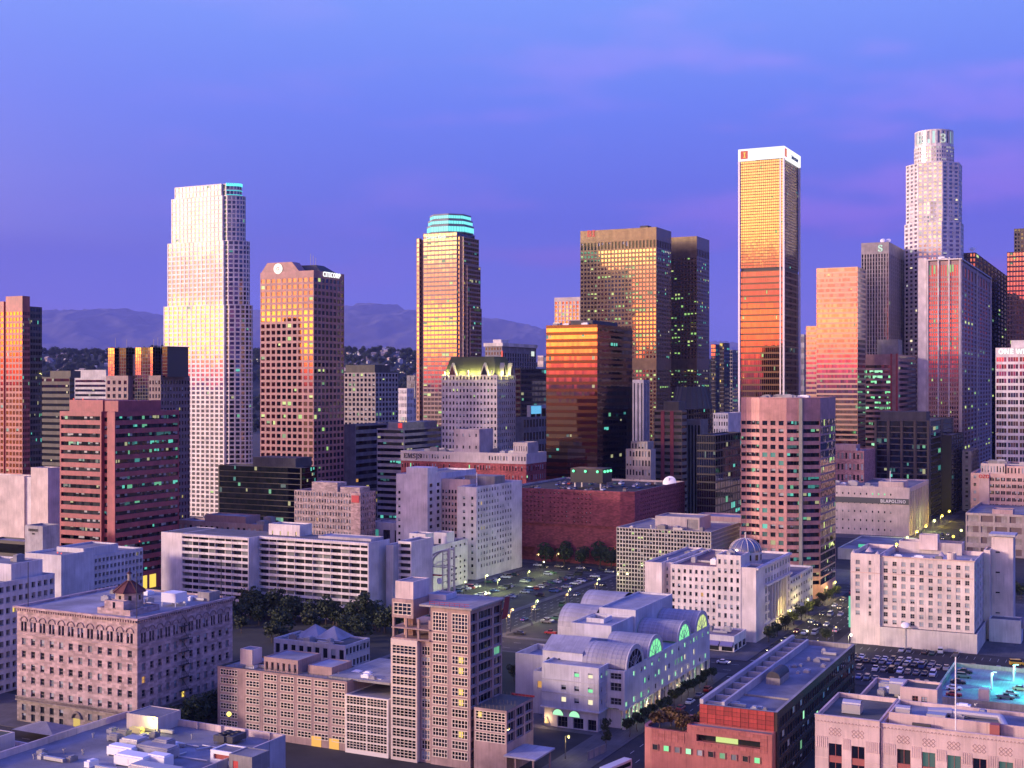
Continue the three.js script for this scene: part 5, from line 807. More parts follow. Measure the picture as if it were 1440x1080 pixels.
{ // college building with vaulted roofs
  const gx = -136, gz = -347, o0 = toWorld(gx, gz), dd = -o0.z, b = building('college_building', 'lavender college building with row of barrel vaults and lit arcade', 760, 720 + o0.x / dd * F, 998, 943, dd), g = b.g, Lb = b.Lb, m = mat(.68, .67, .69), m2 = mat(.60, .59, .61), rf = mat(.40, .395, .43, 'concrete', .5);
  const he = 17.2, hg = 5.6, wing = -14;
  // street arcade
  const nb = 13; tier(g, rect(wing, -1.6, -Lb, -1.2), 0, hg, { m: m2, e: [undefined, (W, H) => ({ c: gr(nb, W, .74), r: [[.2, 3.1], [3.4, 4.8]], rec: .3, each: true, name: 'shop_window', gm: [GL.blue, LIT.f[0], LIT.y[2], LIT.f[2], GL.dark, LIT.f[1]], lit: 0 })], open: 1 });
  for (let i = 0; i <= nb; i++) { const z = mix(-.5, -Lb + .5, i / nb); box(g, 'column', m, -.75, 0, 0, hg - .02, z - .42, z + .42); }
  box(g, 'arcade_beam', m, -1.7, .12, hg, hg + .5, -Lb, .12);
  const up = (W, H) => ({ c: gr(26, W, .5), r: [[.5, 2.1], [4.2, 5.8], [8.2, 9.6]], rec: .3, each: true, gm: [GL.dark, LIT.f[1], LIT.f[1], LIT.f[2], LIT.f[0], LIT.w[0]], lit: .1, pal: 'f', skip: (i, j) => j === 0 ? i % 2 === 1 : j === 1 ? hash(i, 4) < .5 : hash(i, 9) < .45 });
  tier(g, rect(wing, 0, -Lb, 0), hg + .5, he, { m, e: [(W, H) => ({ c: [[W - 4.4, W - 1]], r: [[1, 3], [5, 7.4], [8.4, 10.2]], rec: .3, each: true, gm: [GL.blue, GL.plain], frame: [3, 2, .1, m2] }), up], par: .5, rm: rf });
  const vault = (z0, z1, x0, x1, y, seg_ = 14, glow = LIT.f[0]) => {
    const zc = (z0 + z1) / 2, R = Math.abs(z1 - z0) / 2, rise = R * .86, q = new Geo(), P = (a, x, k = 1) => [x, y + Math.sin(a) * rise * k, zc + Math.cos(a) * R * k];
    for (let i = 0; i < seg_; i++) { const a = Math.PI * i / seg_, c = Math.PI * (i + 1) / seg_; q.quad(P(a, x0), P(a, x1), P(c, x1), P(c, x0), 10, 2); }
    q.mesh('barrel_roof', rf, g); const rib = new Geo(); for (let x = x0 + 1.2; x < x1 - .5; x += 1.5) for (let i = 0; i < seg_; i++) { const a = Math.PI * i / seg_, c = Math.PI * (i + 1) / seg_; rib.quad(P(a, x, 1.012), P(a, x + .12, 1.012), P(c, x + .12, 1.012), P(c, x, 1.012), .1, 1); } rib.mesh('roof_seams', mat(.36, .35, .39, null, .5), g);
    const fr = new Geo(); for (let i = 0; i < seg_; i++) { const a = Math.PI * i / seg_, c = Math.PI * (i + 1) / seg_; fr.quad(P(c, x1 + .25, 1.03), P(a, x1 + .25, 1.03), P(a, x1 + .25, .80), P(c, x1 + .25, .80), 1, 1); fr.quad(P(a, x1 - .2, 1.03), P(a, x1 + .25, 1.03), P(c, x1 + .25, 1.03), P(c, x1 - .2, 1.03), 1, 1); } fr.mesh('arch_frame', m, g);
    const gl = new Geo(); for (let i = 0; i < seg_; i++) { const a = Math.PI * i / seg_, c = Math.PI * (i + 1) / seg_; gl.tri(P(a, x1 + .05, .82), [x1 + .05, y, zc], P(c, x1 + .05, .82)); } gl.mesh('arch_window', glow, g);
    const bars = new Geo(); for (const a of [.5, 1.05, 1.57, 2.1, 2.64]) { const p = P(a, x1 + .1, .8); bars.bar([x1 + .1, y, zc], p, .1, 4); } for (const k of [.45]) for (let i = 0; i < seg_; i++) bars.bar(P(Math.PI * i / seg_, x1 + .1, k), P(Math.PI * (i + 1) / seg_, x1 + .1, k), .08, 4); bars.mesh('window_bars', m2, g); box(g, 'arch_sill', m, x1 - .3, x1 + .3, y - .5, y - .02, zc - R - .3, zc + R + .3);
  };
  const Z = (px) => b.bz(px);
  vault(Z(905), Z(881), wing, -.2, he + .02, 14, GL.blue); vault(Z(932.5), Z(911), wing, -.2, he + .02); vault(Z(971.5), Z(953), wing, -.2, he + .02); vault(Z(996), Z(978), wing, -.2, he + .02, 14, LIT.g[1]);
  // front block, hall with pitched roof, roof houses
  const fh = 18.6; tier(g, rect(-23.6, -5.6, -6, 5.8), hg + .4, fh, { m, e: [(W, H) => ({ c: [[6.2, 7.7], [10.3, 11.8], [14.6, 16.1]], r: [[1.8, 3.2], [5.3, 6.7], [9.4, 10.8]], rec: .3, each: true, gm: [LIT.f[0], GL.dark, LIT.w[0], GL.dark], skip: (i, j) => j === 2 && i === 0 }), (W, H) => ({ c: [[1.6, 2.6], [5.2, 6.4]], r: [[1.8, 3.2], [5.3, 6.7], [9.4, 10.8]], rec: .3, each: true, gm: [LIT.f[1], GL.dark] })], par: .5, rm: rf });
  tier(g, rect(-23, -6, -6, 5.4), 0, hg, { m: m2, e: [(W, H) => ({ c: [[4.2, 7.4], [9.2, 12.4], [13.8, 16.4]], r: [[.3, 3.4]], rec: .6, each: true, gm: GL.blue, frame: [3, 2, .1, M.dgrey] }), (W, H) => ({ c: [[1.4, 3], [5.6, 8.6]], r: [[.3, 3.4]], rec: .6, gm: GL.blue })], open: 1 });
  box(g, 'string_course', m, -24, -5.2, hg + .02, hg + .38, -6, 6.2); for (const y of [hg + 4.4, hg + 8.2]) { const s = new Geo(); s.box(-23.7, -5.5, y, y + .3, 5.81, 5.92); s.box(-5.59, -5.48, y, y + .3, -1, 5.8); s.mesh('string_course', m2, g); }
  for (const x of [-18.6, -13.4]) { const o = new THREE.Mesh(new THREE.CircleGeometry(1.75, 16, 0, Math.PI), LIT.f[1]); o.name = 'fan_window'; o.position.set(x, 3.65, 5.45); g.add(o); const r = new THREE.Mesh(new THREE.TorusGeometry(1.8, .16, 5, 14, Math.PI), m); r.name = 'fan_arch'; r.position.copy(o.position); g.add(r); }
  { const o = new THREE.Mesh(new THREE.ConeGeometry(.7, 1.6, 10), lit(1, .6, .2, .9)); o.name = 'entrance_lamp'; o.position.set(-22, 2, 6); g.add(o); const l = new THREE.PointLight(new THREE.Color().setRGB(1, .6, .25), 30); l.position.set(-22, 2.4, 7); l.castShadow = true; g.add(l); }
  tier(g, rect(-27, wing - .02, -26, -2), 0, 20.6, { m, e: [(W, H) => ({ c: [[3.2, 5.6]], r: [[11, 13.4]], rec: .3, gm: LIT.f[0] })], par: .1 });
  { const q = new Geo(); q.quad([-27.2, 20.5, -1.7], [wing, 20.5, -1.7], [wing, 24, -9], [-27.2, 24, -9], 13, 8); q.quad([wing, 20.5, -26], [-27.2, 20.5, -26], [-27.2, 24, -9], [wing, 24, -9], 13, 17); q.tri([wing, 20.5, -1.7], [wing, 20.5, -26], [wing, 24, -9]); q.tri([-27.2, 20.5, -26], [-27.2, 20.5, -1.7], [-27.2, 24, -9]); q.mesh('pitched_roof', rf, g); }
  for (const x of [-25, -21.6]) { const o = new THREE.Mesh(new THREE.BoxGeometry(1.1, 1.1, .1), GL.dark); o.name = 'diamond_window'; o.position.set(x, 17.8, -1.94); o.rotation.z = Math.PI / 4; g.add(o); }
  tier(g, rect(-32, -27.02, -20, -6), 0, 13, { m: m2, e: [(W, H) => ({ c: [[1.4, 2.8]], r: [[8, 10]], rec: .3, gm: LIT.y[2] })], par: .4 });
  tier(g, rect(-29, -15, -46, -27), 0, 24.4, { m: m2, par: .6, rm: rf }); tier(g, rect(-26, -20, -40, -33), 23.8, 25.2, { m, par: 1, rm: M.dkroof }); tier(g, rect(-27, -14.2, -82, -46.02), 0, 26.4, { m: m2, par: .6, rm: rf }); tier(g, rect(-42, -29.1, -30, -14), 0, 16, { m: m2, par: 1.8, rm: M.ltroof });
  const v2 = (z0, z1, x0, x1, y) => { const zc = (z0 + z1) / 2, R = (z1 - z0) / 2, q = new Geo(); for (let i = 0; i < 12; i++) { const a = Math.PI * i / 12, c = Math.PI * (i + 1) / 12, P = (t, x) => [x, y + Math.sin(t) * R * .8, zc + Math.cos(t) * R]; q.quad(P(a, x0), P(a, x1), P(c, x1), P(c, x0), 8, 2); q.tri(P(a, x0), P(c, x0), [x0, y, zc]); } q.mesh('barrel_roof', rf, g); };
  tier(g, rect(-42, -29.1, -62, -46), 0, 19, { m: m2, par: 0, rm: rf }); v2(-62, -46, -42, -29.1, 19.02); tier(g, rect(-42, -27.1, -82, -64), 0, 20, { m: m2, par: 0, rm: rf }); v2(-82, -64, -42, -27.1, 20.02);
  for (const [px, s] of [[893, 0], [909, 1], [925, 0], [950, 1], [965, 0], [985, 1]]) { const z = b.bz(px), o = new THREE.Mesh(new THREE.SphereGeometry(.22, 8, 6), lit(1, .8, .45, 1.5)); o.name = 'arcade_lamp'; o.position.set(.5, 3.9, z); g.add(o); const l = new THREE.PointLight(new THREE.Color().setRGB(1, .7, .35), 22); l.position.set(.9, 3.7, z); l.castShadow = true; g.add(l); }
}
{ // white hotel with glass dome
  const gx = -136.5, gz = -487, o0 = toWorld(gx, gz), dd = -o0.z, b = building('hotel_building', 'white old hotel block with ribbed glass dome', 907, 720 + o0.x / dd * F, 1111, 800, dd), g = b.g, La = b.La, Lb = b.Lb, m = mat(.78, .70, .66), gm = [GL.dark, GL.plain, GL.curtain];
  const hl = 28.4, ht = 33.4, hb = 29, xt = b.ax(1008), xa = b.ax(931), xb = b.ax(943), n = 9;
  const W1 = (c, o = {}) => (W, H) => ({ c: gr(c, W, .42), r: gr(n, H, .52, 1, 1), rec: .3, each: true, gm, lit: .03, pal: 'y', ...o });
  tier(g, rect(-La, xa, -Lb, .3), 0, hl + .3, { m, par: .9 }); tier(g, rect(xa + .02, xb - .02, -Lb, -3.5), 0, hl, { m, e: [W1(2)], par: .9 }); tier(g, rect(xb, xt - .02, -Lb, 0), 0, hl, { m, e: [W1(8)], par: .9, rm: mat(.30, .18, .17, 'gravel') });
  tier(g, rect(xt, -6, -12, .4), 0, ht, { m, e: [W1(4)], par: .8 }); tier(g, rect(-5.98, 0, -12, .2), 0, hb, { m, e: [undefined], par: .8 });
  const nc = 9; tier(g, rect(xt, 0, -Lb, -12.02), 0, hb, { m, e: [undefined, (W, H) => ({ c: gr(nc, W, .5), r: [[1, 4.4], [6.5, 9], [10, 12.5], [13.5, 16], [17, 19.5], [21, 23], [25, 27]], rec: .7, each: true, gm })], par: .9 });
  for (let i = 0; i <= nc; i++) { const z = mix(-12.4, -Lb + .4, i / nc); if (i > 1 && i < nc - 1) new Geo().bar([.5, 5.6, z], [.5, 19.9, z], .5, 10).mesh('column', m, g); } const c2 = new Geo(); c2.box(.02, 1.1, 20, 20.8, -Lb, -12); c2.box(.02, 1, 4.8, 5.5, -Lb, -12); c2.box(.02, .9, hb - .9, hb - .2, -Lb, .1); c2.mesh('cornice', m, g);
  const cx = -10, cz = -20, R = 6.4, y0 = hb - .9; { const q = new Geo(); q.bar([cx, y0, cz], [cx, y0 + 4.6, cz], R, 24); q.mesh('drum', m, g); const dw = new Geo(); for (let k = 0; k < 12; k++) { const a = k / 12 * 6.283; const S = seg([cx + (R + .05) * Math.sin(a - .12), cz + (R + .05) * Math.cos(a - .12)], [cx + (R + .05) * Math.sin(a + .12), cz + (R + .05) * Math.cos(a + .12)]); dw.quad(S.f(0, y0 + 1.4, 0), S.f(S.W, y0 + 1.4, 0), S.f(S.W, y0 + 3.6, 0), S.f(0, y0 + 3.6, 0), 1, 1); } dw.mesh('drum_windows', GL.dark, g);
    const dm = new THREE.Mesh(new THREE.SphereGeometry(R, 28, 10, 0, 6.2832, 0, Math.PI / 2), mat(.20, .21, .24, null, .25, { metalness: .6 })); dm.name = 'dome'; dm.scale.y = .78; dm.position.set(cx, y0 + 4.6, cz); g.add(dm); const rb = new Geo(); for (let k = 0; k < 14; k++) for (let j = 0; j < 7; j++) { const a = k / 14 * 6.283, t = j / 7 * 1.5, u = (j + 1) / 7 * 1.5, p = (q) => [cx + R * 1.01 * Math.cos(q) * Math.sin(a), y0 + 4.6 + R * .79 * Math.sin(q), cz + R * 1.01 * Math.cos(q) * Math.cos(a)]; rb.bar(p(t), p(u), .16, 4); } rb.mesh('dome_ribs', m, g); new Geo().bar([cx, y0 + 4.6 + R * .76, cz], [cx, y0 + 4.6 + R * .78 + 2.6, cz], .3, 8).mesh('dome_finial', M.steel, g); }
  gear(b, -La + 3, xt - 2, -Lb + 3, -4, hl - .9, 12, .9); gear(b, xt + 1, -8, -11, -2, ht - .8, 3, .8);
  // extension along the street and low shop in front
  const e = building('office_building', 'plain lavender office building with small square windows beside the domed hotel', 1105, 720 + toWorld(gx, gz - Lb - .5).x / -toWorld(gx, gz - Lb - .5).z * F, 1143, 803, -toWorld(gx, gz - Lb - .5).z, {});
  e.h = 18; tier(e.g, rect(-16, 0, -e.Lb, 0), 0, e.h, { m: mat(.62, .60, .62), e: [undefined, (W, H) => ({ c: gr(9, W, .55), r: gr(5, H, .42), rec: .3, each: true, gm: GL.dark, lit: .06, pal: 'y' })], par: .8 });
  const s = thing('corner_shop', 'low flat roofed shop with striped awning at the street corner', 'shop'); atGrid(s, -139, -466); tier(s, rect(-32, 0, -16, 0), 0, 6, { m: M.white, e: [(W, H) => ({ c: gr(6, W, .8), r: [[.3, 2.6]], rec: .3, gm: [GL.dark, GL.plain] }), (W, H) => ({ c: gr(3, W, .8), r: [[.3, 2.8]], rec: .3, gm: GL.dark })], par: .6, rm: mat(.34, .30, .36, 'gravel') });
  for (let i = 0; i < 6; i++) { const q = new Geo(), x0 = -32 + i * 5.33 + .2, x1 = x0 + 4.9; q.quad([x0, 2.7, 1.8], [x1, 2.7, 1.8], [x1, 3.9, .05], [x0, 3.9, .05], 5, 2); q.quad([x0, 2.3, 1.81], [x1, 2.3, 1.81], [x1, 2.7, 1.81], [x0, 2.7, 1.81], 5, .4); q.mesh('awning', mat(.16, .15, .30, null, .8), s); } gear(s, -30, -4, -14, -3, 5.4, 8, .7);
}
{ // cream hotel by the car park
  const gz = -504, d = depthAtGz(1370, gz), b = building('hotel_building', 'cream hotel slab with blank base wall and rows of small windows', 1197, 1370, 1384, 790, d), g = b.g, La = b.La, h = b.h, m = mat(.78, .65, .59), gm = [GL.dark, GL.plain, GL.curtain, GL.blind], Lb = Math.max(b.Lb, 14), xs = b.ax(1238), hb = 7.4;
  const fr = [2, 2, .08, mat(.40, .33, .31, null, .6), .06], R = (k, n0) => { const r = []; for (let i = n0; i < 9; i++) r.push([hb + 1 + i * 2.78, hb + 2.65 + i * 2.78]); return r; };
  tier(g, rect(-La, xs, -Lb, 1.0), 0, h + .8, { m, e: [(W, H) => ({ c: [[1.9, 3.5], [6.8, 7.8]], r: R(0, 1), rec: .25, each: true, gm, frame: fr, lit: .01, pal: 'y' })], par: 1.6 });
  const mc = []; const mw = b.ax(1370) - xs - .02; for (let i = 0; i < 9; i++) mc.push([mix(1.2, mw - 6.4, i / 8), mix(1.2, mw - 6.4, i / 8) + 1.55]); mc.push([mw - 3.2, mw - 1.65]);
  tier(g, rect(xs + .02, 0, -Lb, 0), hb, h, { m, e: [(W, H) => ({ c: mc, r: R(0, 0).map(([a, c]) => [a - hb, c - hb]), rec: .25, each: true, gm, frame: fr, lit: .015, pal: 'w' }), (W, H) => ({ c: gr(4, W, .3), r: R(0, 0).map(([a, c]) => [a - hb, c - hb]), rec: .25, gm })], par: 1.6, rm: M.ltroof }); tier(g, rect(xs + .02, 1.2, -Lb, 1.6), 0, hb - .02, { m: mat(.72, .64, .58), par: .2 });
  { const s = new Geo(); s.box(-La - .1, xs + .05, h - 6.6, h - 6.3, 1.01, 1.14); s.box(xs + .06, .1, h - 6.6, h - 6.3, .01, .14); s.box(xs + .1, .3, h - .1, h + .3, .01, .3); s.mesh('string_course', mat(.74, .52, .44), g); }
  const pyr = (x, z, s, y) => { const o = new THREE.Mesh(new THREE.ConeGeometry(s, s * 1.1, 4), m); o.name = 'roof_finial'; o.rotation.y = Math.PI / 4; o.position.set(x, y + s * .5, z); g.add(o); };
  for (const x of [-La + 1, xs - 1]) pyr(x, .2, 1.2, h + .9); pyr(-La + 5, -10, 2, h + .4); pyr(-1, -.6, 1.3, h); pyr(-13, -10, 1.9, h); pyr(xs + 1.2, -2, 1.4, h);
  tier(g, rect(xs + 2, -8, -Lb - 6, -Lb + 3), 0, h + 3, { m: mat(.62, .54, .50), par: .9, rm: M.ltroof }); tier(g, rect(-24, -17, -Lb - 1, -Lb + 4), h, h + 6, { m, par: .3 }); new Geo().bar([-8.5, h - 1, -4], [-8.5, h + 2.4, -4], 1.7, 14).mesh('water_tank', m, g); gear(b, xs + 3, -4, -10, -3, h - 1.6, 8, .8);
  tier(g, rect(2.4, 10.4, -Lb - 12, -Lb - 3), 0, hAt(758, 500), { m, e: [(W, H) => ({ c: [[1.5, 3.1]], r: gr(4, H, .07, 6, 2), rec: .3 })], par: .6 }); new Geo().box(1.4, 11.2, hAt(757, 500), hAt(754, 500), -Lb - 12.6, -Lb - 2.4).mesh('roof_cap', M.lav, g); tier(g, rect(.02, 2.38, -Lb - 12, -Lb + 2), 0, h + 1, { m, par: .4 }); tier(g, rect(2.4, 14, -Lb - 2.9, -Lb + 6), 0, 9, { m: M.white, par: .4 });
  { dish(b.g, 1.5, M.paint, b.ax(1274), hb + 1.6, 2.2, .7, 0); new Geo().bar([b.ax(1274), 0, 1.9], [b.ax(1274), hb + 2, 1.9], .12).mesh('dish_mast', M.steel, g); }
  { dish(b.g, 2.4, mat(.14, .14, .2, null, .6), 15, 8, -Lb + 4, 1.1, .4); new Geo().bar([15, 0, -Lb + 3], [15, 8.4, -Lb + 3], .2).mesh('dish_mast', M.dark, g); }
  box(g, 'blade_sign', lit(.1, .8, .5, .6), -La - .9, -La - .05, 6, 18, .1, .4);
}
{ // red granite block with open roof frames
  const b = building('museum_building', 'red granite block with open concrete roof frames and gravel roof', 984, 1093, 1212, 1002, 313), g = b.g, La = b.La, h = b.h, Lb = 92, red = mat(.44, .055, .05, 'concrete', .5), pk = mat(.43, .14, .13, 'concrete', .55), dk = mat(.055, .04, .035, null, .25);
  tier(g, rect(-La, 0, -Lb, 0), 0, h, { m: dk, e: [undefined, (W, H) => ({ c: gr(34, W, .8, 2, 2), r: gr(5, H, .66, 1, 1.5), rec: .12, gm: [GL.black, GL.dark], lit: .14, pal: 'f' })], par: 1.4, pt: .8, rm: M.roof, pm: M.concrete });
  const pv = [0, 1, 2].map((k) => mat(.44 - k * .07, .055 - k * .008, .05 - k * .006, 'concrete', .45)), pg = new Geo().box(0, 2.01, 0, 1.01, 0, .12).geometry();
  for (let j = 0; j < 6; j++) for (let i = 0; i * 2.1 < La - 1; i++) { const o = new THREE.Mesh(pg, pv[Math.floor(rnd() * 3)]); o.name = 'stone_panel'; o.position.set(-La + i * 2.1 + .02, h - 1.1 * (j + 1) + .02, .01); g.add(o); }
  // lower front block
  const hf = 15.4, hg = 13.4, xl = b.ax(972), x0 = b.ax(907), zf = 3.2, ppv = [0, 1, 2].map((k) => mat(.43 - k * .04, .14 - k * .016, .13 - k * .016, 'concrete', .5)), ps = new Geo().box(0, 1.66, 0, .82, 0, .1).geometry();
  tier(g, rect(xl, -.4, .02, zf), 0, hf, { m: pk, e: [(W, H) => ({ c: [[2.4, W - 2.6]], r: [[hf - 3.8, hf - 2.1]], rec: 1.5, gm: GL.dark })], par: .3 });
  tier(g, [[x0, zf - 3], [x0 + 1, zf - .6], [x0 + 3, zf], [xl - .02, zf], [xl - .02, -14], [x0, -14]], 0, hg, { m: pk, e: [], par: .7, pt: .9, rm: mat(.05, .04, .03, 'gravel') });
  for (let j = 0; j < 6; j++) for (let i = 0; i * 1.74 < -x0 - 2.6; i++) { const x = x0 + 3 + i * 1.74, y = hf - .9 * (j + 1) - .3; if (x + 1.7 > -.4) continue; if (y + .86 > (x < xl ? hg : hf)) continue; if (x < xl && x + 1.7 > xl) continue; if (x > xl + .6 && x < -4.4 && y + .86 > hf - 3.8 && y < hf - 2.1) continue; if (j === 5) continue; const o = new THREE.Mesh(ps, ppv[Math.floor(rnd() * 3)]); o.name = 'stone_panel'; o.position.set(x, y, zf + .01); g.add(o); }
  for (let i = 0; i < 10; i++) { const x = x0 + 4 + i * 2.9; if (x > -2) continue; const o = new THREE.Mesh(paneGeo(1.5, 1.5), [GL.plain, LIT.f[0], GL.curtain, LIT.f[1], GL.blind, GL.plain, LIT.f[2], GL.curtain][i % 8]); o.name = 'window'; o.position.set(x, hf - 6.6, zf + .14); g.add(o); const f = new THREE.Mesh(frameGeo(1.6, 1.6, 1, 1, .14, .12), M.granite); f.name = 'window_frame'; o.add(f); }
  box(g, 'lit_opening', LIT.g[1], xl + 7, xl + 12.6, hf - 3.75, hf - 2.2, zf - 1.4, zf - 1.3);
  // concrete frames along the street side of the roof
  box(g, 'roof_beam', M.lav, -La, -La + .9, h + .02, h + 1.2, -Lb, 0); box(g, 'roof_beam', M.lav, -La + 5.2, -La + 5.8, h - 1.38, h + .6, -Lb + 2, -2); for (let i = 0; i < 12; i++) { const z = -3 - i * 7.4; box(g, 'roof_frame', M.lav, -La + .92, -La + 5.18, h - 1.36, h + .2, z - .5, z); box(g, 'frame_glass', GL.blue, -La + .92, -La + 5.18, h - 1.38, h - 1.2, z - 6.6, z - .6); }
  const vh = new Geo(); for (let i = 0; i < 10; i++) { const P = (t, z) => [-La + 9.5 + Math.cos(t) * 1.9, h + .4 + Math.sin(t) * 1.7, z], a = Math.PI * i / 10, c = Math.PI * (i + 1) / 10; vh.quad(P(a, -34), P(a, -44), P(c, -44), P(c, -34), 1, 10); vh.tri(P(a, -34), P(c, -34), [-La + 9.5, h + .4, -34]); } vh.mesh('vaulted_hatch', M.dgrey, g); tier(g, rect(-La + 7.6, -La + 11.4, -44, -34.02), h - 1.4, h + .4, { m: M.concrete, par: 0 });
  box(g, 'roof_kerb', M.concrete, -La + 6, -.9, h - 1.36, h - .9, -19, -18.6); gear(b, -La + 2, -2, -14, -2, h - 1.4, 7, .6); gear(b, -La + 7, -2, -84, -50, h - 1.4, 12, .5);
}
{ // deco office front
  const gz = -273, d = depthAtGz(1500, gz), b = building('deco_building', 'pale pink art deco office block with diamond lattice frieze and flagpole', 1147, 1500, 1560, 1000, d), g = b.g, La = b.La, h = 30, m = mat(.68, .52, .475), xj = b.ax(1238), X = (px) => b.ax(px), st = mat(.30, .09, .08, null, .6);
  const win = (list, top) => (W, H) => ({ c: list.map(([a, c]) => [a, c]), r: [[h - 20, h - 16.8], [h - 15, h - top]], rec: .5, each: true, gm: [GL.dark, GL.plain, GL.blue, LIT.c[3]], frame: [2, 3, .1, st, .15] });
  const L1 = [[1166, 1184.5], [1198, 1216.5]].map((q) => q.map((p) => X(p) + La)), L2 = [[1261, 1280], [1296, 1315], [1331.5, 1351], [1367.5, 1387], [1404, 1424.5], [1442, 1462]].map((q) => q.map((p) => X(p) - xj));
  tier(g, rect(-La, xj - .06, -22, .5), 0, h, { m, e: [win(L1, 5.6)], par: 1, rm: M.dkroof }); tier(g, rect(xj + .06, 0, -22, 0), 0, h - .4, { m, e: [win(L2, 5.2)], par: 1, rm: M.dkroof });
  const sd = new Geo(); for (const [l, off, z] of [[L1, -La, .05], [L2, xj, -.45]]) for (const [a, c] of l) sd.box(a + off + .05, c + off - .05, h - 9.6, h - 8.2, z, z + .3); sd.mesh('spandrels', st, g);
  const orn = (x, y, z, n) => { const q = new Geo(), s = .42; for (let k = 0; k < n; k++) for (let r = 0; r < 2; r++) { const cx = x + (k - (n - 1) / 2) * s * 2, cy = y + (r - .5) * s * 2; q.bar([cx - s, cy, z], [cx, cy + s, z], .06, 4); q.bar([cx, cy + s, z], [cx + s, cy, z], .06, 4); q.bar([cx + s, cy, z], [cx, cy - s, z], .06, 4); q.bar([cx, cy - s, z], [cx - s, cy, z], .06, 4); } q.mesh('lattice_ornament', mat(.42, .29, .26, null, .8), g); };
  for (const px of [1175, 1207]) orn(X(px), h - 3.1, .52, 3); for (const px of [1270, 1306, 1341, 1377, 1414, 1452]) orn(X(px), h - 3.2, .03, 3);
  const sc = new Geo(); for (let x = -La + .4; x < -.4; x += .72) { const z = x < xj ? .51 : .01; sc.bar([x, h - 1.25, z], [x + .22, h - .95, z], .07, 4); sc.bar([x + .22, h - .95, z], [x + .44, h - 1.25, z], .07, 4); } { const o = sc.mesh('scallop_trim', mat(.58, .41, .37), g); o.userData.kind = 'stuff'; }
  const fl = new Geo(); for (const [l, off, z] of [[L1, -La, .5], [L2, xj, 0]]) { const es = [0, ...l.flat(), z ? xj + La : -xj]; for (let k = 0; k < es.length; k += 2) { const a = es[k] + off, c = es[k + 1] + off; for (let x = a + .25; x < c - .2; x += .42) fl.box(x, x + .2, h - 6.6, h - 4.3, z + .01, z + .1); fl.box(a + .1, c - .1, h - 12.2, h - 12.05, z + .01, z + .06); fl.box(a + .1, c - .1, h - 8.8, h - 8.65, z + .01, z + .06); } } { const o = fl.mesh('fluting', m, g); o.userData.kind = 'stuff'; }
  { const cp = new Geo(); cp.box(-La - .1, xj - .07, h + .01, h + .22, -.1, .62); cp.box(xj + .07, 0, h - .39, h - .2, -.5, .1); cp.mesh('coping', m, g); }
  tier(g, rect(X(1245), 0, -16, -4), h - 1.4, h + 1.2, { m, par: .8, rm: M.roof }); const pl = X(1343); new Geo().bar([pl, h - 1, -.9], [pl, h + 14.6, -.9], .13, 8).mesh('flagpole', M.paint, g);
  // rear wing with roof house and ducts
  tier(g, rect(-La + 2, X(1287) - 4, -56, -22.02), 0, h - 3.4, { m, e: [undefined, (W, H) => ({ c: gr(6, W, .3, 8, 2), r: [[H - 6, H - 2.4]], rec: .3, gm: GL.dark })], par: 1.2, rm: M.dkroof }); tier(g, rect(-La + 13, -La + 21, -34, -26), h - 4.6, h + 1.8, { m, e: [(W, H) => ({ c: [[2.6, 3.9], [4.6, 5.9]], r: [[3.2, 4.6]], rec: .2, each: true, gm: GL.dark, frame: [2, 2, .07, st] })], par: .5, rm: M.dkroof });
  for (const [x, y, z, r] of [[-La + 4, h - .8, -10, 1.3], [-La + 8, h - 3.4, -44, 1.6], [X(1252), h + .2, -8, 1]]) { const q = new Geo(); q.box(x, x + r * 3, y, y + r * 1.5, z, z + r * 2.4); q.bar([x, y + r * 1.2, z + r * 1.2], [x + r * 3, y + r * 1.2, z + r * 1.2], r * .9, 10); q.mesh('duct_hood', M.steel, g); }
  { const q = new Geo(), x = X(1330); q.bar([x, h + 1.4, -9], [X(1400), h + 1.4, -9], .7, 10); q.bar([X(1400), h + 1.4, -9], [X(1412), h + .2, -5], .7, 10); q.bar([X(1296), h + 1.2, -8], [x, h + 1.4, -9], .9, 10); q.mesh('duct', M.steel, g); box(g, 'plant_unit', st, X(1390), X(1404), h - 1, h + 1.4, -4, -2); box(g, 'plant_unit', M.steel, X(1298), X(1325), h - .2, h + 1.6, -7, -4.4); box(g, 'skylight', M.dark, X(1280), X(1306), h - .6, h - .1, -2.9, -2.2); } gear(b, -La + 4, X(1280), -54, -36, h - 4.6, 8, .9); gear(b, X(1410), -20, -18, -3, h + .4, 6, .8);
}
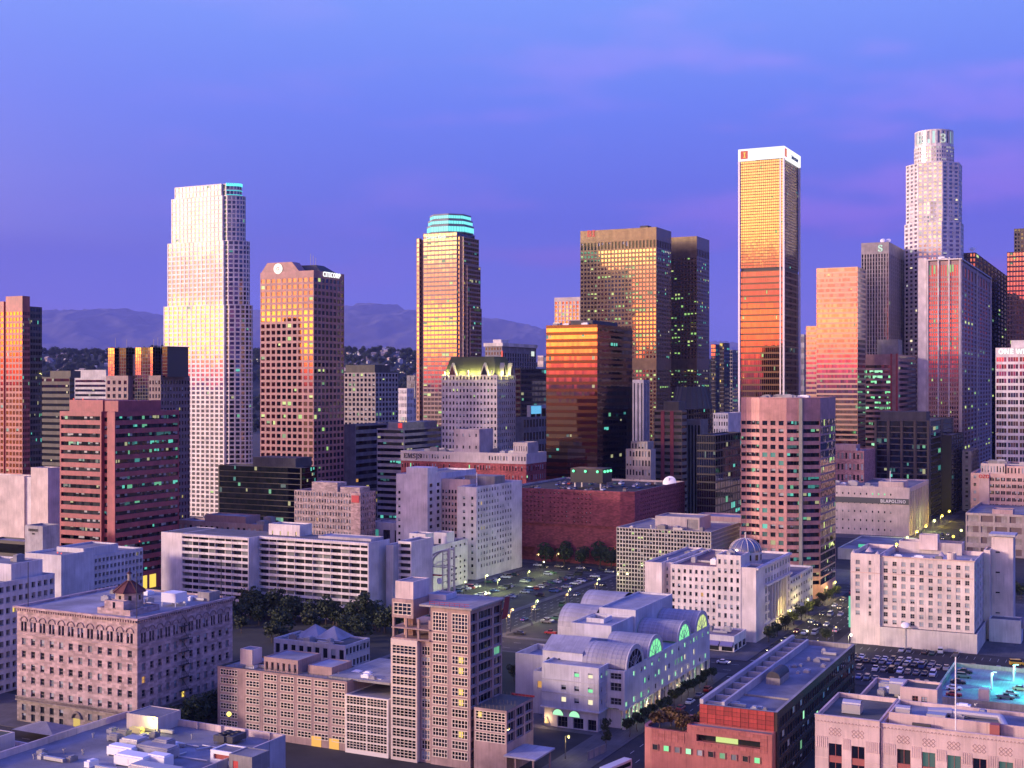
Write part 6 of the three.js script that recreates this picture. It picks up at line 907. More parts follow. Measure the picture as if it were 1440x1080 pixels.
{ // teal lit parking deck
  const g = thing('parking_deck', 'open parking deck bathed in teal light with low concrete walls', 'parking deck'); atGrid(g, -57, -390); const L = 90, D = 50, y = 8; globalThis.deck = g;
  tier(g, rect(0, L, -D, 0), 0, y + 1.3, { m: M.concrete, par: 1.3, pt: .3, rm: mat(.42, .42, .42, 'concrete') }); box(g, 'divider_wall', M.concrete, 27, 27.4, y, y + 1.6, -D + 1, -2); box(g, 'stair_house', mat(.66, .5, .46), 12, 15, y, y + 3.2, -9, -6);
  const rail = new Geo(); for (let z = -1; z > -D; z -= 1.2) rail.bar([.15, y + 1.3, z], [.15, y + 2.2, z], .05, 4); rail.bar([.15, y + 2.2, 0], [.15, y + 2.2, -D], .06, 4); for (let z = -1; z > -D; z -= 1.2) rail.bar([27.2, y + 1.6, z], [27.2, y + 2.5, z], .05, 4); rail.bar([27.2, y + 2.5, -1], [27.2, y + 2.5, -D], .06, 4); rail.mesh('railing', M.paint, g);
  for (const [x, z] of [[19, -36], [33, -32], [44, -40], [14, -22], [24, -14], [36, -14]]) { new Geo().bar([x, y, z], [x, y + 5, z], .3, 8).mesh('lamp_post', M.paint, g); const o = new THREE.Mesh(new THREE.BoxGeometry(1, .25, .6), lit(.5, 1, .95, 1.5)); o.name = 'lamp_head'; o.position.set(x + .9, y + 5.15, z); g.add(o); const l = new THREE.PointLight(new THREE.Color().setRGB(.06, .95, .85), 260); l.position.set(x + .9, y + 4.7, z); l.castShadow = true; l.shadow.radius = 8; g.add(l); }
}
{ // flat roof in the left foreground
  const g = thing('flat_roof_building', 'broad flat roofed building with crowded air plant and lit stair house', 'building'); atGrid(g, -176.8, -240); const h = 20, m = mat(.48, .48, .50), rf = mat(.34, .34, .37, 'gravel', .9);
  tier(g, rect(-47.5, 0, 0, 90), 0, h, { m, par: 1.5, pt: .4, rm: rf, pm: mat(.68, .54, .50) });
  const y = h - 1.5; for (let i = 0; i < 6; i++) { const x = -4 - i * 7; box(g, 'parapet_post', mat(.66, .52, .48), x - .2, x + .2, y, h + .12, .4, .9); }
  const wl = new Geo(); for (let z = 6; z < 90; z += 6) wl.box(.01, .05, 0, h - .1, z - .05, z + .05); wl.mesh('panel_joints', M.grey, g);
  const P = (px, py) => { const d = (CAMH - y) * F / (py - 540), [a, c] = pxGrid(px, d); return [a + 176.8, c + 240]; };
  const put = (name, px, py, w, l, hh, mm, par = .15) => { const [x, z] = P(px, py); tier(g, rect(x, x + w, z - l, z), y, y + hh, { m: mm, par, pt: .15 }); return [x, z]; };
  const [sx, sz] = put('stair_house', 178, 1024, 9.5, 8, 3.6, mat(.62, .54, .50)); { const o = new THREE.Mesh(new THREE.BoxGeometry(.5, .3, .3), lit(1, .85, .15, 3)); o.name = 'wall_lamp'; o.position.set(sx + 8.2, y + 2.9, sz + .2); g.add(o); const l = new THREE.PointLight(new THREE.Color().setRGB(1, .85, .2), 90); l.position.set(sx + 8.2, y + 2.7, sz + .7); l.castShadow = true; g.add(l); box(g, 'vent_hood', mat(.5, .46, .2, null, .6), sx + 3, sx + 6.4, y, y + 1.2, sz + 1, sz + 2.4); }
  for (const [px, py, w, l, hh] of [[150, 1062, 7, 3, 2], [168, 1056, 5, 4, 2.6], [190, 1064, 9, 4, 2.4], [214, 1060, 4, 3, 3], [160, 1076, 8, 4, 2.2], [205, 1078, 5, 3, 2.4], [180, 1090, 12, 4, 2], [150, 1042, 3, 2, 1.4], [163, 1036, 3, 2, 1.4]]) { const [x, z] = P(px, py), q = new Geo(); q.box(x, x + w, y + .3, y + hh, z - l, z); q.box(x + .3, x + w - .3, y + hh, y + hh + .3, z - l + .4, z - .4); q.box(x + .2, x + .5, y, y + .3, z - l, z); q.box(x + w - .5, x + w - .2, y, y + .3, z - l, z); q.box(x + w * .3, x + w * .5, y + .8, y + hh - .4, z, z + .06); q.mesh('air_handler', [M.paint, M.ltroof, M.grey, M.steel][Math.floor(rnd() * 4)], g); }
  for (const [px, py] of [[300, 1046], [312, 1047]]) { const [x, z] = P(px, py), q = new Geo(); q.box(x, x + 3, y + .6, y + 2, z - 5, z); for (const [a, c] of [[.2, -.2], [2.8, -.2], [.2, -4.8], [2.8, -4.8]]) q.bar([x + a, y, z + c], [x + a, y + .6, z + c], .08, 4); for (let k = 0; k < 3; k++) q.bar([x + 1.5, y + 2, z - 1 - k * 1.5], [x + 1.5, y + 2.25, z - 1 - k * 1.5], .6, 10); q.mesh('condenser', M.dgrey, g); }
  { const [x, z] = P(296, 1072); tier(g, rect(x, x + 6, z - 5, z), y, y + 2.8, { m: M.paint, e: [(W, H) => ({ c: [[.8, W - .8]], r: [[.9, 2]], rec: .4, gm: mat(.3, .06, .05, null, .7) })], par: .2 }); const [x2, z2] = P(322, 1084); tier(g, rect(x2, x2 + 6, z2 - 6, z2), y, y + 3.6, { m: M.grey, e: [(W, H) => ({ c: [[1, 2.4]], r: [[.2, 2.3]], rec: .1, gm: M.redmetal })], par: .1 }); }
  const pp = new Geo(); for (const [a, c] of [[[232, 1070], [262, 1060]], [[238, 1046], [280, 1052]], [[276, 1056], [300, 1052]], [[250, 1066], [292, 1072]], [[285, 1050], [340, 1060]]]) { const p = P(...a), q = P(...c); pp.bar([p[0], y + .35, p[1]], [q[0], y + .35, q[1]], .18, 6); } pp.mesh('roof_pipes', M.steel, g); gear({ g }, -44, -10, 6, 40, y, 26, .7);
  const lp = P(322, 1030), q = new Geo(); q.bar([lp[0], y, lp[1]], [lp[0], y + 4, lp[1]], .12, 6); q.mesh('lamp_post', M.dark, g); const o = new THREE.Mesh(new THREE.SphereGeometry(.55, 12, 8), lit(1, .8, .12, 2.2)); o.name = 'lamp_globe'; o.position.set(lp[0], y + 4.3, lp[1]); g.add(o); const l = new THREE.PointLight(new THREE.Color().setRGB(1, .82, .2), 60); l.position.set(lp[0], y + 4.3, lp[1]); l.castShadow = true; g.add(l);
}
{ // lower roof beside it with the plant room
  const g = thing('low_roof_building', 'lower flat roofed building with green topped plant room and dark fan units', 'building'); atGrid(g, -225.4, -218); const h = 16.6, y = h - .9, m = mat(.62, .54, .50);
  tier(g, rect(-130, 0, 0, 70), 0, h, { m, par: .9, pt: .4, rm: mat(.42, .42, .45, 'gravel', .9), pm: mat(.68, .54, .50) });
  tier(g, rect(-24, -5, 7, 20), y, h + 4.6, { m, par: .1, rm: mat(.13, .16, .09, 'gravel') });
  for (let i = 0; i < 6; i++) { const x = -46 + i * 3.3, q = new Geo(); q.box(x, x + 3, y + .3, y + 2.6, 12, 17); q.bar([x + 1.5, y + 2.6, 13.3], [x + 1.5, y + 3.0, 13.3], 1, 12); q.bar([x + 1.5, y + 2.6, 15.7], [x + 1.5, y + 3.0, 15.7], 1, 12); q.mesh('fan_unit', M.dgrey, g); }
  gear({ g }, -60, -26, 3, 11, y, 9, .7); gear({ g }, -4, -.8, 4, 30, y, 3, .6);
  for (const [x, z, w] of [[-40, -22, 9], [-22, -18, 7], [-55, -20, 8]]) { const t = thing('tent_roof', 'pale canvas tent roof in the yard before the palazzo' + (w === 9 ? ', largest of three' : w === 7 ? ', smallest of three' : ', standing apart'), 'tent'); atGrid(t, -225.4 + x, -218 + z - 30); const q = new Geo(), H = 3.4; for (const [a, c] of [[[-w, 5], [w, 5]], [[w, 5], [w, -5]], [[w, -5], [-w, -5]], [[-w, -5], [-w, 5]]]) q.tri([a[0], H - 1, a[1]], [c[0], H - 1, c[1]], [0, H + 1, 0]); q.mesh('canopy', M.ltroof, t); const p = new Geo(); for (const [a, c] of [[-w, 5], [w, 5], [w, -5], [-w, -5]]) p.bar([a, 0, c], [a, H - 1, c], .08, 5); p.mesh('tent_poles', M.steel, t); }
}
{ // open steel clock arch
  const g = thing('steel_arch', 'open steel arch frame with tubular uprights above the park', 'arch'), [gx, gz] = pxGrid(616, 560); atGrid(g, gx, gz); const q = new Geo(), st = mat(.46, .42, .40, null, .5), H = hAt(770, 560);
  for (const z of [0, -4.5]) { for (let i = 0; i < 12; i++) { const P = (t) => [5.6 - 11 * Math.sin(t), H - 9 + 8 * (1 - (1 - Math.cos(t)) * .9) - 0, z]; const a = Math.PI / 2 * i / 12, c = Math.PI / 2 * (i + 1) / 12; q.bar(P(a), P(c), .42, 8); } q.bar([-5.4, 0, z], [-5.4, H - 8.3, z], .42, 8); q.bar([5.6, 0, z], [5.6, H, z], .5, 8); q.bar([2.4, 0, z], [2.4, H - 1.2, z], .3, 8); q.bar([-5.2, H - 8.4, z], [5.6, H - 8.4, z], .22, 6); }
  for (let y = H - 14; y < H; y += 3) { q.bar([5.6, y, 0], [5.6, y, -4.5], .18, 6); q.bar([2.4, y - 1, 0], [5.6, y, 0], .14, 6); } for (let k = 0; k < 5; k++) q.bar([-5 + k * 2.4, H - 8.4 + k, 0], [-5 + k * 2.4, H - 8.4 + k, -4.5], .18, 6); q.mesh('frame', st, g);
  const c = new THREE.Mesh(new THREE.CylinderGeometry(1.3, 1.3, .5, 20), M.paint); c.name = 'clock_face'; c.rotation.x = Math.PI / 2; c.position.set(1, H - 14.4, .4); g.add(c); box(g, 'clock_hand', M.dark, .95, 1.05, H - 14.4, H - 13.5, .66, .7); box(g, 'red_bracket', M.redmetal, -3.4, 1.2, H - 12.4, H - 12, -2, 0);
}
{ // small fillers
  let b = building('low_building', 'low pale building with flat blue roof beside the grid screened office', 974, 1046, 1060, 728, 690); b.g.userData.label = 'low salmon building with flat roof behind the grid screened office'; tier(b.g, b.plan, 0, b.h, { m: mat(.66, .46, .42), e: [(W, H) => ({ c: gr(6, W, .5), r: [[H - 5, H - 3]], rec: .3, gm: GL.dark })], par: .8, rm: M.ltroof });
  b = building('low_building', 'low grey garage with green lit canopy behind the cream hotel', 1178, 1262, 1290, 775, 720); tier(b.g, b.plan, 0, b.h, { m: mat(.5, .5, .52), par: .6, rm: M.roof }); box(b.g, 'canopy_light', lit(.1, .9, .5, .55), b.ax(1201), b.ax(1243), b.h - .5, b.h + 1.2, -13, -12);
  b = building('low_building', 'low brick roofed building behind the white apartment slab', 250, 370, 392, 738, 640); tier(b.g, b.plan, 0, b.h, { m: mat(.40, .30, .28), e: [sw(16, 3)], par: 1, rm: M.roof }); tier(b.g, rect(-40, -14, -16, -4), b.h - 1, b.h + 3, { m: mat(.38, .25, .22), par: .5 }); gear(b, -b.La + 3, -3, -20, -3, b.h - 1, 14, 1.2);
  b = building('low_building', 'low flat roofed building between the white slab and beige office building', 395, 556, 570, 772, 600); tier(b.g, b.plan, 0, b.h, { m: mat(.5, .46, .45), e: [sw(20, 3)], par: .8, rm: M.dkroof }); gear(b, -b.La + 3, -3, -16, -3, b.h - .8, 14, 1.1);
  b = building('low_building', 'low shop row with blue arches near the beige office building', 520, 600, 615, 738, 690); tier(b.g, b.plan, 0, b.h, { m: mat(.40, .40, .50), e: [(W, H) => ({ c: gr(5, W, .6), r: [[2, H - 4]], rec: .4, gm: [GL.blue, LIT.c[1], GL.dark] })], par: .8 });
}
// ---------------------------------------------------------------- lots, park, trees, cars, lamps, hillside houses
{
  const lot = (name, label, a, b, c, d, m) => { const o = new Geo().quad([a, .16, d], [b, .16, d], [b, .16, c], [a, .16, c], b - a, d - c, a, c).mesh(name, m); atGrid(o, 0, 0); return structure(o, label, 'lot'); };
  const stalls = (x0, x1, z0, z1, step, along) => { const g = new Geo(); if (along === 'x') for (let x = x0; x <= x1; x += step) g.quad([x - .06, .165, z1], [x + .06, .165, z1], [x + .06, .165, z0], [x - .06, .165, z0], 1, 1); else for (let z = z0; z <= z1; z += step) g.quad([x0, .165, z + .06], [x1, .165, z + .06], [x1, .165, z - .06], [x0, .165, z - .06], 1, 1); const o = g.mesh(numbered('stall_lines'), mat(.5, .5, .46, null, .8)); atGrid(o, 0, 0); structure(o, 'painted stall lines of a car park', 'road marking'); };
  lot('parking_lot', 'asphalt car park beside the white apartment block', -303, -253, -624, -462, M.asphalt); lot('parking_lot_001', 'asphalt car park behind the vaulted college', -230, -188, -562, -457, M.asphalt); lot('parking_lot_002', 'asphalt car park around the cream hotel', -101, -10, -502, -434, M.asphalt); lot('parking_lot_003', 'asphalt car park beyond the cream hotel annex', -40, -9, -626, -502.5, M.asphalt);
  lot('lawn', 'dark lawn of the small park', -231, -168, -429, -352, mat(.035, .055, .02, 'gravel', .95)); lot('bare_lot', 'bare earth plot at the street corner', -231, -142, -338, -273, mat(.05, .049, .046, 'gravel', .95)); lot('planted_ground', 'dark planted ground around the white apartment slab', -354, -252, -452, -300, mat(.05, .055, .035, 'gravel', .95)); lot('planted_ground_001', 'dark yard between the palazzo and the apartments', -479, -378, -429, -300, mat(.05, .049, .046, 'asphalt', .95));
  lot('dark_yard', 'dark service yard behind the striped tower', -479, -378, -624, -455, mat(.05, .049, .046, 'asphalt', .95)); lot('dark_yard_001', 'dark service ground behind the white slab', -354, -309, -624, -470, mat(.05, .049, .046, 'asphalt', .95)); lot('dark_yard_002', 'paved court behind the brick garage', -354, -140, -825, -700, mat(.05, .049, .046, 'asphalt', .95)); lot('dark_yard_003', 'paved ground along the red granite block', -108, -9, -433, -272, mat(.05, .049, .046, 'asphalt', .95)); lot('dark_yard_004', 'car park beyond the cream store', -108, -9, -825, -650, mat(.05, .049, .046, 'asphalt', .95));
  for (const [a, b] of [[-300, -295], [-285, -280], [-270, -265]]) stalls(a, b, -618, -468, 2.7, 'z');
  for (const z of [-492, -474, -456, -440]) stalls(-98, -14, z - 5, z, 2.7, 'x');
}
// trees
const leafG = (seed, n, R, H, y0, lobes) => {
  const g = new Geo(); seedv = seed; const L = []; for (let k = 0; k < lobes; k++) { const a = rnd() * 6.283, r = Math.sqrt(rnd()) * R * .62; L.push([Math.cos(a) * r, y0 + H * (.2 + rnd() * .65), Math.sin(a) * r, R * (.32 + rnd() * .28)]); }
  for (let i = 0; i < n; i++) {
    const [lx, ly, lz, lr] = L[Math.floor(rnd() * lobes)], u = rnd() * 2 - 1, a = rnd() * 6.283, r = lr * Math.cbrt(.35 + .65 * rnd()), q = Math.sqrt(1 - u * u);
    const c = new THREE.Vector3(lx + q * Math.cos(a) * r, ly + u * r * .8, lz + q * Math.sin(a) * r), s = .28 + rnd() * .34;
    const e1 = new THREE.Vector3(rnd() - .5, rnd() - .5, rnd() - .5).normalize().multiplyScalar(s), e2 = new THREE.Vector3(rnd() - .5, rnd() - .5, rnd() - .5).cross(e1).normalize().multiplyScalar(s * .7);
    const A = c.clone().sub(e1), B = c.clone().add(e2), C = c.clone().add(e1), D = c.clone().sub(e2); g.quad(A.toArray(), D.toArray(), C.toArray(), B.toArray(), .5, .5);
  }
  return g.geometry();
};
const trunkG = (seed, h, r, n) => { const g = new Geo(); seedv = seed; const seg3 = [[0, 0, 0]]; for (let k = 1; k <= 4; k++) seg3.push([(rnd() - .5) * .4, h * k / 4, (rnd() - .5) * .4]); for (let k = 0; k < 4; k++) g.bar(seg3[k], seg3[k + 1], r * (1 - k * .18), 7); for (let k = 0; k < n; k++) { const a = k / n * 6.283 + rnd(), y = h * (.55 + rnd() * .4); g.bar([0, y, 0], [Math.cos(a) * h * .5, y + h * .5, Math.sin(a) * h * .5], r * .35, 5); } return g.geometry(); };
const leafM = [mat(.035, .055, .02, null, .8), mat(.05, .065, .025, null, .8), mat(.025, .045, .022, null, .8), mat(.10, .06, .02, null, .8)], barkM = mat(.09, .07, .055, null, .9);
const treeKinds = { broad: [leafG(11, 900, 4.4, 6.5, 2.2, 16), trunkG(3, 4.6, .3, 5), 0], round: [leafG(23, 620, 3, 4.4, 1.9, 10), trunkG(5, 3.4, .2, 4), 1], tall: [leafG(37, 800, 2.4, 13, 1.6, 18), trunkG(8, 6, .26, 4), 2], small: [leafG(51, 320, 1.5, 2.6, 1.9, 7), trunkG(9, 2.6, .1, 4), 0], autumn: [leafG(61, 700, 2.6, 3.2, .5, 12), trunkG(10, 1.8, .14, 5), 3] };
function tree(kind, label, group, gx, gz, s = 1, y = .15) {
  const [lg, tg, mi] = treeKinds[kind], t = thing({ broad: 'broadleaf_tree', round: 'round_tree', tall: 'columnar_tree', small: 'street_tree', autumn: 'rust_leaved_tree' }[kind], label, 'tree', group); atGrid(t, gx, gz, y, hash(gx, gz) * 6.28); t.scale.setScalar(s);
  const a = new THREE.Mesh(tg, barkM), b = new THREE.Mesh(lg, leafM[mi]); a.name = 'trunk'; b.name = 'crown'; for (const o of [a, b]) o.castShadow = o.receiveShadow = true; t.add(a, b); return t;
}
const at = (px, py) => gnd(px, py);
for (const [x, z, s] of [[-301, -637, 1.3], [-291, -640, 1.4], [-280, -638, 1.2], [-270, -641, 1.5], [-262, -638, 1.3], [-254, -642, 1.1]].map((q) => [q[0], q[1] - 11, q[2]])) tree('broad', 'dark broad tree along the foot of the brick garage', 'trees by the brick garage', x, z, s);
seedv = 77; for (let i = 0; i < 26; i++) tree(i % 5 ? 'broad' : 'round', i % 5 ? 'dark bushy tree in the garden of the white apartment slab' : 'rounded tree in the garden of the white apartment slab', i % 5 ? 'garden trees by the slab' : 'rounded garden trees', -352 + i * 3.7 + (rnd() - .5) * 4, -444 + (rnd() - .5) * 10 + (i > 18 ? 4 : 0), 1 + rnd() * .5);
seedv = 81; for (let i = 0; i < 16; i++) tree(i % 3 ? 'round' : 'broad', i % 3 ? 'rounded dark tree in the planted yard by the low school' : 'broad dark tree in the planted yard by the low school', i % 3 ? 'rounded yard trees' : 'broad yard trees', -352 + rnd() * 84, -432 + rnd() * 30, .8 + rnd() * .6);
for (const [x, z] of [[-288, -443], [-284, -440]]) tree('tall', 'tall narrow tree at the corner of the white apartment slab', 'narrow trees at the slab', x, z, 1.15);
for (let i = 0; i < 9; i++) tree('broad', 'dark tree in the shadowed yard beside the pink palazzo', 'trees beside the palazzo', -247 + (rnd() - .5) * 6, -284 - i * 7, .8 + rnd() * .4);
for (let i = 0; i < 13; i++) tree('small', 'slim street tree on the pavement before the college arcade', 'trees along the college arcade', -132.2, -341 - i * 6.4, 1.1 + rnd() * .3);
for (let i = 0; i < 10; i++) tree('round', 'round street tree along the pavement of the domed hotel', 'trees along the domed hotel', -132.4, -490 - i * 13, .8 + rnd() * .4);
for (let i = 0; i < 9; i++) tree('round', 'round tree on the dark park lawn', 'park trees', -226 + rnd() * 52, -424 + rnd() * 60, .8 + rnd() * .5);
for (let i = 0; i < 8; i++) tree('round', 'street tree beside the far avenue lights', 'trees on the far avenue', -106 + (i % 2) * 2, -560 - i * 34, 1 + rnd() * .5);
for (let i = 0; i < 6; i++) tree('autumn', 'rusty leaved shrub in the roof planter of the red granite block', 'roof planter shrubs', -111.5 + i * 2.1, -308.5 - (i % 3) * 2.6, .85 + rnd() * .3, 13.0);
tree('tall', 'single dark conifer on the kerb of the bare plot', undefined, ...at(852, 1052), .62); tree('round', 'small tree at the kerb by the cream hotel sign', undefined, ...at(1162, 905), .9);
for (const [px, py] of [[1425, 838], [1436, 842], [1418, 842]]) tree('broad', 'dark tree at the edge of the car park beyond the hotel', 'trees beyond the hotel', ...at(px, py), .8);
// cars
const profile = (pts, w, bev) => { const s = new THREE.Shape(pts.map(([x, y]) => new THREE.Vector2(x, y))); const g = new THREE.ExtrudeGeometry(s, { depth: w - bev * 2, bevelEnabled: true, bevelSize: bev, bevelThickness: bev, bevelSegments: 1, curveSegments: 3 }); g.translate(0, 0, -(w / 2 - bev)); return g; };
const tyreG = new THREE.CylinderGeometry(.32, .32, .22, 10); tyreG.rotateX(Math.PI / 2);
const shapes = {
  sedan: { body: [[-2.2, .3], [2.2, .3], [2.25, .62], [2.0, .80], [1.0, .90], [-1.45, .92], [-2.15, .86], [-2.25, .6]], cab: [[.95, .9], [.35, 1.36], [-1.0, 1.38], [-1.6, .92]], top: [[.25, 1.36], [.2, 1.43], [-.9, 1.44], [-.98, 1.38]] },
  wagon: { body: [[-2.2, .32], [2.15, .32], [2.2, .7], [1.9, .92], [.95, 1.0], [-2.1, 1.02], [-2.22, .6]], cab: [[.9, 1.0], [.45, 1.58], [-1.9, 1.6], [-2.1, 1.02]], top: [[.4, 1.58], [.35, 1.66], [-1.85, 1.68], [-1.9, 1.6]] },
  pickup: { body: [[-2.5, .4], [2.4, .4], [2.45, .8], [2.1, 1.0], [1.1, 1.06], [-2.5, 1.08]], cab: [[1.05, 1.06], [.6, 1.66], [-.5, 1.68], [-.65, 1.08]], top: [[.55, 1.66], [.5, 1.74], [-.46, 1.75], [-.5, 1.68]] },
  van: { body: [[-2.4, .35], [2.3, .35], [2.4, .9], [1.9, 1.15], [-2.4, 1.3]], cab: [[1.85, 1.15], [1.3, 1.95], [-2.3, 1.98], [-2.36, 1.28]], top: [[1.25, 1.95], [1.1, 2.1], [-2.2, 2.12], [-2.3, 1.98]] },
};
for (const k in shapes) { const s = shapes[k], w = k === 'van' ? 1.95 : 1.8; s.bg = mergeGeometries([profile(s.body, w, .08), profile(s.top, w - .34, .05)]); s.cg = profile(s.cab, w - .24, .06); s.w = w; }
const paintOf = { white: [.72, .72, .72], silver: [.42, .43, .45], grey: [.16, .16, .17], black: [.02, .02, .022], blue: [.04, .08, .25], red: [.34, .03, .03], tan: [.36, .30, .20], green: [.03, .10, .07], yellow: [.7, .42, .04] };
const pm = {}; for (const k in paintOf) pm[k] = new THREE.MeshPhysicalMaterial({ color: new THREE.Color().setRGB(...paintOf[k]), roughness: .35, metalness: .1, clearcoat: .8, clearcoatRoughness: .08 });
const headM = lit(1, .82, .42, 12), tailM = lit(1, .05, .02, 2.2), headOff = mat(.5, .5, .5, null, .2), tailOff = mat(.25, .02, .02, null, .3), headG = new THREE.BoxGeometry(.08, .16, .36), rubber = mat(.02, .02, .02, null, .9);
function car(shape, colour, label, group, gx, gz, turn, y = .17, detail = 2, lights = false) {
  const s = shapes[shape], c = thing('parked_car', label, shape === 'van' ? 'van' : shape === 'pickup' ? 'pickup' : 'car', group); if (lights) { taken.set('parked_car', taken.get('parked_car') - 1); c.name = numbered('moving_car'); }
  atGrid(c, gx, gz, y, turn);
  const add = (g, m, n, x = 0, yy = 0, z = 0) => { const o = new THREE.Mesh(g, m); o.name = n; o.position.set(x, yy, z); o.castShadow = o.receiveShadow = true; c.add(o); };
  add(s.bg, pm[colour], 'body'); add(s.cg, GL.dark, 'glasshouse');
  if (detail > 1) for (const [x, z] of [[-1.4, 1], [1.4, 1], [-1.4, -1], [1.4, -1]]) add(tyreG, rubber, 'wheel', x, .32, z * (s.w / 2 - .08));
  if (detail > 1 || lights) for (const z of [-.6, .6]) { add(headG, lights ? headM : headOff, 'headlight', 2.24, .66, z); add(headG, lights ? tailM : tailOff, 'taillight', -2.26, .72, z); }
  return c;
}
const cols = ['white', 'white', 'silver', 'silver', 'grey', 'grey', 'black', 'black', 'blue', 'red', 'tan', 'green'], kinds = ['sedan', 'sedan', 'sedan', 'wagon', 'wagon', 'pickup', 'van'], noun = { sedan: 'sedan', wagon: 'station wagon', pickup: 'pickup truck', van: 'van' };
const pick = (a) => a[Math.floor(rnd() * a.length)];
seedv = 4242;
const rowCars = (n, f, where, group, y, detail, dens) => { for (let i = 0; i < n; i++) { const u = rnd(), c = pick(cols), k = pick(kinds), j = rnd(); if (u > dens) continue; const [x, z, t] = f(i, j); car(k, c, `${c} ${noun[k]} parked ${where}`, `${c} ${noun[k]}s ${group}`, x, z, t + (rnd() < .5 ? Math.PI : 0), y, detail); } };
for (const [z, d, t] of [[-492, .62, 1], [-474, .8, 1], [-468, .7, 1], [-456, .8, 1], [-441, .6, 1]]) rowCars(31, (i, j) => [-97 + i * 2.75, z - 2.5 + (j - .5), Math.PI / 2 + (j - .5) * .1], 'in the lot before the cream hotel', 'in the hotel lot', .17, 2, z === -492 ? .25 : d);
for (const x of [-34, -22]) rowCars(32, (i, j) => [x + (j - .5), -505 - i * 3, (j - .5) * .1], 'in the lot beyond the cream hotel annex', 'beyond the hotel annex', .17, 2, .5);
for (const [x, d] of [[-297.5, .36], [-282.5, .5], [-268, .45], [-257, .4]]) rowCars(52, (i, j) => [x + (j - .5), -469 - i * 2.9, (j - .5) * .1], 'in the lot facing the white apartment block', 'in the apartment lot', .17, 2, d);
for (const [x, d] of [[-226, .5], [-215, .42], [-199, .3]]) rowCars(32, (i, j) => [x + (j - .5), -461 - i * 3, (j - .5) * .12], 'in the small lot behind the vaulted college', 'behind the college', .17, 2, d);
{ const g = garage, y = g.h - 1.08; for (const z of [-8, -15, -36, -46, -60]) rowCars(17, (i, j) => [g.gx - 64 + i * 3.4, g.gz + z, Math.PI / 2 + (j - .5) * .3], 'on the roof of the brick garage', 'on the garage roof', y, 1, z === -8 ? .2 : .36); }
for (const [x, z, t, c, k] of [[4, -16, .1, 'white', 'sedan'], [4, -25, 0, 'black', 'sedan'], [4.5, -34, .05, 'grey', 'wagon'], [4, -41, 0, 'black', 'sedan'], [5, -8, .1, 'red', 'sedan'], [22, -24, .05, 'tan', 'sedan'], [20, -16, .1, 'silver', 'sedan'], [19, -11, .1, 'grey', 'pickup'], [32, -25, .1, 'white', 'wagon']]) car(k, c, `${c} ${noun[k]} parked on the teal lit deck` + (x > 25 ? ' past the divider wall' : z < -40 ? ' by its end wall' : ''), undefined, -57 + x, -390 + z, t, 8.02, 2);
car('van', 'white', 'white van with tall body parked against the hotel base wall', undefined, -70, -499, Math.PI / 2 + .1, .17, 2); car('van', 'yellow', 'yellow van parked among the cars behind the teal deck', undefined, ...at(1430, 936), .3, .17, 2);
// traffic with lamps on
const drive = (n, x, z0, dz, t, lab, grp, sp = .0) => { for (let i = 0; i < n; i++) { const c = pick(cols), k = pick(kinds); car(k, c, `${c} ${noun[k]} ${lab}`, `${c} ${noun[k]}s ${grp}`, x + (rnd() - .5) * .5, z0 + i * dz + (rnd() - .5) * dz * .4, t, .01, 2, true); } };
for (const [x, n] of [[-127.5, 20], [-123.8, 21], [-120, 19]]) drive(n, x, -890, 22, -Math.PI / 2, 'driving with headlights on down the avenue past the domed hotel', 'coming down the avenue');
drive(14, -114, -860, 28, Math.PI / 2, 'driving away up the avenue past the cream hotel', 'going up the avenue');
drive(4, -243, -600, 46, -Math.PI / 2, 'driving with headlights on beside the parking lot', 'coming past the lot'); drive(3, -237, -590, 52, Math.PI / 2, 'driving away beside the college lot', 'going past the lot');
for (let i = 0; i < 6; i++) { const c = pick(cols); car('sedan', c, `${c} sedan crossing on the street at the college corner`, `${c} sedans at the college corner`, -176 + i * 13, i % 2 ? -446 : -437, i % 2 ? 0 : Math.PI, .01, 2, true); }
for (let i = 0; i < 9; i++) { const c = pick(cols); car('sedan', c, `${c} sedan waiting with tail lamps lit before the brick garage`, `${c} sedans before the garage`, -302 + i * 6.4, i % 2 ? -634 : -640, 0, .01, 2, true); }
for (let i = 0; i < 7; i++) { const c = pick(cols), k = pick(kinds); car(k, c, `${c} ${noun[k]} parked at the kerb of the college arcade`, `${c} ${noun[k]}s at the arcade kerb`, -129.3, -350 - i * 9, Math.PI / 2, .01, 2); }
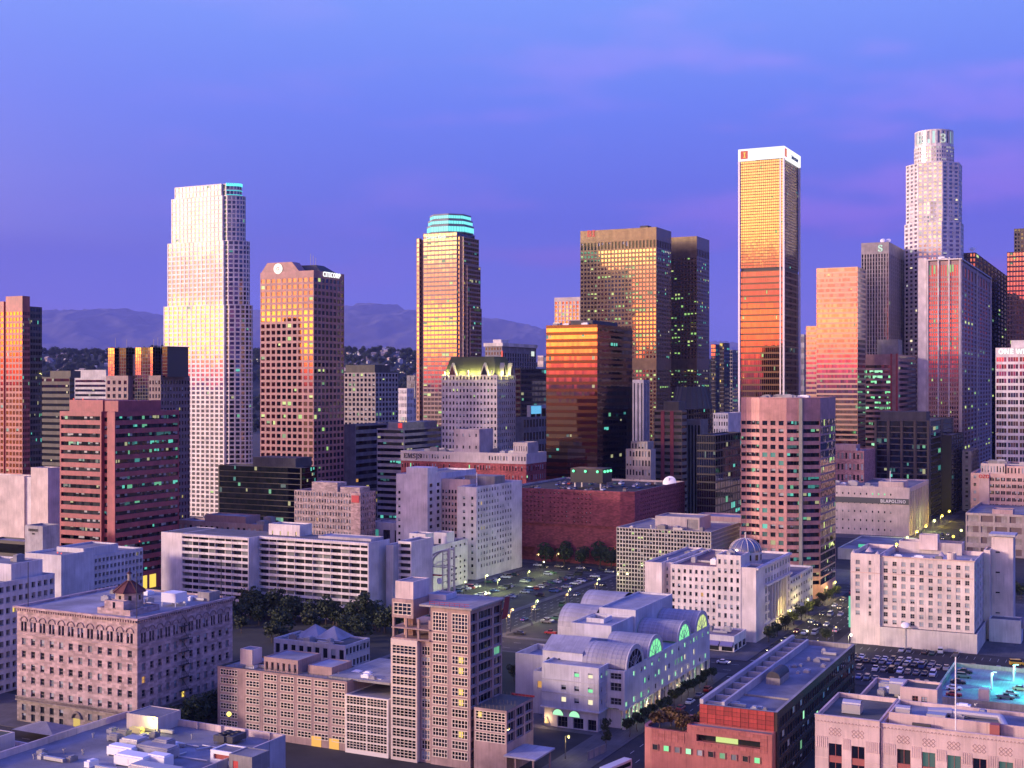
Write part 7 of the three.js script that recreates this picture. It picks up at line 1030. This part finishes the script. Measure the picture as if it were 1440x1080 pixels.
{ // city bus shelter fence and bus near the bare plot
  const b = thing('city_bus', 'white city bus turning beside the bare plot', 'bus'), [x, z] = at(866, 1090); atGrid(b, x, z, .02, Math.PI / 2 - .2); const g = profile([[-5.6, .5], [5.6, .5], [5.75, 1.4], [5.6, 3], [-5.7, 3.05]], 2.5, .1), m = new THREE.Mesh(g, pm.white); m.name = 'body'; b.add(m); for (const s of [-1, 1]) { const w = new Geo().box(-5.2, 5.1, 1.5, 2.5, s > 0 ? 1.25 : -1.28, s > 0 ? 1.28 : -1.25).mesh('side_windows', GL.dark, b); } for (const [px, pz] of [[-3.6, 1.1], [-3.6, -1.1], [3.4, 1.1], [3.4, -1.1]]) { const o = new THREE.Mesh(tyreG, rubber); o.scale.setScalar(1.5); o.name = 'wheel'; o.position.set(px, .48, pz); b.add(o); } new Geo().box(5.7, 5.82, 1.5, 2.6, -1.1, 1.1).mesh('windscreen', GL.dark, b);
  const f = thing('site_fence', 'pale board fence along the bare plot', 'fence'), p = at(826, 1070), q = at(852, 1058); atGrid(f, p[0], p[1], .15); const L = Math.hypot(q[0] - p[0], q[1] - p[1]); f.rotation.y = -TH - Math.atan2(q[1] - p[1], q[0] - p[0]); for (let i = 0; i < 10; i++) box(f, 'board', i % 3 ? M.concrete : M.ltroof, L * i / 10 + .02, L * (i + 1) / 10 - .02, 0, 2.3 - (i % 2) * .06, -.05, .05);
}
// lamps
const lampG = new THREE.SphereGeometry(.42, 12, 8);
function lamp(gx, gz, h, col, power, label, group, k = 1.6, globe = 1) {
  const t = thing('street_lamp', label, 'street lamp', group); atGrid(t, gx, gz, .15); const g = new Geo(); g.bar([0, 0, 0], [0, h, 0], .1, 7); g.bar([0, h, 0], [.9, h + .2, 0], .07, 6); g.bar([0, 0, 0], [0, .7, 0], .2, 8); g.mesh('post', M.dgrey, t);
  const m = lit(...col, k), o = new THREE.Mesh(lampG, m); o.name = 'lamp_head'; o.scale.setScalar(globe); o.position.set(.95, h + .1, 0); t.add(o);
  if (power) { const l = new THREE.PointLight(new THREE.Color().setRGB(...col), power); l.position.set(.95, h - .5 * globe, 0); l.castShadow = true; l.shadow.radius = 12; t.add(l); }
}
const YEL = [1, .78, .22], GRN = [.9, 1, .35], ORA = [1, .62, .2];
for (const px of [840, 799, 753, 718]) { const d = depthAtGx(px, -231.2), [x, z] = pxGrid(px, d); lamp(-231.2, z, 9, px === 718 ? ORA : GRN, 220, 'tall yellow green lamp on the kerb between college lot and road', 'lamps along the college lot'); lamp(-229, z + 8, 8, ORA, 90, 'orange lamp just inside the college lot', 'orange lamps in the college lot'); }
for (const [px, py, p, c] of [[652, 838, 300, GRN], [683, 828, 360, GRN], [762, 808, 420, GRN], [700, 834, 420, GRN], [742, 822, 300, GRN]]) { const [x, z] = at(px, py); lamp(x, z, 6.5, c, p, 'short lot lamp casting a yellow green pool in the apartment lot', 'apartment lot lamps', 1.2, .8); }
for (const [px, py] of [[783, 792], [755, 793], [870, 790]]) { const [x, z] = at(px, py + 8); lamp(x, z, 8, ORA, 60, 'orange lamp among the trees before the brick garage', 'lamps before the brick garage'); }
for (const px of [1108, 1133, 1160, 1172]) { const [x, z] = pxGrid(px, depthAtGx(px, -132)); lamp(-132, z, 8, YEL, 320, 'yellow lamp on the pavement of the domed hotel', 'lamps along the domed hotel', 2); }
{ const [x, z] = at(1193, 912); lamp(x, z, 5, [1, .9, .6], 120, 'white lamp at the corner of the cream hotel', undefined, 2.4, 1.3); }
seedv = 99; for (let i = 0; i < 18; i++) lamp(i % 2 ? -108 : -132 + 0, -690 - i * 18, 7.5, i % 3 ? [1, .75, .1] : GRN, i % 2 ? 0 : 420, i % 2 ? 'far yellow lamp on the hotel side of the avenue' : 'far yellow lamp on the store side of the avenue', i % 2 ? 'far lamps, hotel side' : 'far lamps, store side', 2.6, 2);
for (let i = 0; i < 6; i++) lamp(-108.6, -345 - i * 30, 7, YEL, i < 3 ? 70 : 0, 'lamp on the kerb beside the red granite block', 'lamps beside the red block', 1.6, .7);
{ const [x, z] = at(795, 1068); lamp(x, z, 6, YEL, 60, 'single lamp standing on the bare plot', undefined, 1.6, .8); }
// far buildings in the gaps and houses on the hills
seedv = 31; const far = [[556, 572, 582, 546], [566, 580, 590, 560], [572, 584, 592, 528], [716, 726, 734, 512], [742, 754, 766, 516], [756, 764, 772, 500], [470, 490, 500, 566], [60, 70, 78, 566], [78, 92, 100, 556], [486, 500, 512, 548], [1030, 1036, 1042, 520], [1126, 1131, 1136, 470], [1128, 1140, 1150, 545], [590, 600, 612, 572]];
const farNames = ['pale far block', 'small cream far block', 'white far slab', 'grey far slab', 'brown far block', 'lavender far block', 'low grey far block', 'far flat block', 'far tan block', 'far dim block', 'far narrow slab', 'far slim block', 'far square block', 'far low block'], farPlace = ['among the hillside trees', 'below the wooded hill', 'in the gap beside the octagonal tower', 'behind the gabled block', 'left of the dark olive tower', 'close behind the dark olive tower', 'behind the violet slab', 'past the brick red tower', 'near the olive striped slab', 'behind the beige grid block', 'beside the white cornered slab', 'past the white cornered slab', 'before the gold slab wing', 'behind the striped office with red emblem'];
far.forEach(([a, c, e, y], i) => { const b = building('far_building', farNames[i] + ' ' + farPlace[i], a, c, e, y, 1500 + (i * 137) % 700, {}); tier(b.g, b.plan, 0, b.h, { m: [M.white, M.cream, M.grey, M.lav][i % 4], e: [sw(6, 12, { lit: .06, pal: 'm' }), sw(5, 12, { lit: .06, pal: 'm' })], par: 1 }); });
{
  const hm = [mat(.5, .44, .40, null, .9), mat(.36, .30, .27, null, .9), mat(.44, .44, .44, null, .9)], hg = (w, h, l) => { const g = new Geo().box(-w, w, -6, h, -l, l); g.quad([-w - .5, h, l + .5], [w + .5, h, l + .5], [w + .5, h + 3, 0], [-w - .5, h + 3, 0], 1, 1); g.quad([w + .5, h, -l - .5], [-w - .5, h, -l - .5], [-w - .5, h + 3, 0], [w + .5, h + 3, 0], 1, 1); return g.geometry(); };
  const gs = [hg(6, 5, 5), hg(9, 7, 6), hg(5, 8, 5)], sp = []; seedv = 555; const zones = [[52, 152, 90], [474, 604, 130], [716, 772, 50], [996, 1042, 20], [1126, 1140, 10]];
  for (const [a, c, n] of zones) for (let i = 0; i < n; i++) sp.push([mix(a, c, rnd()), 2700 + rnd() * 1650]);
  sp.forEach(([px, d], i) => { const x = (px - 720) / F * d, k = i % 3, o = new THREE.Mesh(gs[k], hm[(i * 7) % 3]); o.name = numbered('hillside_house'); o.position.set(x, hillH(x, d), -d); o.rotation.y = rnd() * 3; o.scale.setScalar(.5 + rnd() * .6); scene.add(o); tag(o, ['small pale gabled house on the wooded hills', 'broad gabled house on the wooded hills', 'tall narrow gabled house on the wooded hills'][k], 'house', ['small hillside houses', 'broad hillside houses', 'narrow hillside houses'][k]); });
  const inst = (name, label, cat, geo, m, n, sc, dy) => { const q = new THREE.InstancedMesh(geo, m, n), o = new THREE.Object3D(); for (let i = 0; i < n; i++) { const px = mix(-60, 1500, rnd()), d = 2600 + rnd() * 1900, x = (px - 720) / F * d; o.position.set(x, hillH(x, d) + dy, -d); o.rotation.y = rnd() * 6; o.scale.setScalar(sc[0] + rnd() * sc[1]); o.updateMatrix(); q.setMatrixAt(i, o.matrix); } q.name = name; q.castShadow = q.receiveShadow = true; scene.add(q); tag(q, label, cat, undefined, 'stuff'); };
  inst('hillside_woods', 'dark woods covering the far hills', 'woods', treeKinds.broad[0], leafM[2], 5200, [1.3, 1.6], -1); inst('hillside_lights', 'tiny warm window lights scattered over the far hills', 'lights', new THREE.BoxGeometry(2.2, 1.6, 2.2), lit(1, .85, .6, .9), 700, [.6, .9], 7);
}
renderer.render(scene, camera);
